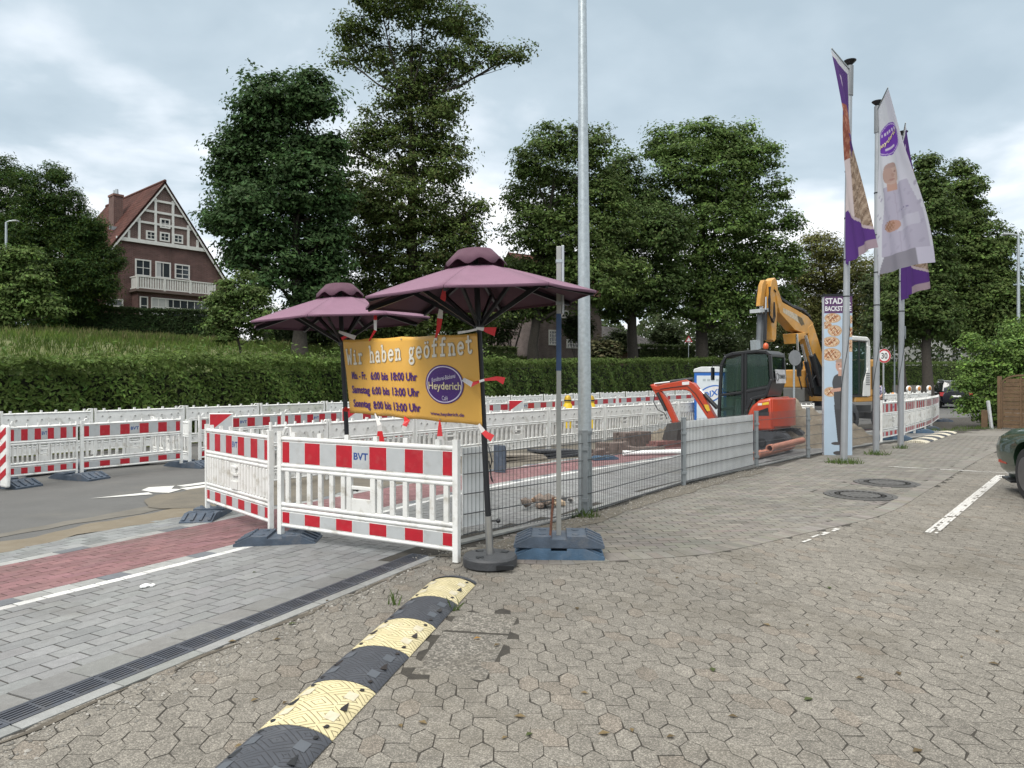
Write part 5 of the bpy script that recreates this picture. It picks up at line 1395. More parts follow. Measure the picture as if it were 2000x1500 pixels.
# ================================================================== PARASOLS AND BANNER
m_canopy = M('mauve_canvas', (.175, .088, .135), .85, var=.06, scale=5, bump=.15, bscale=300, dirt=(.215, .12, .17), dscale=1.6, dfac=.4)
m_cap = M('dark_mauve_canvas', (.085, .036, .058), .85, var=.1, scale=9, bump=.15, bscale=300)
LEAN = Vector((-.050, .012, 0))
def ln(x, y, z):
    zz0 = max(0, z - .1); return Vector((x + LEAN.x * zz0, y + LEAN.y * zz0, z - x * -LEAN.x * -1 * 1.0 * (1 if z > 1.9 else 0)))
def make_parasol():
    root = bpy.data.objects.new('parasol', None); COL.objects.link(root)
    mb = MB(); mb.lathe([(.05, .0), (.215, .0), (.232, .012), (.232, .075), (.220, .092), (.05, .10)], 40); ba = mb.build('base', M('base_stone', (.042, .044, .048), .55, var=.2, scale=14, bump=.2, bscale=60), root, smooth=35)
    for a in (.5, 2.3, 4.1): 
        mb = MB(); mt = Matrix.Rotation(a, 4, 'Z'); mb.box(.10, .18, -.012, .012, .0955, .0995, mat=mt); mb.box(.128, .152, -.035, .035, .0952, .0992, mat=mt); mb.build('grip_slot', m_black, ba)
    mb = MB(); mb.box(.06, .2, -.2355, -.2, .02, .055); mb.build('wheel_recess', m_black, ba)
    mb = MB(); mb.cyl(ln(0, 0, .09), ln(0, 0, .42), .031, n=16); tu = mb.build('stand_tube', m_steel, root, smooth=50)
    mb = MB(); a = ln(0, 0, .38); mb.cyl(a, a + Vector((.075, 0, 0)), .008, n=8); mb.ball(a + Vector((.085, 0, 0)), .02); mb.build('clamp_screw', m_black, tu, smooth=50)
    mb = MB(); mb.cyl(ln(0, 0, .42), ln(0, 0, 2.62), .0255, n=14); mb.build('pole', m_dark, root, smooth=50)
    # canopy: eight gores sagging between the ribs
    Rr, z0, z1, r1 = 1.015, 2.275, 2.55, .17
    a0 = R(-101)
    V, Fs = [], []; K, J = 6, 9
    for g in range(8):
        o_ = len(V)
        for j in range(J):
            f = j / (J - 1); r = r1 + (Rr - r1) * f
            for i in range(K + 1):
                q = i / K; a = a0 + R(45) * (g + q)
                flat = math.cos(R(22.5)) / math.cos(R(45) * (q - .5))
                pull = 1 - .035 * f * (4 * q * (1 - q))
                sag = -.018 * math.sin(math.pi * f) * (4 * q * (1 - q))
                rr = r * flat * pull
                V.append(ln(rr * math.cos(a), rr * math.sin(a), z1 + (z0 - z1) * f ** 1.08 + sag))
        for j in range(J - 1):
            for i in range(K): Fs.append((o_ + j * (K + 1) + i, o_ + j * (K + 1) + i + 1, o_ + (j + 1) * (K + 1) + i + 1, o_ + (j + 1) * (K + 1) + i))
        # hem
        h_ = len(V)
        for i in range(K + 1): V.append(V[o_ + (J - 1) * (K + 1) + i] + Vector((0, 0, -.020)))
        for i in range(K): Fs.append((o_ + (J - 1) * (K + 1) + i, o_ + (J - 1) * (K + 1) + i + 1, h_ + i + 1, h_ + i))
    mb = MB(); mb.add(V, Fs)
    cn = mb.build('canopy', [M('shaded_canvas_underside', (.075, .034, .055), .9, var=.08), m_canopy], root, smooth=7, fix=False)  # underside is the same canvas, its shade put into a darker colour
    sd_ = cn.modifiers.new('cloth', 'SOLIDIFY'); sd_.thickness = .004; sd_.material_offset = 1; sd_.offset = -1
    # wind vent on top with a wavy skirt
    V, Fs = [], []; n = 64
    for r, z, wv in ((.02, 2.702, 0), (.135, 2.70, 0), (.15, 2.695, .002), (.21, 2.628, .016), (.275, 2.545, .042)):
        for i in range(n):
            a = 2 * math.pi * i / n + a0; q = (i % 8) / 8
            w2 = wv * (1 - math.cos(2 * math.pi * q)) * .5
            V.append(ln((r - w2 * .5) * math.cos(a), (r - w2 * .5) * math.sin(a), z + w2 * 1.2))
    for k in range(4):
        for i in range(n): Fs.append((k * n + i, k * n + (i + 1) % n, (k + 1) * n + (i + 1) % n, (k + 1) * n + i))
    Fs.append(tuple(range(n)))
    mb = MB(); mb.add(V, Fs); vt = mb.build('vent_cap', m_cap, cn, smooth=28); s2 = vt.modifiers.new('cloth', 'SOLIDIFY'); s2.thickness = .004
    mb = MB(); mb.cyl(ln(0, 0, 2.01), ln(0, 0, 2.10), .045, n=14); mb.build('slider', m_black, root, smooth=50)
    mb = MB(); mb.cyl(ln(0, 0, 2.48), ln(0, 0, 2.56), .05, n=14); mb.build('hub', m_black, root, smooth=50)
    for g in range(8):
        a = a0 + R(45) * g; c, s = math.cos(a), math.sin(a)
        rb = MB(); rb.bar(ln(.04 * c, .04 * s, 2.515), ln(.995 * c, .995 * s, 2.252), .024, .036); rbo = rb.build('rib', m_dark, root)
        st = MB(); st.bar(ln(.045 * c, .045 * s, 2.06), ln(.56 * c, .56 * s, 2.368), .022, .034); st.build('strut', m_dark, rbo)
    return root
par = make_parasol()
pb1 = gp(957, 1108); pb1.z += .016
par.location = pb1; tag(par, 'near mauve parasol on a round black base, holding the right banner side', 'parasol', 'mauve parasols holding the banner')
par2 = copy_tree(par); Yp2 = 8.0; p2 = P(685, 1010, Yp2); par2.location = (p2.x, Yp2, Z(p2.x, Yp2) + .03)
par2.rotation_euler = (0, 0, R(6))
tag(par2, 'farther mauve parasol behind the barriers, holding the left side of the banner', 'parasol', 'mauve parasols holding the banner')

def pole_at(px_root, z): 
    b = px_root.location; return Vector((b.x + LEAN.x * (z - .1 - b.z), b.y + LEAN.y * (z - .1 - b.z), z))
zTL = HC + (HY - 663) / F * 7.95; zBL = HC + (HY - 807) / F * 7.95
zTR = HC + (HY - 650) / F * 5.98; zBR = HC + (HY - 832) / F * 5.98
TL, BL = P(670, 663, 7.93), P(684, 807, 7.93)
TR, BR = P(933, 650, 6.03), P(941, 832, 6.03)
BW, BH = (TR - TL).length, .80
bn = ((TR - TL).cross(BL - TL)).normalized()
if bn.y > 0: bn = -bn
ban = thing('banner', 'orange-yellow opening hours banner with white and purple lettering tied between the two parasols', 'banner', BL)
def bpt(u, v, off=0.0):
    p = (TL * (1 - u) + TR * u) * v + (BL * (1 - u) + BR * u) * (1 - v)
    wv = .022 * math.sin(math.pi * u) * math.sin(math.pi * (.2 + .8 * v)) + .006 * math.sin(u * 17 + v * 3) * (.3 + abs(v - .5)) + .0022 * math.sin(u * 31 - v * 5)
    edge = 0
    if u not in (0, 1):
        sc = abs(math.sin(u * 4 * math.pi)); edge = .010 * sc
    return p + bn * (wv + off) + Vector((0, 0, edge * (1 - 2 * v))) - BL
mb = MB(); nu, nv = 90, 20
for j in range(nv + 1):
    for i in range(nu + 1): mb.v.append(tuple(bpt(i / nu, j / nv)))
for j in range(nv):
    for i in range(nu): mb.f.append((j * (nu + 1) + i, j * (nu + 1) + i + 1, (j + 1) * (nu + 1) + i + 1, (j + 1) * (nu + 1) + i)); mb.m.append(0)
m_ban = M('orange_vinyl', (.70, .39, .080), .38, var=.05, scale=2.5, spec=.4)
bo = mb.build('sheet', m_ban, ban, smooth=60); s_m = bo.modifiers.new('vinyl', 'SOLIDIFY'); s_m.thickness = .0015
def bxy(off): return lambda x, y: bpt(x / BW, y / BH, off)
m_purple = M('purple_print', (.060, .012, .155), .45, var=.05)
m_whitep = M('white_print', (.70, .66, .56), .5, var=.08)
m_shadowp = M('greyish_print', (.42, .30, .16), .5)
def fit_text(mb, txt, mp, x0, x1, yb, cap, mi=0, bold=0.0):
    """lettering stretched to run from x0 to x1 on baseline yb with capital height cap"""
    vs_, fs_ = text_mesh(txt, 1.0, bold=bold, align='LEFT')
    xs_ = [v[0] for v in vs_]; a, b = min(xs_), max(xs_)
    k_, _ = text_mesh('H', 1.0, align='LEFT'); ys_ = [v[1] for v in k_]; y0, y1 = min(ys_), max(ys_)
    mb.add([mp(x0 + (v[0] - a) / (b - a) * (x1 - x0), yb + (v[1] - y0) / (y1 - y0) * cap) for v in vs_], fs_, mi)
tx = MB()
for row, (day, ud, ut, tm) in enumerate((('Mo. - Fr.', (.061, .199), (.238, .613), '6:00 bis 18:00 Uhr'), ('Samstag', (.053, .217), (.238, .620), '6:00 bis 13:00 Uhr'), ('Sonntag', (.056, .212), (.240, .620), '8:00 bis 13:00 Uhr'))):
    yb = BH * (1 - (.486, .676, .863)[row]) - .036
    fit_text(tx, day, bxy(.0085), ud[0] * BW, ud[1] * BW, yb, .076, bold=.030)
    fit_text(tx, tm, bxy(.0085), ut[0] * BW, ut[1] * BW, yb, .076, bold=.030)
fit_text(tx, 'www.heyderich.de', bxy(.0085), .690 * BW, .905 * BW, BH * (1 - .925), .030, bold=.02)
tx.build('lettering', m_purple, ban)
# oval emblem
em = MB(); ec, er = (.790 * BW, BH * (1 - .565)), (.118 * BW, .176)
def disc(mb, k0, k1, off, mi, n=48):
    for i in range(n):
        a, b = 2 * math.pi * i / n, 2 * math.pi * (i + 1) / n
        q = [(ec[0] + er[0] * k * math.cos(t), ec[1] + er[1] * k * math.sin(t)) for k, t in ((k0, a), (k1, a), (k1, b), (k0, b))]
        mb.add([bxy(off)(*c) for c in q], [(0, 1, 2, 3)], mi)
for k in range(6): disc(em, k * .15 + .001, (k + 1) * .15, .0062, 0)
disc(em, .90, .955, .0062, 1); disc(em, .955, 1.02, .0062, 0)
fit_text(em, 'Heyderich', bxy(.0095), ec[0] - er[0] * .82, ec[0] + er[0] * .90, ec[1] - .045, .066, mi=2, bold=.012)
vs_, fs_ = text_mesh('Konditorei-Bäckerei', 1.0, align='CENTER', bold=.01); wd = max(v[0] for v in vs_)
em.add([bxy(.0095)(ec[0] + v[0] / wd * er[0] * .62, ec[1] + .058 + v[1] * .055 + v[0] / wd * .022) for v in vs_], fs_, 1)
fit_text(em, 'Café', bxy(.0095), ec[0] - .035, ec[0] + .055, ec[1] - .145, .040, mi=1)
em.build('emblem', [m_purple, M('lilac_print', (.60, .55, .66), .5), M('yellow_print', (.72, .62, .38), .5)], ban)
# typewriter headline: stroked slab letters
def arc(cx, cy, rx, ry, a0, a1, n=10): return [(cx + rx * math.cos(R(a0 + (a1 - a0) * i / n)), cy + ry * math.sin(R(a0 + (a1 - a0) * i / n))) for i in range(n + 1)]
GL_ = {
 'W': [[(.05, 1), (.22, 0), (.5, .62), (.78, 0), (.95, 1)], [(-.03, 1), (.17, 1)], [(.83, 1), (1.03, 1)]],
 'i': [[(.25, .62), (.52, .62), (.52, 0)], [(.2, 0), (.84, 0)], [(.50, .84), (.54, .90)]],
 'r': [[(.12, .62), (.36, .62), (.36, 0)], [(.12, 0), (.66, 0)], [(.36, .38)] + arc(.64, .38, .26, .24, 160, 40, 6)],
 'h': [[(.05, 1), (.22, 1), (.22, 0)], [(.08, 0), (.38, 0)], [(.22, .38)] + arc(.5, .36, .27, .26, 150, 0) + [(.77, 0)], [(.62, 0), (.92, 0)]],
 'a': [arc(.46, .44, .28, .20, 160, 0) + [(.74, 0), (.92, 0)], arc(.44, .17, .30, .18, 40, 330, 14)],
 'b': [[(.05, 1), (.22, 1), (.22, 0)], arc(.52, .31, .32, .32, 200, -160, 20)],
 'e': [[(.16, .34), (.84, .34)] + arc(.5, .32, .35, .32, 5, 315, 18)],
 'n': [[(.05, .62), (.22, .62), (.22, 0)], [(.08, 0), (.38, 0)], [(.22, .36)] + arc(.5, .36, .27, .26, 150, 0) + [(.77, 0)], [(.62, 0), (.92, 0)]],
 'g': [arc(.44, .40, .28, .23, 0, 360, 18), arc(.46, -.16, .36, .17, 0, 360, 18), [(.28, .22), (.22, .10), (.40, .02), (.62, .0)], [(.66, .56), (.92, .64)]],
 'ö': [arc(.5, .31, .34, .32, 0, 360, 20), [(.30, .84), (.34, .88)], [(.66, .84), (.70, .88)]],
 'f': [[(.14, .62), (.78, .62)], [(.42, 0), (.42, .78)] + arc(.66, .80, .24, .2, 170, 50, 6), [(.18, 0), (.72, 0)]],
 't': [[(.10, .66), (.80, .66)], [(.40, .95), (.40, .16)] + arc(.60, .17, .2, .17, 190, 340, 6)],
}
hl = MB(); adv = .955 * BW / 18; base0, base1 = BH * (1 - .335), BH * (1 - .205)
for ci, chh in enumerate('Wir haben geöffnet'):
    if chh == ' ': continue
    for st in GL_[chh]:
        pts = [(.024 * BW + (ci + .08 + .84 * x) * adv, base0 + (base1 - base0) * ((ci + x) / 18) + y * .155) for x, y in st]
        for wd_, off, mi in ((.0165, .0058, 1), (.0115, .0082, 0)):
            for k in range(len(pts) - 1):
                (xa, ya), (xb2, yb2) = pts[k], pts[k + 1]; d = math.hypot(xb2 - xa, yb2 - ya) or 1e-6; ux, uy = (xb2 - xa) / d * wd_ * .6, (yb2 - ya) / d * wd_ * .6
                nx_, ny_ = -(yb2 - ya) / d * wd_, (xb2 - xa) / d * wd_
                hl.add([bxy(off + k * 2e-5)(*c) for c in ((xa - ux + nx_, ya - uy + ny_), (xb2 + ux + nx_, yb2 + uy + ny_), (xb2 + ux - nx_, yb2 + uy - ny_), (xa - ux - nx_, ya - uy - ny_))], [(0, 1, 2, 3)], mi)
hl.build('lettering', [m_whitep, m_shadowp], ban)
mb = MB()
for u, v in ((.25, .97), (.5, .97), (.75, .97), (.25, .03), (.5, .03), (.75, .03)):
    c = bpt(u, v, .006); mb.cyl(c, c + bn * .003, .009, n=10)
mb.build('eyelet', m_galv, ban)
# red and white barrier tape used as strings
m_whitetape = M('white_tape', (.66, .64, .62), .5)
GTP = 'red and white tape strips tying the banner'
def tape(label, pts, w_, colors, tail=False):
    """flat ribbon through pts, coloured in lengths"""
    mb = MB(); pts = [Vector(p) for p in pts]; n = len(pts); o_ = pts[0].copy()
    side = []
    for i in range(n):
        d = (pts[min(i + 1, n - 1)] - pts[max(i - 1, 0)]).normalized(); s = d.cross(Vector((0, -1, .1))).normalized()
        ww = w_[i] if isinstance(w_, (list, tuple)) else w_
        side.append(s * ww / 2)
    for i in range(n - 1):
        a, b = pts[i] - o_, pts[i + 1] - o_
        mb.add([a - side[i], a + side[i], b + side[i + 1], b - side[i + 1]], [(0, 1, 2, 3)], colors[i % len(colors)])
    o = mb.build('tape_strip', [m_redtape, m_whitetape], None); o.location = o_
    s_ = o.modifiers.new('film', 'SOLIDIFY'); s_.thickness = .0015
    return tag(o, label, 'barrier tape', GTP)
def wb(u, v, off=.012): return bpt(u, v, off) + BL
def pr(px, py, Y): return P(px, py, Y)
tape('tape strip hanging from the far parasol to the banner, left one of the two', [pr(733, 612, 7.35), pr(733, 625, 7.35), pr(733, 645, 7.35), wb(.25, .965)], [.03, .035, .03, .012], [0, 1, 0])
tape('long twisted tape strip from the near parasol frame to the banner top', [pr(868, 562, 6.3), pr(866, 580, 6.35), pr(862, 600, 6.4), pr(859, 622, 6.42), pr(857, 640, 6.45), wb(.75, .965)], [.02, .05, .035, .05, .04, .015], [0, 0, 1, 0, 0])
tape('red tape knot on the near pole above the banner corner', [pr(930, 641, 5.86), pr(945, 643, 5.84), pr(953, 645, 5.84), pr(968, 648, 5.83)], [.02, .03, .05, .075], [1, 0, 0])
tape('white tape end along the top right banner edge', [pr(894, 650, 6.0), pr(915, 647, 5.97), pr(932, 643, 5.88)], [.022, .018, .02], [1, 1])
tape('red tape knot at the top left banner corner', [pr(667, 662, 7.85), pr(678, 656, 7.85), pr(694, 660, 7.84), pr(662, 648, 7.83)], [.04, .03, .05, .03], [0, 0, 1])
tape('red tape bow through the right banner edge across the oval emblem', [wb(.915, .50, .02), pr(922, 751, 5.9), pr(936, 745, 5.84), pr(946, 742, 5.83), pr(970, 739, 5.8), pr(985, 744, 5.8)], [.035, .045, .02, .02, .035, .06], [1, 0, 1, 0, 0])
tape('red and white tape at the lower right banner corner', [wb(.99, .02, .02), pr(944, 843, 5.84), pr(952, 850, 5.83), pr(962, 856, 5.82)], [.02, .04, .05, .06], [1, 0, 0])
tape('red tape at the lower left banner corner', [wb(.005, .04, .02), pr(676, 800, 7.83), pr(672, 798, 7.8)], [.03, .05, .05], [0, 0])
tape('tape strip under the banner, white above and red below, leftmost', [wb(.25, .03), pr(741, 830, 7.3), pr(742, 842, 7.3), pr(743, 864, 7.3)], [.01, .045, .05, .085], [1, 1, 0])
tape('short red tape loop under the middle of the banner', [wb(.5, .03), pr(795, 822, 6.85), pr(790, 832, 6.83), pr(787, 842, 6.83)], [.01, .06, .045, .03], [0, 0, 1])
tape('red tape strip with white tip under the right part of the banner', [wb(.75, .03), pr(859, 832, 6.38), pr(859, 852, 6.36), pr(860, 868, 6.36)], [.008, .03, .05, .06], [0, 0, 1])
# cable hanging on the near pole
mb = MB(); q = pr(955, 872, 5.86)
mb.tube([pr(953, 868, 5.88) - q, pr(957, 885, 5.84) - q, pr(961, 900, 5.83) - q, pr(957, 915, 5.84) - q, pr(955, 900, 5.85) - q, pr(959, 930, 5.83) - q, pr(963, 942, 5.83) - q, pr(958, 932, 5.84) - q], .006, 6)
o = mb.build('cable', m_black, None, smooth=60); o.location = q; tag(o, 'thin black cable looped at the near parasol pole', 'cable')

# ================================================================== DRAIN, SPEED BUMPS, MANHOLES
dr = thing('drain_channel', 'long black slotted drain channel between grey paving and honeycomb stones', 'drain', (d0[0], d0[1], 0), math.atan2(du[1], du[0]))
proto = None
zd = Z(d0[0], d0[1])
L_d = np.linalg.norm(d1 - d0)
ks = list(np.arange(-7.5, L_d - .3, .5))
gm = MB()
for y in np.linspace(-.064, .064, 6): gm.box(.012, .488, y - .0062, y + .0062, .006, .020)
for x in (0.006, .165, .33, .494): gm.box(x - .007, x + .007, -.073, .073, .004, .0185)
for y in (-.08, .08): gm.box(0.002, .498, y - .006, y + .006, .002, .0205)
m_grate = M('cast_grate', (.060, .066, .082), .5, .2, var=.25, dirt=(.12, .11, .10), dscale=8, dfac=.45)
for i, k in enumerate(ks):
    if proto is None: g_ = proto = gm.build('grate', m_grate, dr)
    else: g_ = proto.copy(); COL.objects.link(g_)
    g_.location = (k, 0, zd)
mb = MB(); mb.box(ks[0], ks[-1] + .5, -.086, .086, zd - .0, zd + .0045); mb.build('trough', M('trough_dark', (.008, .008, .009), .9), dr)

def speed_bump(name_lab, A, B, w_, nseg, first_dark, endcap=True, wash=1.0, light=(.50, .44, .26)):
    A, B = Vector(A), Vector(B); d = B - A; L = math.hypot(d.x, d.y)
    root = thing('speed_bump', name_lab, 'speed bump', (A.x, A.y, Z(A.x, A.y) + .014), math.atan2(d.y, d.x), 'speed bumps on the yard')
    sl_ = L / nseg
    def prof(t): return .052 * max(0, 1 - abs(t) ** 2.0) ** .75 + .004
    def tread(name, col, dirt, groove, worn=None):
        if name in _m: return _m[name]
        m = M(name, col, .7, var=.14, scale=14, dirt=dirt, dscale=5, dfac=.55)
        N, Ln = m.node_tree.nodes, m.node_tree.links; b = N['Principled BSDF']; src = b.inputs['Base Color'].links[0].from_socket
        t = N.new('ShaderNodeTexCoord'); lines = []
        for a_ in (38, -38):
            mpn = N.new('ShaderNodeMapping'); mpn.inputs['Rotation'].default_value = (0, 0, R(a_)); Ln.new(t.outputs['Object'], mpn.inputs[0])
            wv = N.new('ShaderNodeTexWave'); wv.inputs['Scale'].default_value = 13; wv.bands_direction = 'X'; Ln.new(mpn.outputs[0], wv.inputs[0])
            g = N.new('ShaderNodeMath'); g.operation = 'LESS_THAN'; g.inputs[1].default_value = .085; Ln.new(wv.outputs[1], g.inputs[0]); lines.append(g.outputs[0])
        ck = N.new('ShaderNodeTexChecker'); ck.inputs['Scale'].default_value = 11; ck.inputs[1].default_value = (1, 1, 1, 1); ck.inputs[2].default_value = (0, 0, 0, 1)
        Ln.new(t.outputs['Object'], ck.inputs[0])
        mx = N.new('ShaderNodeMix'); mx.data_type = 'FLOAT'; Ln.new(ck.outputs[1], mx.inputs[0]); Ln.new(lines[0], mx.inputs[2]); Ln.new(lines[1], mx.inputs[3])
        gm_ = N.new('ShaderNodeMix'); gm_.data_type = 'RGBA'; gm_.inputs[7].default_value = (*groove, 1); Ln.new(src, gm_.inputs[6])
        q_ = N.new('ShaderNodeMath'); q_.operation = 'MULTIPLY'; q_.inputs[1].default_value = .8; Ln.new(mx.outputs[0], q_.inputs[0]); Ln.new(q_.outputs[0], gm_.inputs[0])
        Ln.new(gm_.outputs[2], b.inputs['Base Color'])
        bp = N.new('ShaderNodeBump'); bp.invert = True; bp.inputs['Strength'].default_value = .8; bp.inputs['Distance'].default_value = .006; Ln.new(mx.outputs[0], bp.inputs['Height']); Ln.new(bp.outputs[0], b.inputs['Normal'])
        return m
    md = tread('black_tread', (.042, .047, .058), (.10, .105, .115), (.014, .015, .018))
    ml = tread('yellow_tread' if wash == 1 else 'faded_tread', light, (.66, .60, .42), (.10, .075, .035))
    mw = M('worn_reflector', (.48, .44, .33), .6, var=.15, scale=20)
    for i in range(nseg):
        x0, x1 = i * sl_ + .003, (i + 1) * sl_ - .003
        mb = MB(); n, k = 24, 8
        for a in range(k + 1):
            for j in range(n + 1):
                t = -1 + 2 * j / n; ed = .003 if a in (0, k) else 0
                mb.v.append((x0 + (x1 - x0) * a / k, t * w_ / 2, prof(t) - ed))
        for a in range(k):
            for j in range(n): mb.f.append((a * (n + 1) + j, (a + 1) * (n + 1) + j, (a + 1) * (n + 1) + j + 1, a * (n + 1) + j + 1)); mb.m.append(0)
        for a in (0, k):
            o_ = len(mb.v); row = [a * (n + 1) + j for j in range(n + 1)]; mb.v += [(mb.v[r][0], mb.v[r][1], -.01) for r in row]
            for j in range(n): mb.f.append((row[j], row[j + 1], o_ + j + 1, o_ + j)); mb.m.append(0)
        dark = (i % 2 == 0) == first_dark
        sg = mb.build('segment', md if dark else ml, root, smooth=35)
        xm = (x0 + x1) / 2
        if wash != 1: continue
        for t0 in (-.62, .62):
            for dx in (-.105, .105):
                q = [(xm + dx + a * .036, (t0 + b * .14)) for a, b in ((-1, -1), (1, -1), (1, 1), (-1, 1))]
                rf = MB(); rf.add([(x, t * w_ / 2, prof(t) + .0028) for x, t in q], [(0, 1, 2, 3)])
                rf.build('reflector', M('dull_reflector', (.07, .08, .095), .6) if dark else mw, sg)
        for t0 in (-.70, .70):
            for dx in (-.19, .19):
                z = prof(t0); bl = MB(); bl.cyl((xm + dx, t0 * w_ / 2, z - .002), (xm + dx, t0 * w_ / 2 * 1.0, z + .0022), .0145, n=12); bl.build('bolt_hole', m_black, sg)
            bl = MB(); bl.prism([(-.035, -.028), (.045, 0), (-.035, .018)], prof(t0) - .0, prof(t0) + .0035, lambda u, v, t: (xm + u, t0 * w_ / 2 + v, t)); bl.build('drain_notch', m_black, sg)
    if endcap:
        mb = MB(); n = 24; V = []
        for a in range(7):
            f = a / 6
            for j in range(n + 1):
                t = -1 + 2 * j / n; xx = nseg * sl_ + .003 + .17 * f * math.sqrt(max(0, 1 - (t * .92) ** 2)); V.append((xx, t * w_ / 2 * (1 - .04 * f), prof(t) * (1 - f ** 2) + .003))
        mb.add(V, [(a * (n + 1) + j, (a + 1) * (n + 1) + j, (a + 1) * (n + 1) + j + 1, a * (n + 1) + j + 1) for a in range(6) for j in range(n)])
        mb.build('end_piece', md, root, smooth=40)
    return root
pL, pR = gp(497.5, 1441), gp(652, 1452); qL, qR = gp(850, 1141), gp(928, 1147)
m0 = (pL + pR) / 2; m1_ = (gp(793, 1182) + gp(889, 1192)) / 2; dd_ = (m1_ - m0); dd_ = Vector((dd_.x, dd_.y, 0)).normalized()
seg = .482
speed_bump('yellow and black rubber speed bump in the foreground', m0 - dd_ * seg * 5, m0 + dd_ * seg * 5, .37, 10, True)
a, b = gp(1790, 864), gp(1848, 846)
speed_bump('faded white and black speed bump behind the third flagpole', gp(1788, 866), gp(1851, 846), .5, 9, False, False, .5, (.56, .52, .42))

m_iron = M('cast_iron', (.075, .073, .070), .6, .25, var=.25, scale=18, bump=.4, bscale=60)
def manhole(p, label):
    t = thing('manhole_cover', label, 'manhole cover', (p.x, p.y, p.z + .006), .3, 'round manhole covers in the brick yard')
    mb = MB(); mb.lathe([(.0, 0), (.46, 0), (.46, .013), (.40, .013), (.395, .006)], 48); mb.build('frame_ring', m_iron, t, smooth=30)
    mb = MB(); mb.lathe([(.01, .0), (.388, .0), (.388, .014), (.01, .0145)], 48)
    for r in (.34, .24, .13): mb.lathe([(r - .014, .0142), (r - .012, .018), (r + .012, .018), (r + .014, .0142)], 40)
    for i in range(24):
        a = 2 * math.pi * i / 24; mb.box(.27, .31, -.012, .012, .0142, .0185, mat=Matrix.Rotation(a, 4, 'Z'))
    mb.build('lid', m_iron, t, smooth=30)
manhole(mh[0], 'round iron manhole cover nearer to the camera'); manhole(mh[1], 'round iron manhole cover just beyond the nearer one')
# ================================================================== MACHINES
class Mach:
    def __init__(s, P0, fwd): s.P0 = Vector(P0); s.f, s.l = frame2(fwd)
    def pt(s, a, b, z): p = s.P0 + s.f * a + s.l * b; return Vector((p.x, p.y, s.P0.z + z))
    def loc(s, a, b, z): return s.pt(a, b, z) - s.P0            # in the thing's own (unrotated) space
    def pix(s, px, py, b):
        """pixel -> (a, z) on the upright plane at lateral offset b"""
        k = (px - CX) / F; Q = s.P0 + s.l * b
        a = (k * Q.y - Q.x) / (s.f.x - k * s.f.y); Y = Q.y + s.f.y * a
        return a, HC + (HY - py) / F * Y - s.P0.z
    def plate(s, mb, pxs, b0, b1, mi=0, bref=None):
        poly = [s.pix(x, y, b0 if bref is None else bref) for x, y in pxs]
        mb.prism(poly, b0, b1, lambda u, v, t: s.loc(u, t, v), mi); return mb
    def box(s, mb, a0, a1, b0, b1, z0, z1, mi=0):
        mb.prism([(a0, z0), (a1, z0), (a1, z1), (a0, z1)], b0, b1, lambda u, v, t: s.loc(u, t, v), mi); return mb
m_orange = M('orange_red_paint', (.40, .042, .012), .38, var=.06, scale=3, coat=.3, dirt=(.20, .075, .05), dscale=4, dfac=.5)
m_yellow = M('machine_yellow', (.46, .225, .035), .5, var=.16, scale=2.5, coat=.1, dirt=(.40, .30, .185), dscale=2.6, dfac=.8)
m_cabglass = glass_mat('cab_glass', (.04, .07, .06), .04, .36)
m_chrome = M('chrome_rod', (.6, .6, .6), .15, 1.0, var=.03)
m_hose = M('hose', (.010, .010, .011), .5)
m_sticker = M('white_sticker', (.6, .6, .6), .5)

# ---- small orange digger with black cab
E = Mach((5.88, 17.18, Z(5.88, 17.18)), (-.8, .6))
dg = thing('mini_excavator', 'small orange-red digger with black glazed cab and bent boom behind the fence', 'digger', E.P0)
for sgn in (-1, 1):
    b0, b1 = sgn * .50, sgn * .76
    tr = MB(); n = 14; prof = [(.78 + .23 * math.cos(t), .24 + .23 * math.sin(t)) for t in np.linspace(-math.pi / 2, math.pi / 2, 9)] + [(-.78 + .23 * math.cos(t), .24 + .23 * math.sin(t)) for t in np.linspace(math.pi / 2, 3 * math.pi / 2, 9)]
    tr.prism(prof, b0, b1, lambda u, v, t: E.loc(u, t, v))
    for i in range(22):
        u = -.85 + 1.7 * i / 21; tr.bar(E.loc(u, b0, .478), E.loc(u, b1, .478), .03, .02)
    to = tr.build('track', m_blackrub, dg)
    for u in (-.78, -.4, 0, .4, .78):
        w_ = MB(); w_.cyl(E.loc(u, sgn * .755, .22), E.loc(u, sgn * .79, .22), .10 if abs(u) < .7 else .17, n=14); w_.build('roller', m_dark, to)
mb = MB(); E.box(mb, -.5, .5, -.48, .48, .3, .56); mb.build('undercarriage', m_dark, dg)
mb = MB(); E.box(mb, .98, 1.03, -.76, .76, .08, .38); mb.bar(E.loc(.4, .3, .3), E.loc(1.0, .3, .22), .08, .08); mb.bar(E.loc(.4, -.3, .3), E.loc(1.0, -.3, .22), .08, .08); mb.build('blade', m_orange, dg)
bb = .72
body = [(1457, 842), (1457, 815), (1463, 800), (1468, 792), (1482, 781), (1508, 775), (1512, 842)]
mb = MB(); E.plate(mb, body, bb + .03, -.72)
ar, zr_ = E.pix(1510, 775, bb)
mb.build('engine_cover', m_orange, dg, bevel=.07, smooth=40)
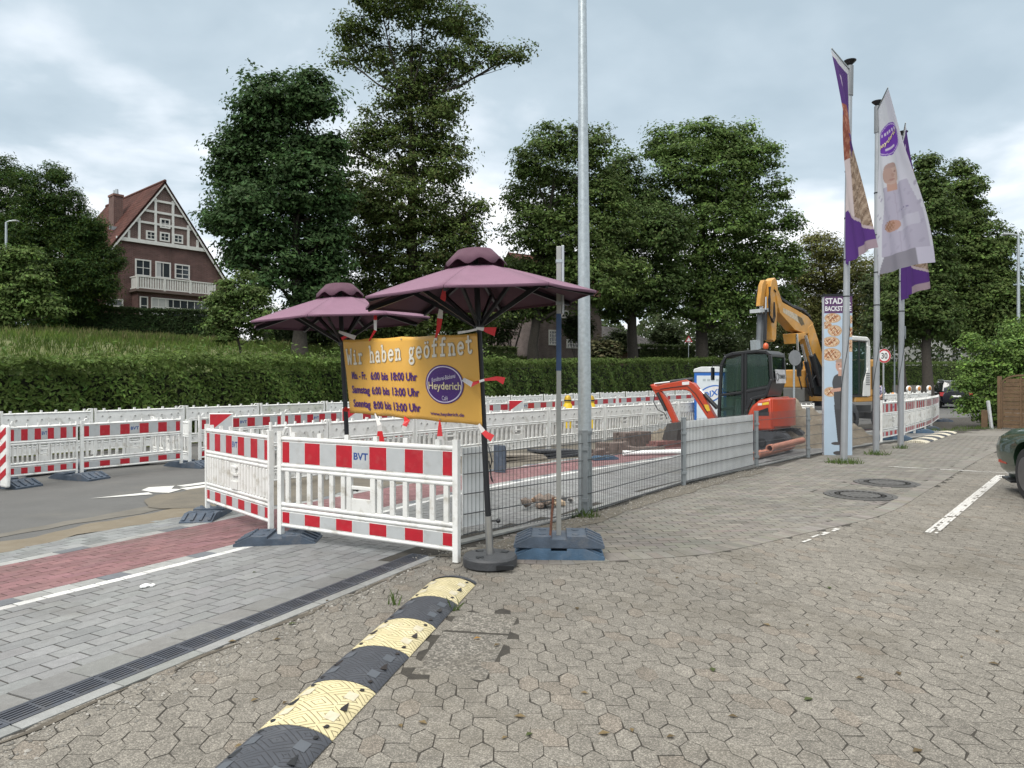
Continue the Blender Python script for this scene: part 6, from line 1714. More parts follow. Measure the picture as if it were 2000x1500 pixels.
# rounded tail
a1, z1 = E.pix(1510, 776, bb); _, z0 = E.pix(1510, 842, bb)
mb = MB(); mb.prism([(a1 - .26 * math.sin(math.pi * i / 10) ** .7 * 1.0, .75 - 1.5 * i / 10) for i in range(11)] + [(a1 + .02, -.75), (a1 + .02, .75)], z0 + .1, z1 - .04, lambda u, v, t: E.loc(u, v, t)); mb.build('counterweight', m_orange, dg, bevel=.06, smooth=40)
mb = MB(); E.plate(mb, [(1476, 812), (1480, 803), (1500, 796), (1502, 812)], bb + .034, bb + .036); mb.build('air_grille', m_black, dg)
mb = MB(); E.plate(mb, [(1480, 788), (1488, 787), (1488, 791.5), (1480, 792)], bb + .034, bb + .036, 0); E.plate(mb, [(1489, 787), (1501.5, 784.5), (1501.5, 790), (1489, 791.5)], bb + .034, bb + .036, 1); mb.build('sticker', [m_sticker, M('yellow_sticker', (.6, .4, .03), .5)], dg)
# cab frame
cab = [(1403.5, 842), (1404, 800), (1408.6, 713), (1417, 696), (1430, 691), (1479, 685.5), (1496, 687), (1503.5, 693.5), (1506.5, 741), (1496, 772), (1468, 779), (1458, 800), (1457, 842)]
pa = [E.pix(x, y, bb) for x, y in cab]
fr = MB()
for b in (bb, -.34):
    for i in range(len(pa) - 1):
        (a, z), (a2, z2) = pa[i], pa[i + 1]; fr.bar(E.loc(a, b - .025 if b > 0 else b + .025, z), E.loc(a2, b - .025 if b > 0 else b + .025, z2), .07, .075, up=E.l)
    for q in (((1450, 689), (1450, 842)), ((1456, 688), (1456, 800)), ((1404, 772), (1452, 766)), ((1456, 765), (1500, 757)), ((1404, 838), (1457, 838))):
        (a, z), (a2, z2) = E.pix(*q[0], bb), E.pix(*q[1], bb); fr.bar(E.loc(a, b - .025 if b > 0 else b + .025, z), E.loc(a2, b - .025 if b > 0 else b + .025, z2), .06, .06, up=E.l)
for i in (1, 2, 3, 7, 8, 9):
    a, z = pa[i]; fr.bar(E.loc(a, bb, z), E.loc(a, -.34, z), .07, .07)
fr.build('cab_frame', m_black, dg, bevel=.012)
mb = MB(); roof = [pa[3], pa[4], pa[5], pa[6], pa[7]]; mb.prism([(a, z + .03) for a, z in roof] + [(a, z - .05) for a, z in roof[::-1]], bb - .02, -.32, lambda u, v, t: E.loc(u, t, v)); mb.build('cab_roof', M('roof_dark', (.03, .032, .035), .5), dg, bevel=.02, smooth=40)
mb = MB(); E.plate(mb, [(1457, 760), (1500, 752), (1494, 770), (1468, 777), (1458, 798)], bb - .01, bb - .03); mb.build('door_panel', m_black, dg)
for pl in ([(1411, 766), (1418, 703), (1450, 694), (1451, 762)], [(1456, 692), (1497, 692), (1501, 741), (1499, 753), (1456, 761)], [(1407, 840), (1409, 776), (1450, 772), (1450, 840)]):
    for b_a, b_b in ((bb - .02, bb - .028), (-.31, -.318)):
        gl = MB(); E.plate(gl, pl, b_a, b_b, bref=bb); gl.build('side_window', m_cabglass, dg)
gl = MB(); (a, z), (a2, z2) = pa[7], pa[9]; gl.prism([(a + .0, z - .04), (a + .008, z - .04), (a2 + .068, z2 + .2), (a2 + .06, z2 + .2)], bb - .06, -.28, lambda u, v, t: E.loc(u - .02, t, v)); gl.build('rear_window', m_cabglass, dg)
gl = MB(); (a, z), (a2, z2) = pa[2], pa[1]; gl.prism([(a, z - .02), (a + .008, z - .02), (a2 + .008, z2 - .3), (a2, z2 - .3)], bb - .06, -.28, lambda u, v, t: E.loc(u, t, v)); gl.build('windscreen', m_cabglass, dg)
(a, z) = pa[9]; (a7, z7) = pa[8]
mb = MB(); mb.prism([(a7 - .02, z7 - .05), (a - .03, z - .02), (a - .03, z + .12), (a7 - .015, z7 + .16)], bb - .02, -.32, lambda u, v, t: E.loc(u, t, v)); mb.build('rear_panel', m_black, dg)
sgn_a, sgn_z = E.pix(1506, 741, bb); 
pl_ = MB(); 
def rearpt(b, z): 
    f = (z - pa[8][1]) / (pa[7][1] - pa[8][1]); return E.loc(pa[8][0] + (pa[7][0] - pa[8][0]) * f - .055, b, z)
zc = pa[8][1] + .06
pl_.add([rearpt(.56, zc - .15), rearpt(-.22, zc - .15), rearpt(-.22, zc + .17), rearpt(.56, zc + .17)], [(0, 1, 2, 3)])
so = pl_.build('name_plate', M('plate_white', (.52, .52, .53), .5), dg)
lt = MB(); lettering(lt, 'STEMMER', lambda x, y: rearpt(.10 - x, zc + .0 + y) - E.f * .004, 0, 0, .13, bold=.003)
th = np.linspace(.6, 2 * math.pi - .6, 12)
for i in range(len(th) - 1):
    lt.bar(rearpt(.44 - .09 * math.cos(th[i]), zc + .085 * math.sin(th[i])) - E.f * .006, rearpt(.44 - .09 * math.cos(th[i + 1]), zc + .085 * math.sin(th[i + 1])) - E.f * .006, .012, .004)
lt.build('lettering', m_black, so)
st = MB(); a, z = E.pix(1462, 770, .25); E.box(st, a - .25, a + .25, 0, .45, z - .1, z + .05); E.box(st, a - .3, a - .18, 0, .45, z, z + .65); E.box(st, a - .27, a - .2, .1, .35, z + .65, z + .85); st.build('seat', m_blackrub, dg, bevel=.03)
mb = MB(); a, z = E.pix(1504, 680, .2); mb.cyl(E.loc(a + .1, .2, z - .08), E.loc(a + .1, .2, z - .02), .05, n=12, mi=1); mb.ball(E.loc(a + .1, .2, z + .04), .065, .065, .09); mb.build('beacon', [M('beacon_orange', (.55, .10, .03), .3), m_dark], dg, smooth=50)
mb = MB(); a, z = E.pix(1398, 722, bb); mb.tube([E.loc(pa[2][0], bb, z + .1), E.loc(a + .05, bb + .1, z + .1), E.loc(a + .05, bb + .1, z - .1)], .012, 6); E.box(mb, a + .02, a + .06, bb + .02, bb + .16, z - .25, z + .05); mb.build('mirror', m_black, dg)
# boom, stick, rams, bucket
bm_ = .12
mb = MB(); E.plate(mb, [(1401, 818), (1370, 764), (1358, 749), (1343, 741.5), (1310, 748), (1284, 754), (1273, 751), (1281, 762), (1297, 764), (1340, 761), (1350, 765), (1385, 818), (1392, 838), (1405, 838)], bm_ + .09, bm_ - .09, bref=bm_); bo = mb.build('boom', m_orange, dg, bevel=.012, smooth=35)
mb = MB(); E.plate(mb, [(1271.5, 752), (1279, 749.5), (1287, 757), (1306, 782), (1326, 826), (1325, 832), (1315, 832), (1309, 815), (1283, 772)], bm_ + .065, bm_ - .065, bref=bm_); sk = mb.build('stick', m_orange, dg, bevel=.01, smooth=35)
def ram(mach, p0, p1, b, r, frac, parent, mats=(m_black, m_chrome)):
    A, B = mach.loc(*(lambda q: (q[0], b, q[1]))(mach.pix(*p0, b))), mach.loc(*(lambda q: (q[0], b, q[1]))(mach.pix(*p1, b)))
    mb = MB(); C_ = A.lerp(B, frac); mb.cyl(A, C_, r, n=12, mi=0); mb.cyl(C_, B, r * .55, n=10, mi=1); 
    return mb.build('hydraulic_ram', list(mats), parent, smooth=50)
ram(E, (1354, 741), (1279, 750), bm_, .055, .58, bo); ram(E, (1401, 797), (1367, 761), bm_ + .0, .055, .75, bo); ram(E, (1284, 767), (1311, 822), bm_ + .09, .042, .65, sk)
mb = MB(); mb.tube([E.loc(*(lambda q: (q[0], bm_ + .1, q[1]))(E.pix(*p, bm_))) for p in ((1282, 770), (1280, 785), (1288, 800), (1300, 806), (1306, 818))], .012, 6)
mb.tube([E.loc(*(lambda q: (q[0], bm_ + .1, q[1]))(E.pix(*p, bm_))) for p in ((1292, 760), (1312, 757), (1345, 753), (1362, 770), (1385, 806))], .010, 6); mb.build('hose', m_hose, bo, smooth=60)
mb = MB(); E.plate(mb, [(1311, 826), (1328, 824), (1333, 838), (1330, 860), (1318, 872), (1306, 870), (1301, 855), (1306, 840)], bm_ + .26, bm_ - .26, bref=bm_); mb.build('bucket', M('worn_bucket', (.07, .065, .06), .6, .3, var=.3), dg, bevel=.015)
mb = MB(); E.plate(mb, [(1335, 746), (1349, 745), (1349, 751), (1335, 752)], bm_ + .092, bm_ + .094, bref=bm_); mb.build('sticker', m_sticker, bo)
mb = MB(); E.plate(mb, [(1378, 790), (1386, 790), (1390, 802), (1382, 803)], bm_ + .092, bm_ + .094, bref=bm_); mb.build('sticker', M('yellow_sticker', (.6, .4, .03), .5), bo)

# ---- large yellow wheeled excavator
G = Mach((10.70, 23.76, Z(10.70, 23.76)), (-.78, -.62))
ex = thing('wheeled_excavator', 'large yellow wheeled excavator with white-framed cab and raised folded arm', 'excavator', G.P0)
for a in (-1.2, 1.15):
    for sgn in (-1, 1):
        for off in (.95, 1.24)[1:]:
            t = MB(); c = G.loc(a, sgn * (off - .15), .5); ax = G.l
            prof = [(.22, -.17), (.42, -.17), (.49, -.12), (.50, 0), (.49, .12), (.42, .17), (.22, .17)]
            n = 22; vs_ = []
            for r, q in prof:
                for i in range(n):
                    th = 2 * math.pi * i / n; vs_.append(c + G.f * (r * math.cos(th)) + Vector((0, 0, 1)) * (r * math.sin(th)) + ax * q)
            t.add(vs_, [(k * n + i, k * n + (i + 1) % n, (k + 1) * n + (i + 1) % n, (k + 1) * n + i) for k in range(len(prof) - 1) for i in range(n)])
            w_ = t.build('wheel', m_blackrub, ex, smooth=40)
            r_ = MB(); r_.cyl(c - ax * .10, c + ax * .10, .24, n=18); r_.build('rim', M('rim_grey', (.20, .19, .17), .6, .3), w_)
mb = MB(); G.box(mb, -1.6, 1.7, -.55, .55, .45, .85); G.box(mb, -1.3, -1.1, -1.0, 1.0, .4, .6); G.box(mb, 1.05, 1.25, -1.0, 1.0, .4, .6); mb.build('chassis', M('chassis_grey', (.06, .06, .06), .6), ex)
mb = MB(); G.box(mb, 1.75, 1.85, -1.25, 1.25, .25, .75); G.box(mb, 1.6, 1.78, -.4, .4, .4, .6); mb.build('blade', M('light_grey_steel', (.42, .42, .40), .6, var=.15), ex)
mb = MB(); mb.cyl(G.loc(0, 0, .85), G.loc(0, 0, 1.0), .6, n=24); mb.build('slewing_ring', m_dark, ex)
mb = MB(); G.box(mb, -1.02, .6, -1.25, 1.06, 1.0, 1.16); mb.build('deck', m_yellow, ex, bevel=.02)
mb = MB(); G.box(mb, -1.0, -.35, -1.25, 1.05, 1.16, 2.38); mb.build('engine_hood', m_yellow, ex, bevel=.06)
mb = MB(); G.box(mb, -.88, -.55, 1.05, 1.065, 1.4, 2.15); mb.build('side_grille', M('grille', (.06, .045, .03), .6), ex)
mb = MB(); G.box(mb, -.35, .9, -1.25, -.45, 1.45, 2.05); mb.build('tank', m_yellow, ex, bevel=.04)
mb = MB(); G.box(mb, -.35, .9, -1.24, -.46, .98, 1.45); mb.build('tool_box', M('stone_grey', (.14, .14, .13), .6, var=.1), ex, bevel=.03)
mb = MB(); G.box(mb, -.35, .35, -.45, .20, 1.16, 1.75); mb.build('boom_bracket', m_dark, ex)
# cab
c0, c1, b0, b1, zb_, zt_ = -.28, .9, .22, 1.07, 1.16, 3.02
cf = MB()
for a in (c0 + .04, c1 - .04):
    for b in (b0 + .04, b1 - .04): cf.bar(G.loc(a, b, zb_), G.loc(a, b, zt_), .085, .085, mi=0 if a > 0 else 1)
for z in (zb_ + .04, zt_ - .04):
    for a in (c0 + .04, c1 - .04): cf.bar(G.loc(a, b0, z), G.loc(a, b1, z), .08, .08)
    for b in (b0 + .04, b1 - .04): cf.bar(G.loc(c0, b, z), G.loc(c1, b, z), .08, .08)
cf.bar(G.loc(.30, b1 - .04, zb_), G.loc(.30, b1 - .04, zt_), .06, .06)
m_cabwhite = M('cab_white', (.60, .60, .58), .4, var=.05, coat=.2)
cf.build('cab_frame', [m_black, m_cabwhite], ex)
mb = MB(); mb.prism([(c0 - .1, zt_ - .25), (c0 - .06, zt_), (c0 + .1, zt_ + .08), (c1 - .05, zt_ + .08), (c1 + .12, zt_), (c1 + .12, zt_ - .06), (c0 + .02, zt_ - .06)], b0 - .02, b1 + .03, lambda u, v, t: G.loc(u, t, v)); mb.build('cab_roof', m_cabwhite, ex, bevel=.03, smooth=40)
mb = MB(); mb.prism([(c0 - .10, zb_ + .02), (c0 - .10, zt_ - .2), (c0 + .10, zt_ - .2), (c0 + .06, 2.1), (c0 + .34, 1.62), (c0 + .40, zb_ + .02)], b1 - .01, b1 + .025, lambda u, v, t: G.loc(u, t, v)); mb.build('door_panel', m_cabwhite, ex, bevel=.01)
mb = MB()
for i in range(6): G.box(mb, c0 - .05, c0 + .20, b1 + .024, b1 + .032, 1.55 + .07 * i, 1.58 + .07 * i)
mb.build('louvre', M('louvre_shadow', (.12, .12, .12), .6), ex)
for q0, q1 in ((b1 - .03, b1 - .022), (b0 + .02, b0 + .028)):
    gl = MB(); G.box(gl, c0 + .08, c1 - .08, q0, q1, zb_ + .1, zt_ - .1); gl.build('side_window', m_cabglass, ex)
gl = MB(); G.box(gl, c1 - .03, c1 - .022, b0 + .08, b1 - .08, zb_ + .1, zt_ - .1); gl.build('windscreen', m_cabglass, ex)
mb = MB(); G.box(mb, -.1, .35, .42, .9, 1.45, 1.6); G.box(mb, -.15, .0, .42, .9, 1.6, 2.35); mb.build('seat', m_blackrub, ex, bevel=.04)
mb = MB(); mb.tube([G.loc(c1, b1, 2.9), G.loc(c1 + .3, b1 + .1, 2.85)], .015, 6); G.box(mb, c1 + .28, c1 + .34, b1 + .02, b1 + .2, 2.5, 2.9); mb.build('mirror', m_black, ex)
# arm
def gbeam(name, pxs, hb, mat, b=-.02, parent=None):
    mb = MB(); G.plate(mb, pxs, b + hb, b - hb, bref=b); return mb.build(name, mat, parent or ex, bevel=.015, smooth=35)
lb = gbeam('lower_boom', [(1569, 640), (1578, 632), (1588, 662), (1600, 702), (1601, 735), (1591, 735), (1581, 702), (1570, 664)], .17, m_yellow)
ub = gbeam('upper_boom', [(1514, 612), (1509, 592), (1505, 560), (1512, 570), (1519, 591), (1547, 606), (1569, 619), (1580, 632), (1577, 646), (1567, 653), (1543, 645)], .16, m_yellow)
sk2 = gbeam('stick', [(1500, 548), (1506, 543), (1511, 551), (1513, 583), (1510, 620), (1508.5, 662), (1505, 668), (1500, 664), (1498, 608), (1495, 575)], .13, m_yellow, -.02)
gbeam('stick_plate', [(1485, 556), (1489, 547), (1494, 549), (1491, 570), (1488, 598), (1480, 598)], .07, m_yellow, -.06, sk2)
ram(G, (1483, 680), (1487, 598), -.10, .11, .82, sk2, (M('grey_ram', (.13, .14, .15), .4, .3), m_chrome))
ram(G, (1494, 664), (1496, 580), .10, .05, .7, sk2)
mb = MB(); G.plate(mb, [(1476, 604), (1497, 602), (1497, 609), (1476, 611)], .10, -.25, bref=-.05); mb.build('bracket', M('light_bracket', (.45, .47, .48), .5, .3), sk2)
mb = MB(); G.plate(mb, [(1471, 665), (1479, 664), (1480, 681), (1472, 684)], .0, -.2, bref=-.1); mb.build('coupling', m_galv, sk2)
ram(G, (1561, 735), (1556, 652), .22, .07, .6, lb); ram(G, (1600, 745), (1573, 655), -.26, .07, .6, lb)
ram(G, (1597, 712), (1581, 640), -.05, .08, .65, lb)
ram(G, (1602, 752), (1573, 655), .30, .085, .6, lb); ram(G, (1586, 756), (1566, 672), .30, .07, .6, lb)
mb = MB(); G.plate(mb, [(1582, 700), (1590, 690), (1612, 735), (1612, 770), (1590, 770)], .24, .20, bref=.2); mb.build('bracket_plate', m_dark, lb)
mb = MB(); G.plate(mb, [(1520, 602), (1545, 614), (1556, 624), (1552, 632), (1538, 622), (1520, 611)], .142, .1425, bref=-.02); mb.build('worn_patch', M('worn_pale_paint', (.42, .36, .27), .6, var=.35, scale=9), ub)
mb = MB(); G.plate(mb, [(1548, 617), (1557, 622), (1562, 634), (1556, 637), (1550, 628)], .1435, .1439, bref=-.02); mb.build('worn_lettering', M('faded_black', (.10, .07, .03), .6, var=.5, scale=20), ub)
gbeam('link', [(1541, 652), (1560, 650), (1566, 660), (1552, 664), (1544, 672)], .22, m_yellow, -.02, lb)
ho = MB()
def gp_(px, py, b): a, z = G.pix(px, py, b); return G.loc(a, b, z)
for i, b in enumerate((-.12, -.08, -.04, .0, .04, .08, .12)):
    o_ = (i % 4) * 1.6 - 3.5
    ho.tube([gp_(1512, 566 + o_, b), gp_(1527, 586 + o_, b), gp_(1548, 600 + o_, b), gp_(1568, 607 + o_, b), gp_(1582, 620 + o_, b), gp_(1591, 650 + o_, b), gp_(1603, 690 + o_, b)], .022, 6)
for dx, b in ((0, .16), (3, .2)):
    ho.tube([gp_(1505 - dx, 560, b), gp_(1501 + dx, 585, b), gp_(1503, 615, b), gp_(1508 + dx, 630, b), gp_(1511 + dx, 618, b), gp_(1512, 590, b)], .02, 6)
ho.tube([gp_(1479, 606, -.2), gp_(1475, 580, -.2), gp_(1481, 560, -.15), gp_(1492, 548, -.1)], .018, 6)
for q in ((1560, 690, 1566, 760), (1572, 690, 1580, 770), (1590, 705, 1586, 775)):
    ho.tube([gp_(q[0], q[1], .25), gp_(q[0] + 8, (q[1] + q[3]) / 2 - 12, .3), gp_(q[2] - 6, (q[1] + q[3]) / 2 + 10, .3), gp_(q[2], q[3], .25)], .022, 6)
ho.build('hose', m_hose, ub, smooth=60)
mb = MB()
for q in ((1552, 603), (1562, 608), (1571, 612), (1578, 622)): mb.ball(gp_(q[0], q[1] - 3, .0), .09, .09, .07, 8, 5)
mb.build('valve_block', m_hose, ub)

# ---- portable toilet
tp = P(1388, 0, 26.0); tp.z = Z(tp.x, tp.y)
wc = thing('portable_toilet', 'blue and white portable toilet cabin between the hedge and the black cab', 'toilet cabin', tp, R(-18))
m_wcblue = M('toilet_blue', (.02, .12, .42), .45, var=.06); m_wcw = M('toilet_white', (.55, .60, .63), .5, var=.05)
mb = MB(); mb.box(-.55, .55, -.55, .55, 0, 2.12); mb.build('cabin', m_wcblue, wc, bevel=.03)
mb = MB(); mb.box(-.46, .46, -.562, -.551, .15, 1.98); d_ = mb.build('door', m_wcw, wc)
mb = MB(); mb.prism([(-.58, 2.1), (.58, 2.1), (.56, 2.22), (.3, 2.30), (-.3, 2.30), (-.56, 2.22)], -.58, .58, lambda u, v, t: (u, t, v)); mb.build('roof', M('toilet_roof', (.55, .57, .58), .5), wc, bevel=.02)
mb = MB(); n = 36
mb.add([(.02 + .60 * math.cos(2 * math.pi * i / n) * .74, -.5655, 1.32 + .30 * math.sin(2 * math.pi * i / n) + .12 * math.cos(2 * math.pi * i / n)) for i in range(n)], [tuple(range(n))], 0)
mb.add([(.02 + .55 * math.cos(2 * math.pi * i / n) * .74, -.5675, 1.32 + .25 * math.sin(2 * math.pi * i / n) + .12 * math.cos(2 * math.pi * i / n)) for i in range(n)], [tuple(range(n))], 1)
lettering(mb, 'DIXI', lambda x, y: (.04 + x, -.570, 1.32 + y + x * .27), 0, 0, .30, mi=0, bold=.008)
mb.build('emblem', [m_wcblue, m_sticker], d_)
mb = MB()
for x in (-.25, -.1, .05, .2): mb.box(x, x + .1, -.564, -.5625, 1.78, 1.86)
mb.build('vent_grille', M('wc_grille', (.35, .40, .42), .6), d_)

# ================================================================== SIGN TOWER, FLAGPOLES, FLAGS
def raster(name, nu, nv, pos, colf, parent, mat, vec=True):
    """printed sheet: grid surface with the print in its colour attribute; pos(u,v), colf(u,v) -> (n,3)"""
    U, V = np.meshgrid(np.linspace(0, 1, nu), np.linspace(0, 1, nv)); U, V = U.ravel(), V.ravel()
    pts = pos(U, V); c = colf(U, V)
    i = (np.arange(nv - 1)[:, None] * nu + np.arange(nu - 1)[None])
    return raw_mesh(name, pts, np.stack([i, i + 1, i + nu + 1, i + nu], -1).reshape(-1, 4), mat, c, parent, smooth=True)
def blob(U, V, cu, cv, ru, rv, rot=0.0):
    x, y = (U - cu) / ru, (V - cv) / rv; c, s = math.cos(rot), math.sin(rot); return np.hypot(x * c + y * s, -x * s + y * c)
def vnoise(U, V, s, seed=0):
    a = np.sin(U * s * 1.7 + V * s * 2.3 + seed) + np.sin(U * s * 3.1 - V * s * 1.9 + seed * 2.1) + np.sin(U * s * 5.3 + V * s * 4.7 + seed * 3.3); return a / 3
def put(C, m, col, k=1.0): C[m] = C[m] * (1 - k) + np.array(col) * k

m_print = M('printed_sheet', attr=True, var=.04, rough=.5, scale=3)
tw = gp(1637, 890); tdir = R(-6)
tower = thing('sign_tower', 'tall narrow sign tower printed with breads and a standing baker', 'sign', tw, tdir)
TW, TH, TD = .575, (890 - 577) / F * tw.y, .13
mb = MB(); mb.box(-TW / 2, TW / 2, 0, TD, 0, TH - .02); mb.build('body', M('tower_edge', (.45, .47, .50), .45), tower, bevel=.006)
mb = MB(); mb.box(-TW / 2 - .01, TW / 2 + .01, -.008, TD + .008, TH - .02, TH + .03); mb.build('cap', m_dark, tower)
def tower_col(U, V):
    asp = TH / TW; C = np.tile(np.array([(.40, .50, .60)]), (len(U), 1)) * (1 - .12 * V[:, None]) 
    put(C, V < .105, (.085, .030, .105))
    y = V * asp; x = U
    breads = [(.30, .135, .30, .024), (.92, .145, .27, .020), (.06, .18, .22, .018), (.38, .215, .26, .028), (.95, .225, .22, .024), (.24, .285, .32, .026), (.95, .31, .24, .03), (.25, .365, .36, .032), (.22, .600, .24, .024)]
    for i, (cu, cv, ru, rv) in enumerate(breads):
        d = blob(U, V, cu, cv, ru * .98, rv * 1.28, -.12 if i % 2 else .15)
        put(C, d < 1.0, (.42, .27, .16)); put(C, d < .88, (.52, .36, .22))
        put(C, (d < .8) & (vnoise(U, V * asp, 11, i) > .05), (.36, .14, .055)); put(C, (d < .62) & (vnoise(U, V * asp, 16, i + 2) > .25), (.17, .055, .025)); put(C, (d < .85) & (vnoise(U, V * asp, 14, i + 5) < -.38), (.64, .50, .36))
    U = U + .12
    skin, cloth, dark = (.46, .27, .205), (.060, .062, .066), (.045, .045, .048)
    # standing figure in grey: trousers, tunic, head, arm
    for (cu0, cv0, cu1, cv1, w0, w1) in ((.60, .68, .68, .93, .13, .07), (.82, .68, .80, .93, .12, .07)):
        t = np.clip((V - cv0) / (cv1 - cv0), 0, 1); put(C, (V > cv0) & (V < cv1) & (np.abs(U - (cu0 + (cu1 - cu0) * t)) < w0 + (w1 - w0) * t), dark)
    t = np.clip((V - .495) / .21, 0, 1); put(C, (V > .495) & (V < .71) & (np.abs(U - .72) < .20 + .06 * np.sin(t * 3)), cloth)
    put(C, blob(U, V, .72, .515, .27, .03) < 1, cloth); put(C, blob(U, V, .53, .545, .12, .045) < 1, cloth)
    put(C, (V > .455) & (V < .50) & (np.abs(U - .72) < .10), skin)
    put(C, blob(U, V, .70, .435, .175, .040) < 1, skin); put(C, (blob(U, V, .70, .417, .185, .026) < 1) & (V < .414), (.34, .24, .19))
    for cu in (.64, .78): put(C, blob(U, V, cu, .428, .03, .004) < 1, (.10, .06, .05))
    put(C, blob(U, V, .71, .453, .07, .006) < 1, (.62, .50, .46)); put(C, blob(U, V, .715, .440, .025, .008) < 1, (.38, .2, .15))
    t = np.clip((U - .38) / .3, 0, 1); put(C, (U > .40) & (U < .76) & (np.abs(V - (.592 - .008 * t)) < .011), skin); put(C, blob(U, V, .42, .593, .06, .012) < 1, skin)
    put(C, blob(U, V, .56, .925, .19, .010) < 1, (.06, .055, .055)); put(C, blob(U, V, .64, .985, .20, .013) < 1, (.06, .055, .055)); put(C, (V > .92) & (V < .985) & (np.abs(U - .74) < .07), dark)
    return np.clip(C, .01, .8)
raster('print', 110, 560, lambda U, V: np.column_stack([(U - .5) * TW * .985, np.full(len(U), -.0035), TH - .025 - V * (TH - .03)]), tower_col, tower, m_print)
lt = MB()
def tmap(x, y): return (x, -.0062, y)
def fit_text2(mb, txt, mp_, x0, x1, yb, cap, bold=.03): fit_text(mb, txt, mp_, x0, x1, yb, cap, 0, bold)
fit_text2(lt, 'STADER', tmap, -TW * .46, TW * .45, TH - .175, .115); fit_text2(lt, 'BACKSTUBE', tmap, -TW * .46, TW * .46, TH - .325, .095)
lt.build('lettering', M('print_white', (.66, .66, .68), .5), tower)

m_pole = M('flagpole_aluminium', (.36, .375, .39), .42, .55, var=.07, scale=4)
m_flag = leaf_mat('flag_cloth', None, .7, .35)
def flagpole(base, top_px, label, arm, flag_label, th0, th1, W, Hf, colf, logo=False, seed=0):
    b = gp(*base); Y = b.y
    H = HC + (HY - top_px[1]) / F * Y - b.z; lx = ((top_px[0] - CX) / F * Y - b.x) / H
    t = thing('flagpole', label, 'flagpole', b, 0, 'aluminium flagpoles on the yard')
    mb = MB(); mb.tube([(lx * z, 0, z) for z in (-.05, 0.0, 2, 4, 6, H - .5)], [.066, .065, .062, .058, .053, .050], 18); mb.build('pole', m_pole, t, smooth=60)
    mb = MB(); mb.cyl((lx * (H - .62), 0, H - .62), (lx * (H - .05), 0, H - .05), .066, n=16); sl3 = mb.build('swivel_sleeve', M('sleeve_grey', (.20, .21, .22), .5, .4), t, smooth=50)
    mb = MB(); mb.lathe([(.012, -.05), (.04, -.03), (.115, .045), (.115, .055), (.02, .06)], 24, (lx * H, 0, H)); mb.build('cap', m_black, t, smooth=40)
    a0 = R(th0); d0_ = Vector((math.cos(a0), math.sin(a0), 0))
    zt = H - .12; o0_ = Vector((lx * zt, 0, zt))
    mb = MB(); mb.cyl(o0_, o0_ + d0_ * (W + .04) + Vector((0, 0, .02)), .016, .012, 8); mb.build('arm', m_galv, sl3, smooth=50)
    mb = MB(); mb.box(.05, .11, -.035, .035, 2.55, 2.85); mb.build('cleat_box', m_fence, t, bevel=.01)
    mb = MB(); z = .4
    mb.tube([(lx * z + .071 * math.cos(z * 2.2), .071 * math.sin(z * 2.2) - .0, z) for z in np.arange(.5, 3.6, .12)], .005, 5)
    for z in (3.2, 3.9, 4.7, 5.6): mb.cyl((lx * z, 0, z - .012), (lx * z, 0, z + .012), .064, n=14)
    mb.build('halyard', m_black, t)
    # flag: top edge along the arm, free edge swung round by the wind further down
    fl_ = thing('flag', flag_label, 'flag', b + o0_, 0, 'purple and white bakery flags')
    def pos(U, V):
        th = np.radians(th0 + (th1 - th0) * (V ** 1.0) * (.45 + .55 * U)); r = .075 + U * W * (1 - .06 * V)
        fold = .055 * np.sin(U * 9 + V * 3 + seed) * np.minimum(1, V * 3) * (.3 + U) + .03 * np.sin(U * 17 - V * 5 + seed)* np.minimum(1, V * 2)
        x = np.cos(th) * r - np.sin(th) * fold; y = np.sin(th) * r + np.cos(th) * fold
        return np.column_stack([x - lx * V * Hf, y, -.02 - V * Hf - U * .12 * V * (1 - V) + .16 * U * V])
    raster('cloth', 70, 240, pos, colf, fl_, m_flag)
    if logo:
        for side in (-1, 1):
            lt = MB(); yel = M('yellow_print', (.72, .62, .38), .5)
            def mp_(x, y):
                u, v = .50 + x, .235 - y
                p = pos(np.array([u, u + .01, u]), np.array([v, v, v + .01])); n = np.cross(p[1] - p[0], p[2] - p[0]); n /= np.linalg.norm(n)
                return Vector(p[0] + n * .008 * side)
            vs_, fs_ = text_mesh('Heyderich', 1.0, bold=.02); wd = max(v[0] for v in vs_)
            lt.add([mp_((v[0] / wd * .36) * 1.0 - v[1] * .0, v[1] * .034 + v[0] / wd * .030) for v in vs_], fs_); lt.build('lettering', yel, fl_)
    return t
def flag1_col(U, V):
    C = np.tile(np.array([(.58, .50, .50)]), (len(U), 1))
    put(C, V < .5, (.25, .085, .06)); put(C, (V < .5) & (vnoise(U, V * 3, 14) > .2), (.36, .16, .11))
    put(C, V < .27, (.085, .036, .17)); put(C, (V < .27) & (np.abs(U - .5 - .1 * np.sin(V * 30)) < .06) & (V > .08), (.55, .45, .6)); put(C, (V < .03) | ((U < .08) & (V < .25)), (.55, .55, .58))
    put(C, (V > .46) & (U > .52), (.26, .19, .14)); put(C, (V > .46) & (U > .52) & (vnoise(U, V * 3, 17, 1) > .1), (.40, .31, .24)); put(C, (V > .46) & (U > .52) & (np.abs(np.sin(U * 20 + V * 46)) < .16), (.12, .08, .06))
    e_ = V - (.74 + .17 * np.clip((U - .25) / .75, 0, 1) ** .8); put(C, e_ > 0, (.10, .042, .20)); put(C, (np.abs(e_ + .008) < .008) & (U > .3), (.46, .38, .40)); put(C, (V > .955) & (U > .55), (.34, .26, .30)); put(C, (V < .5) & (V > .42) & (U > .55), (.09, .04, .16))
    return C
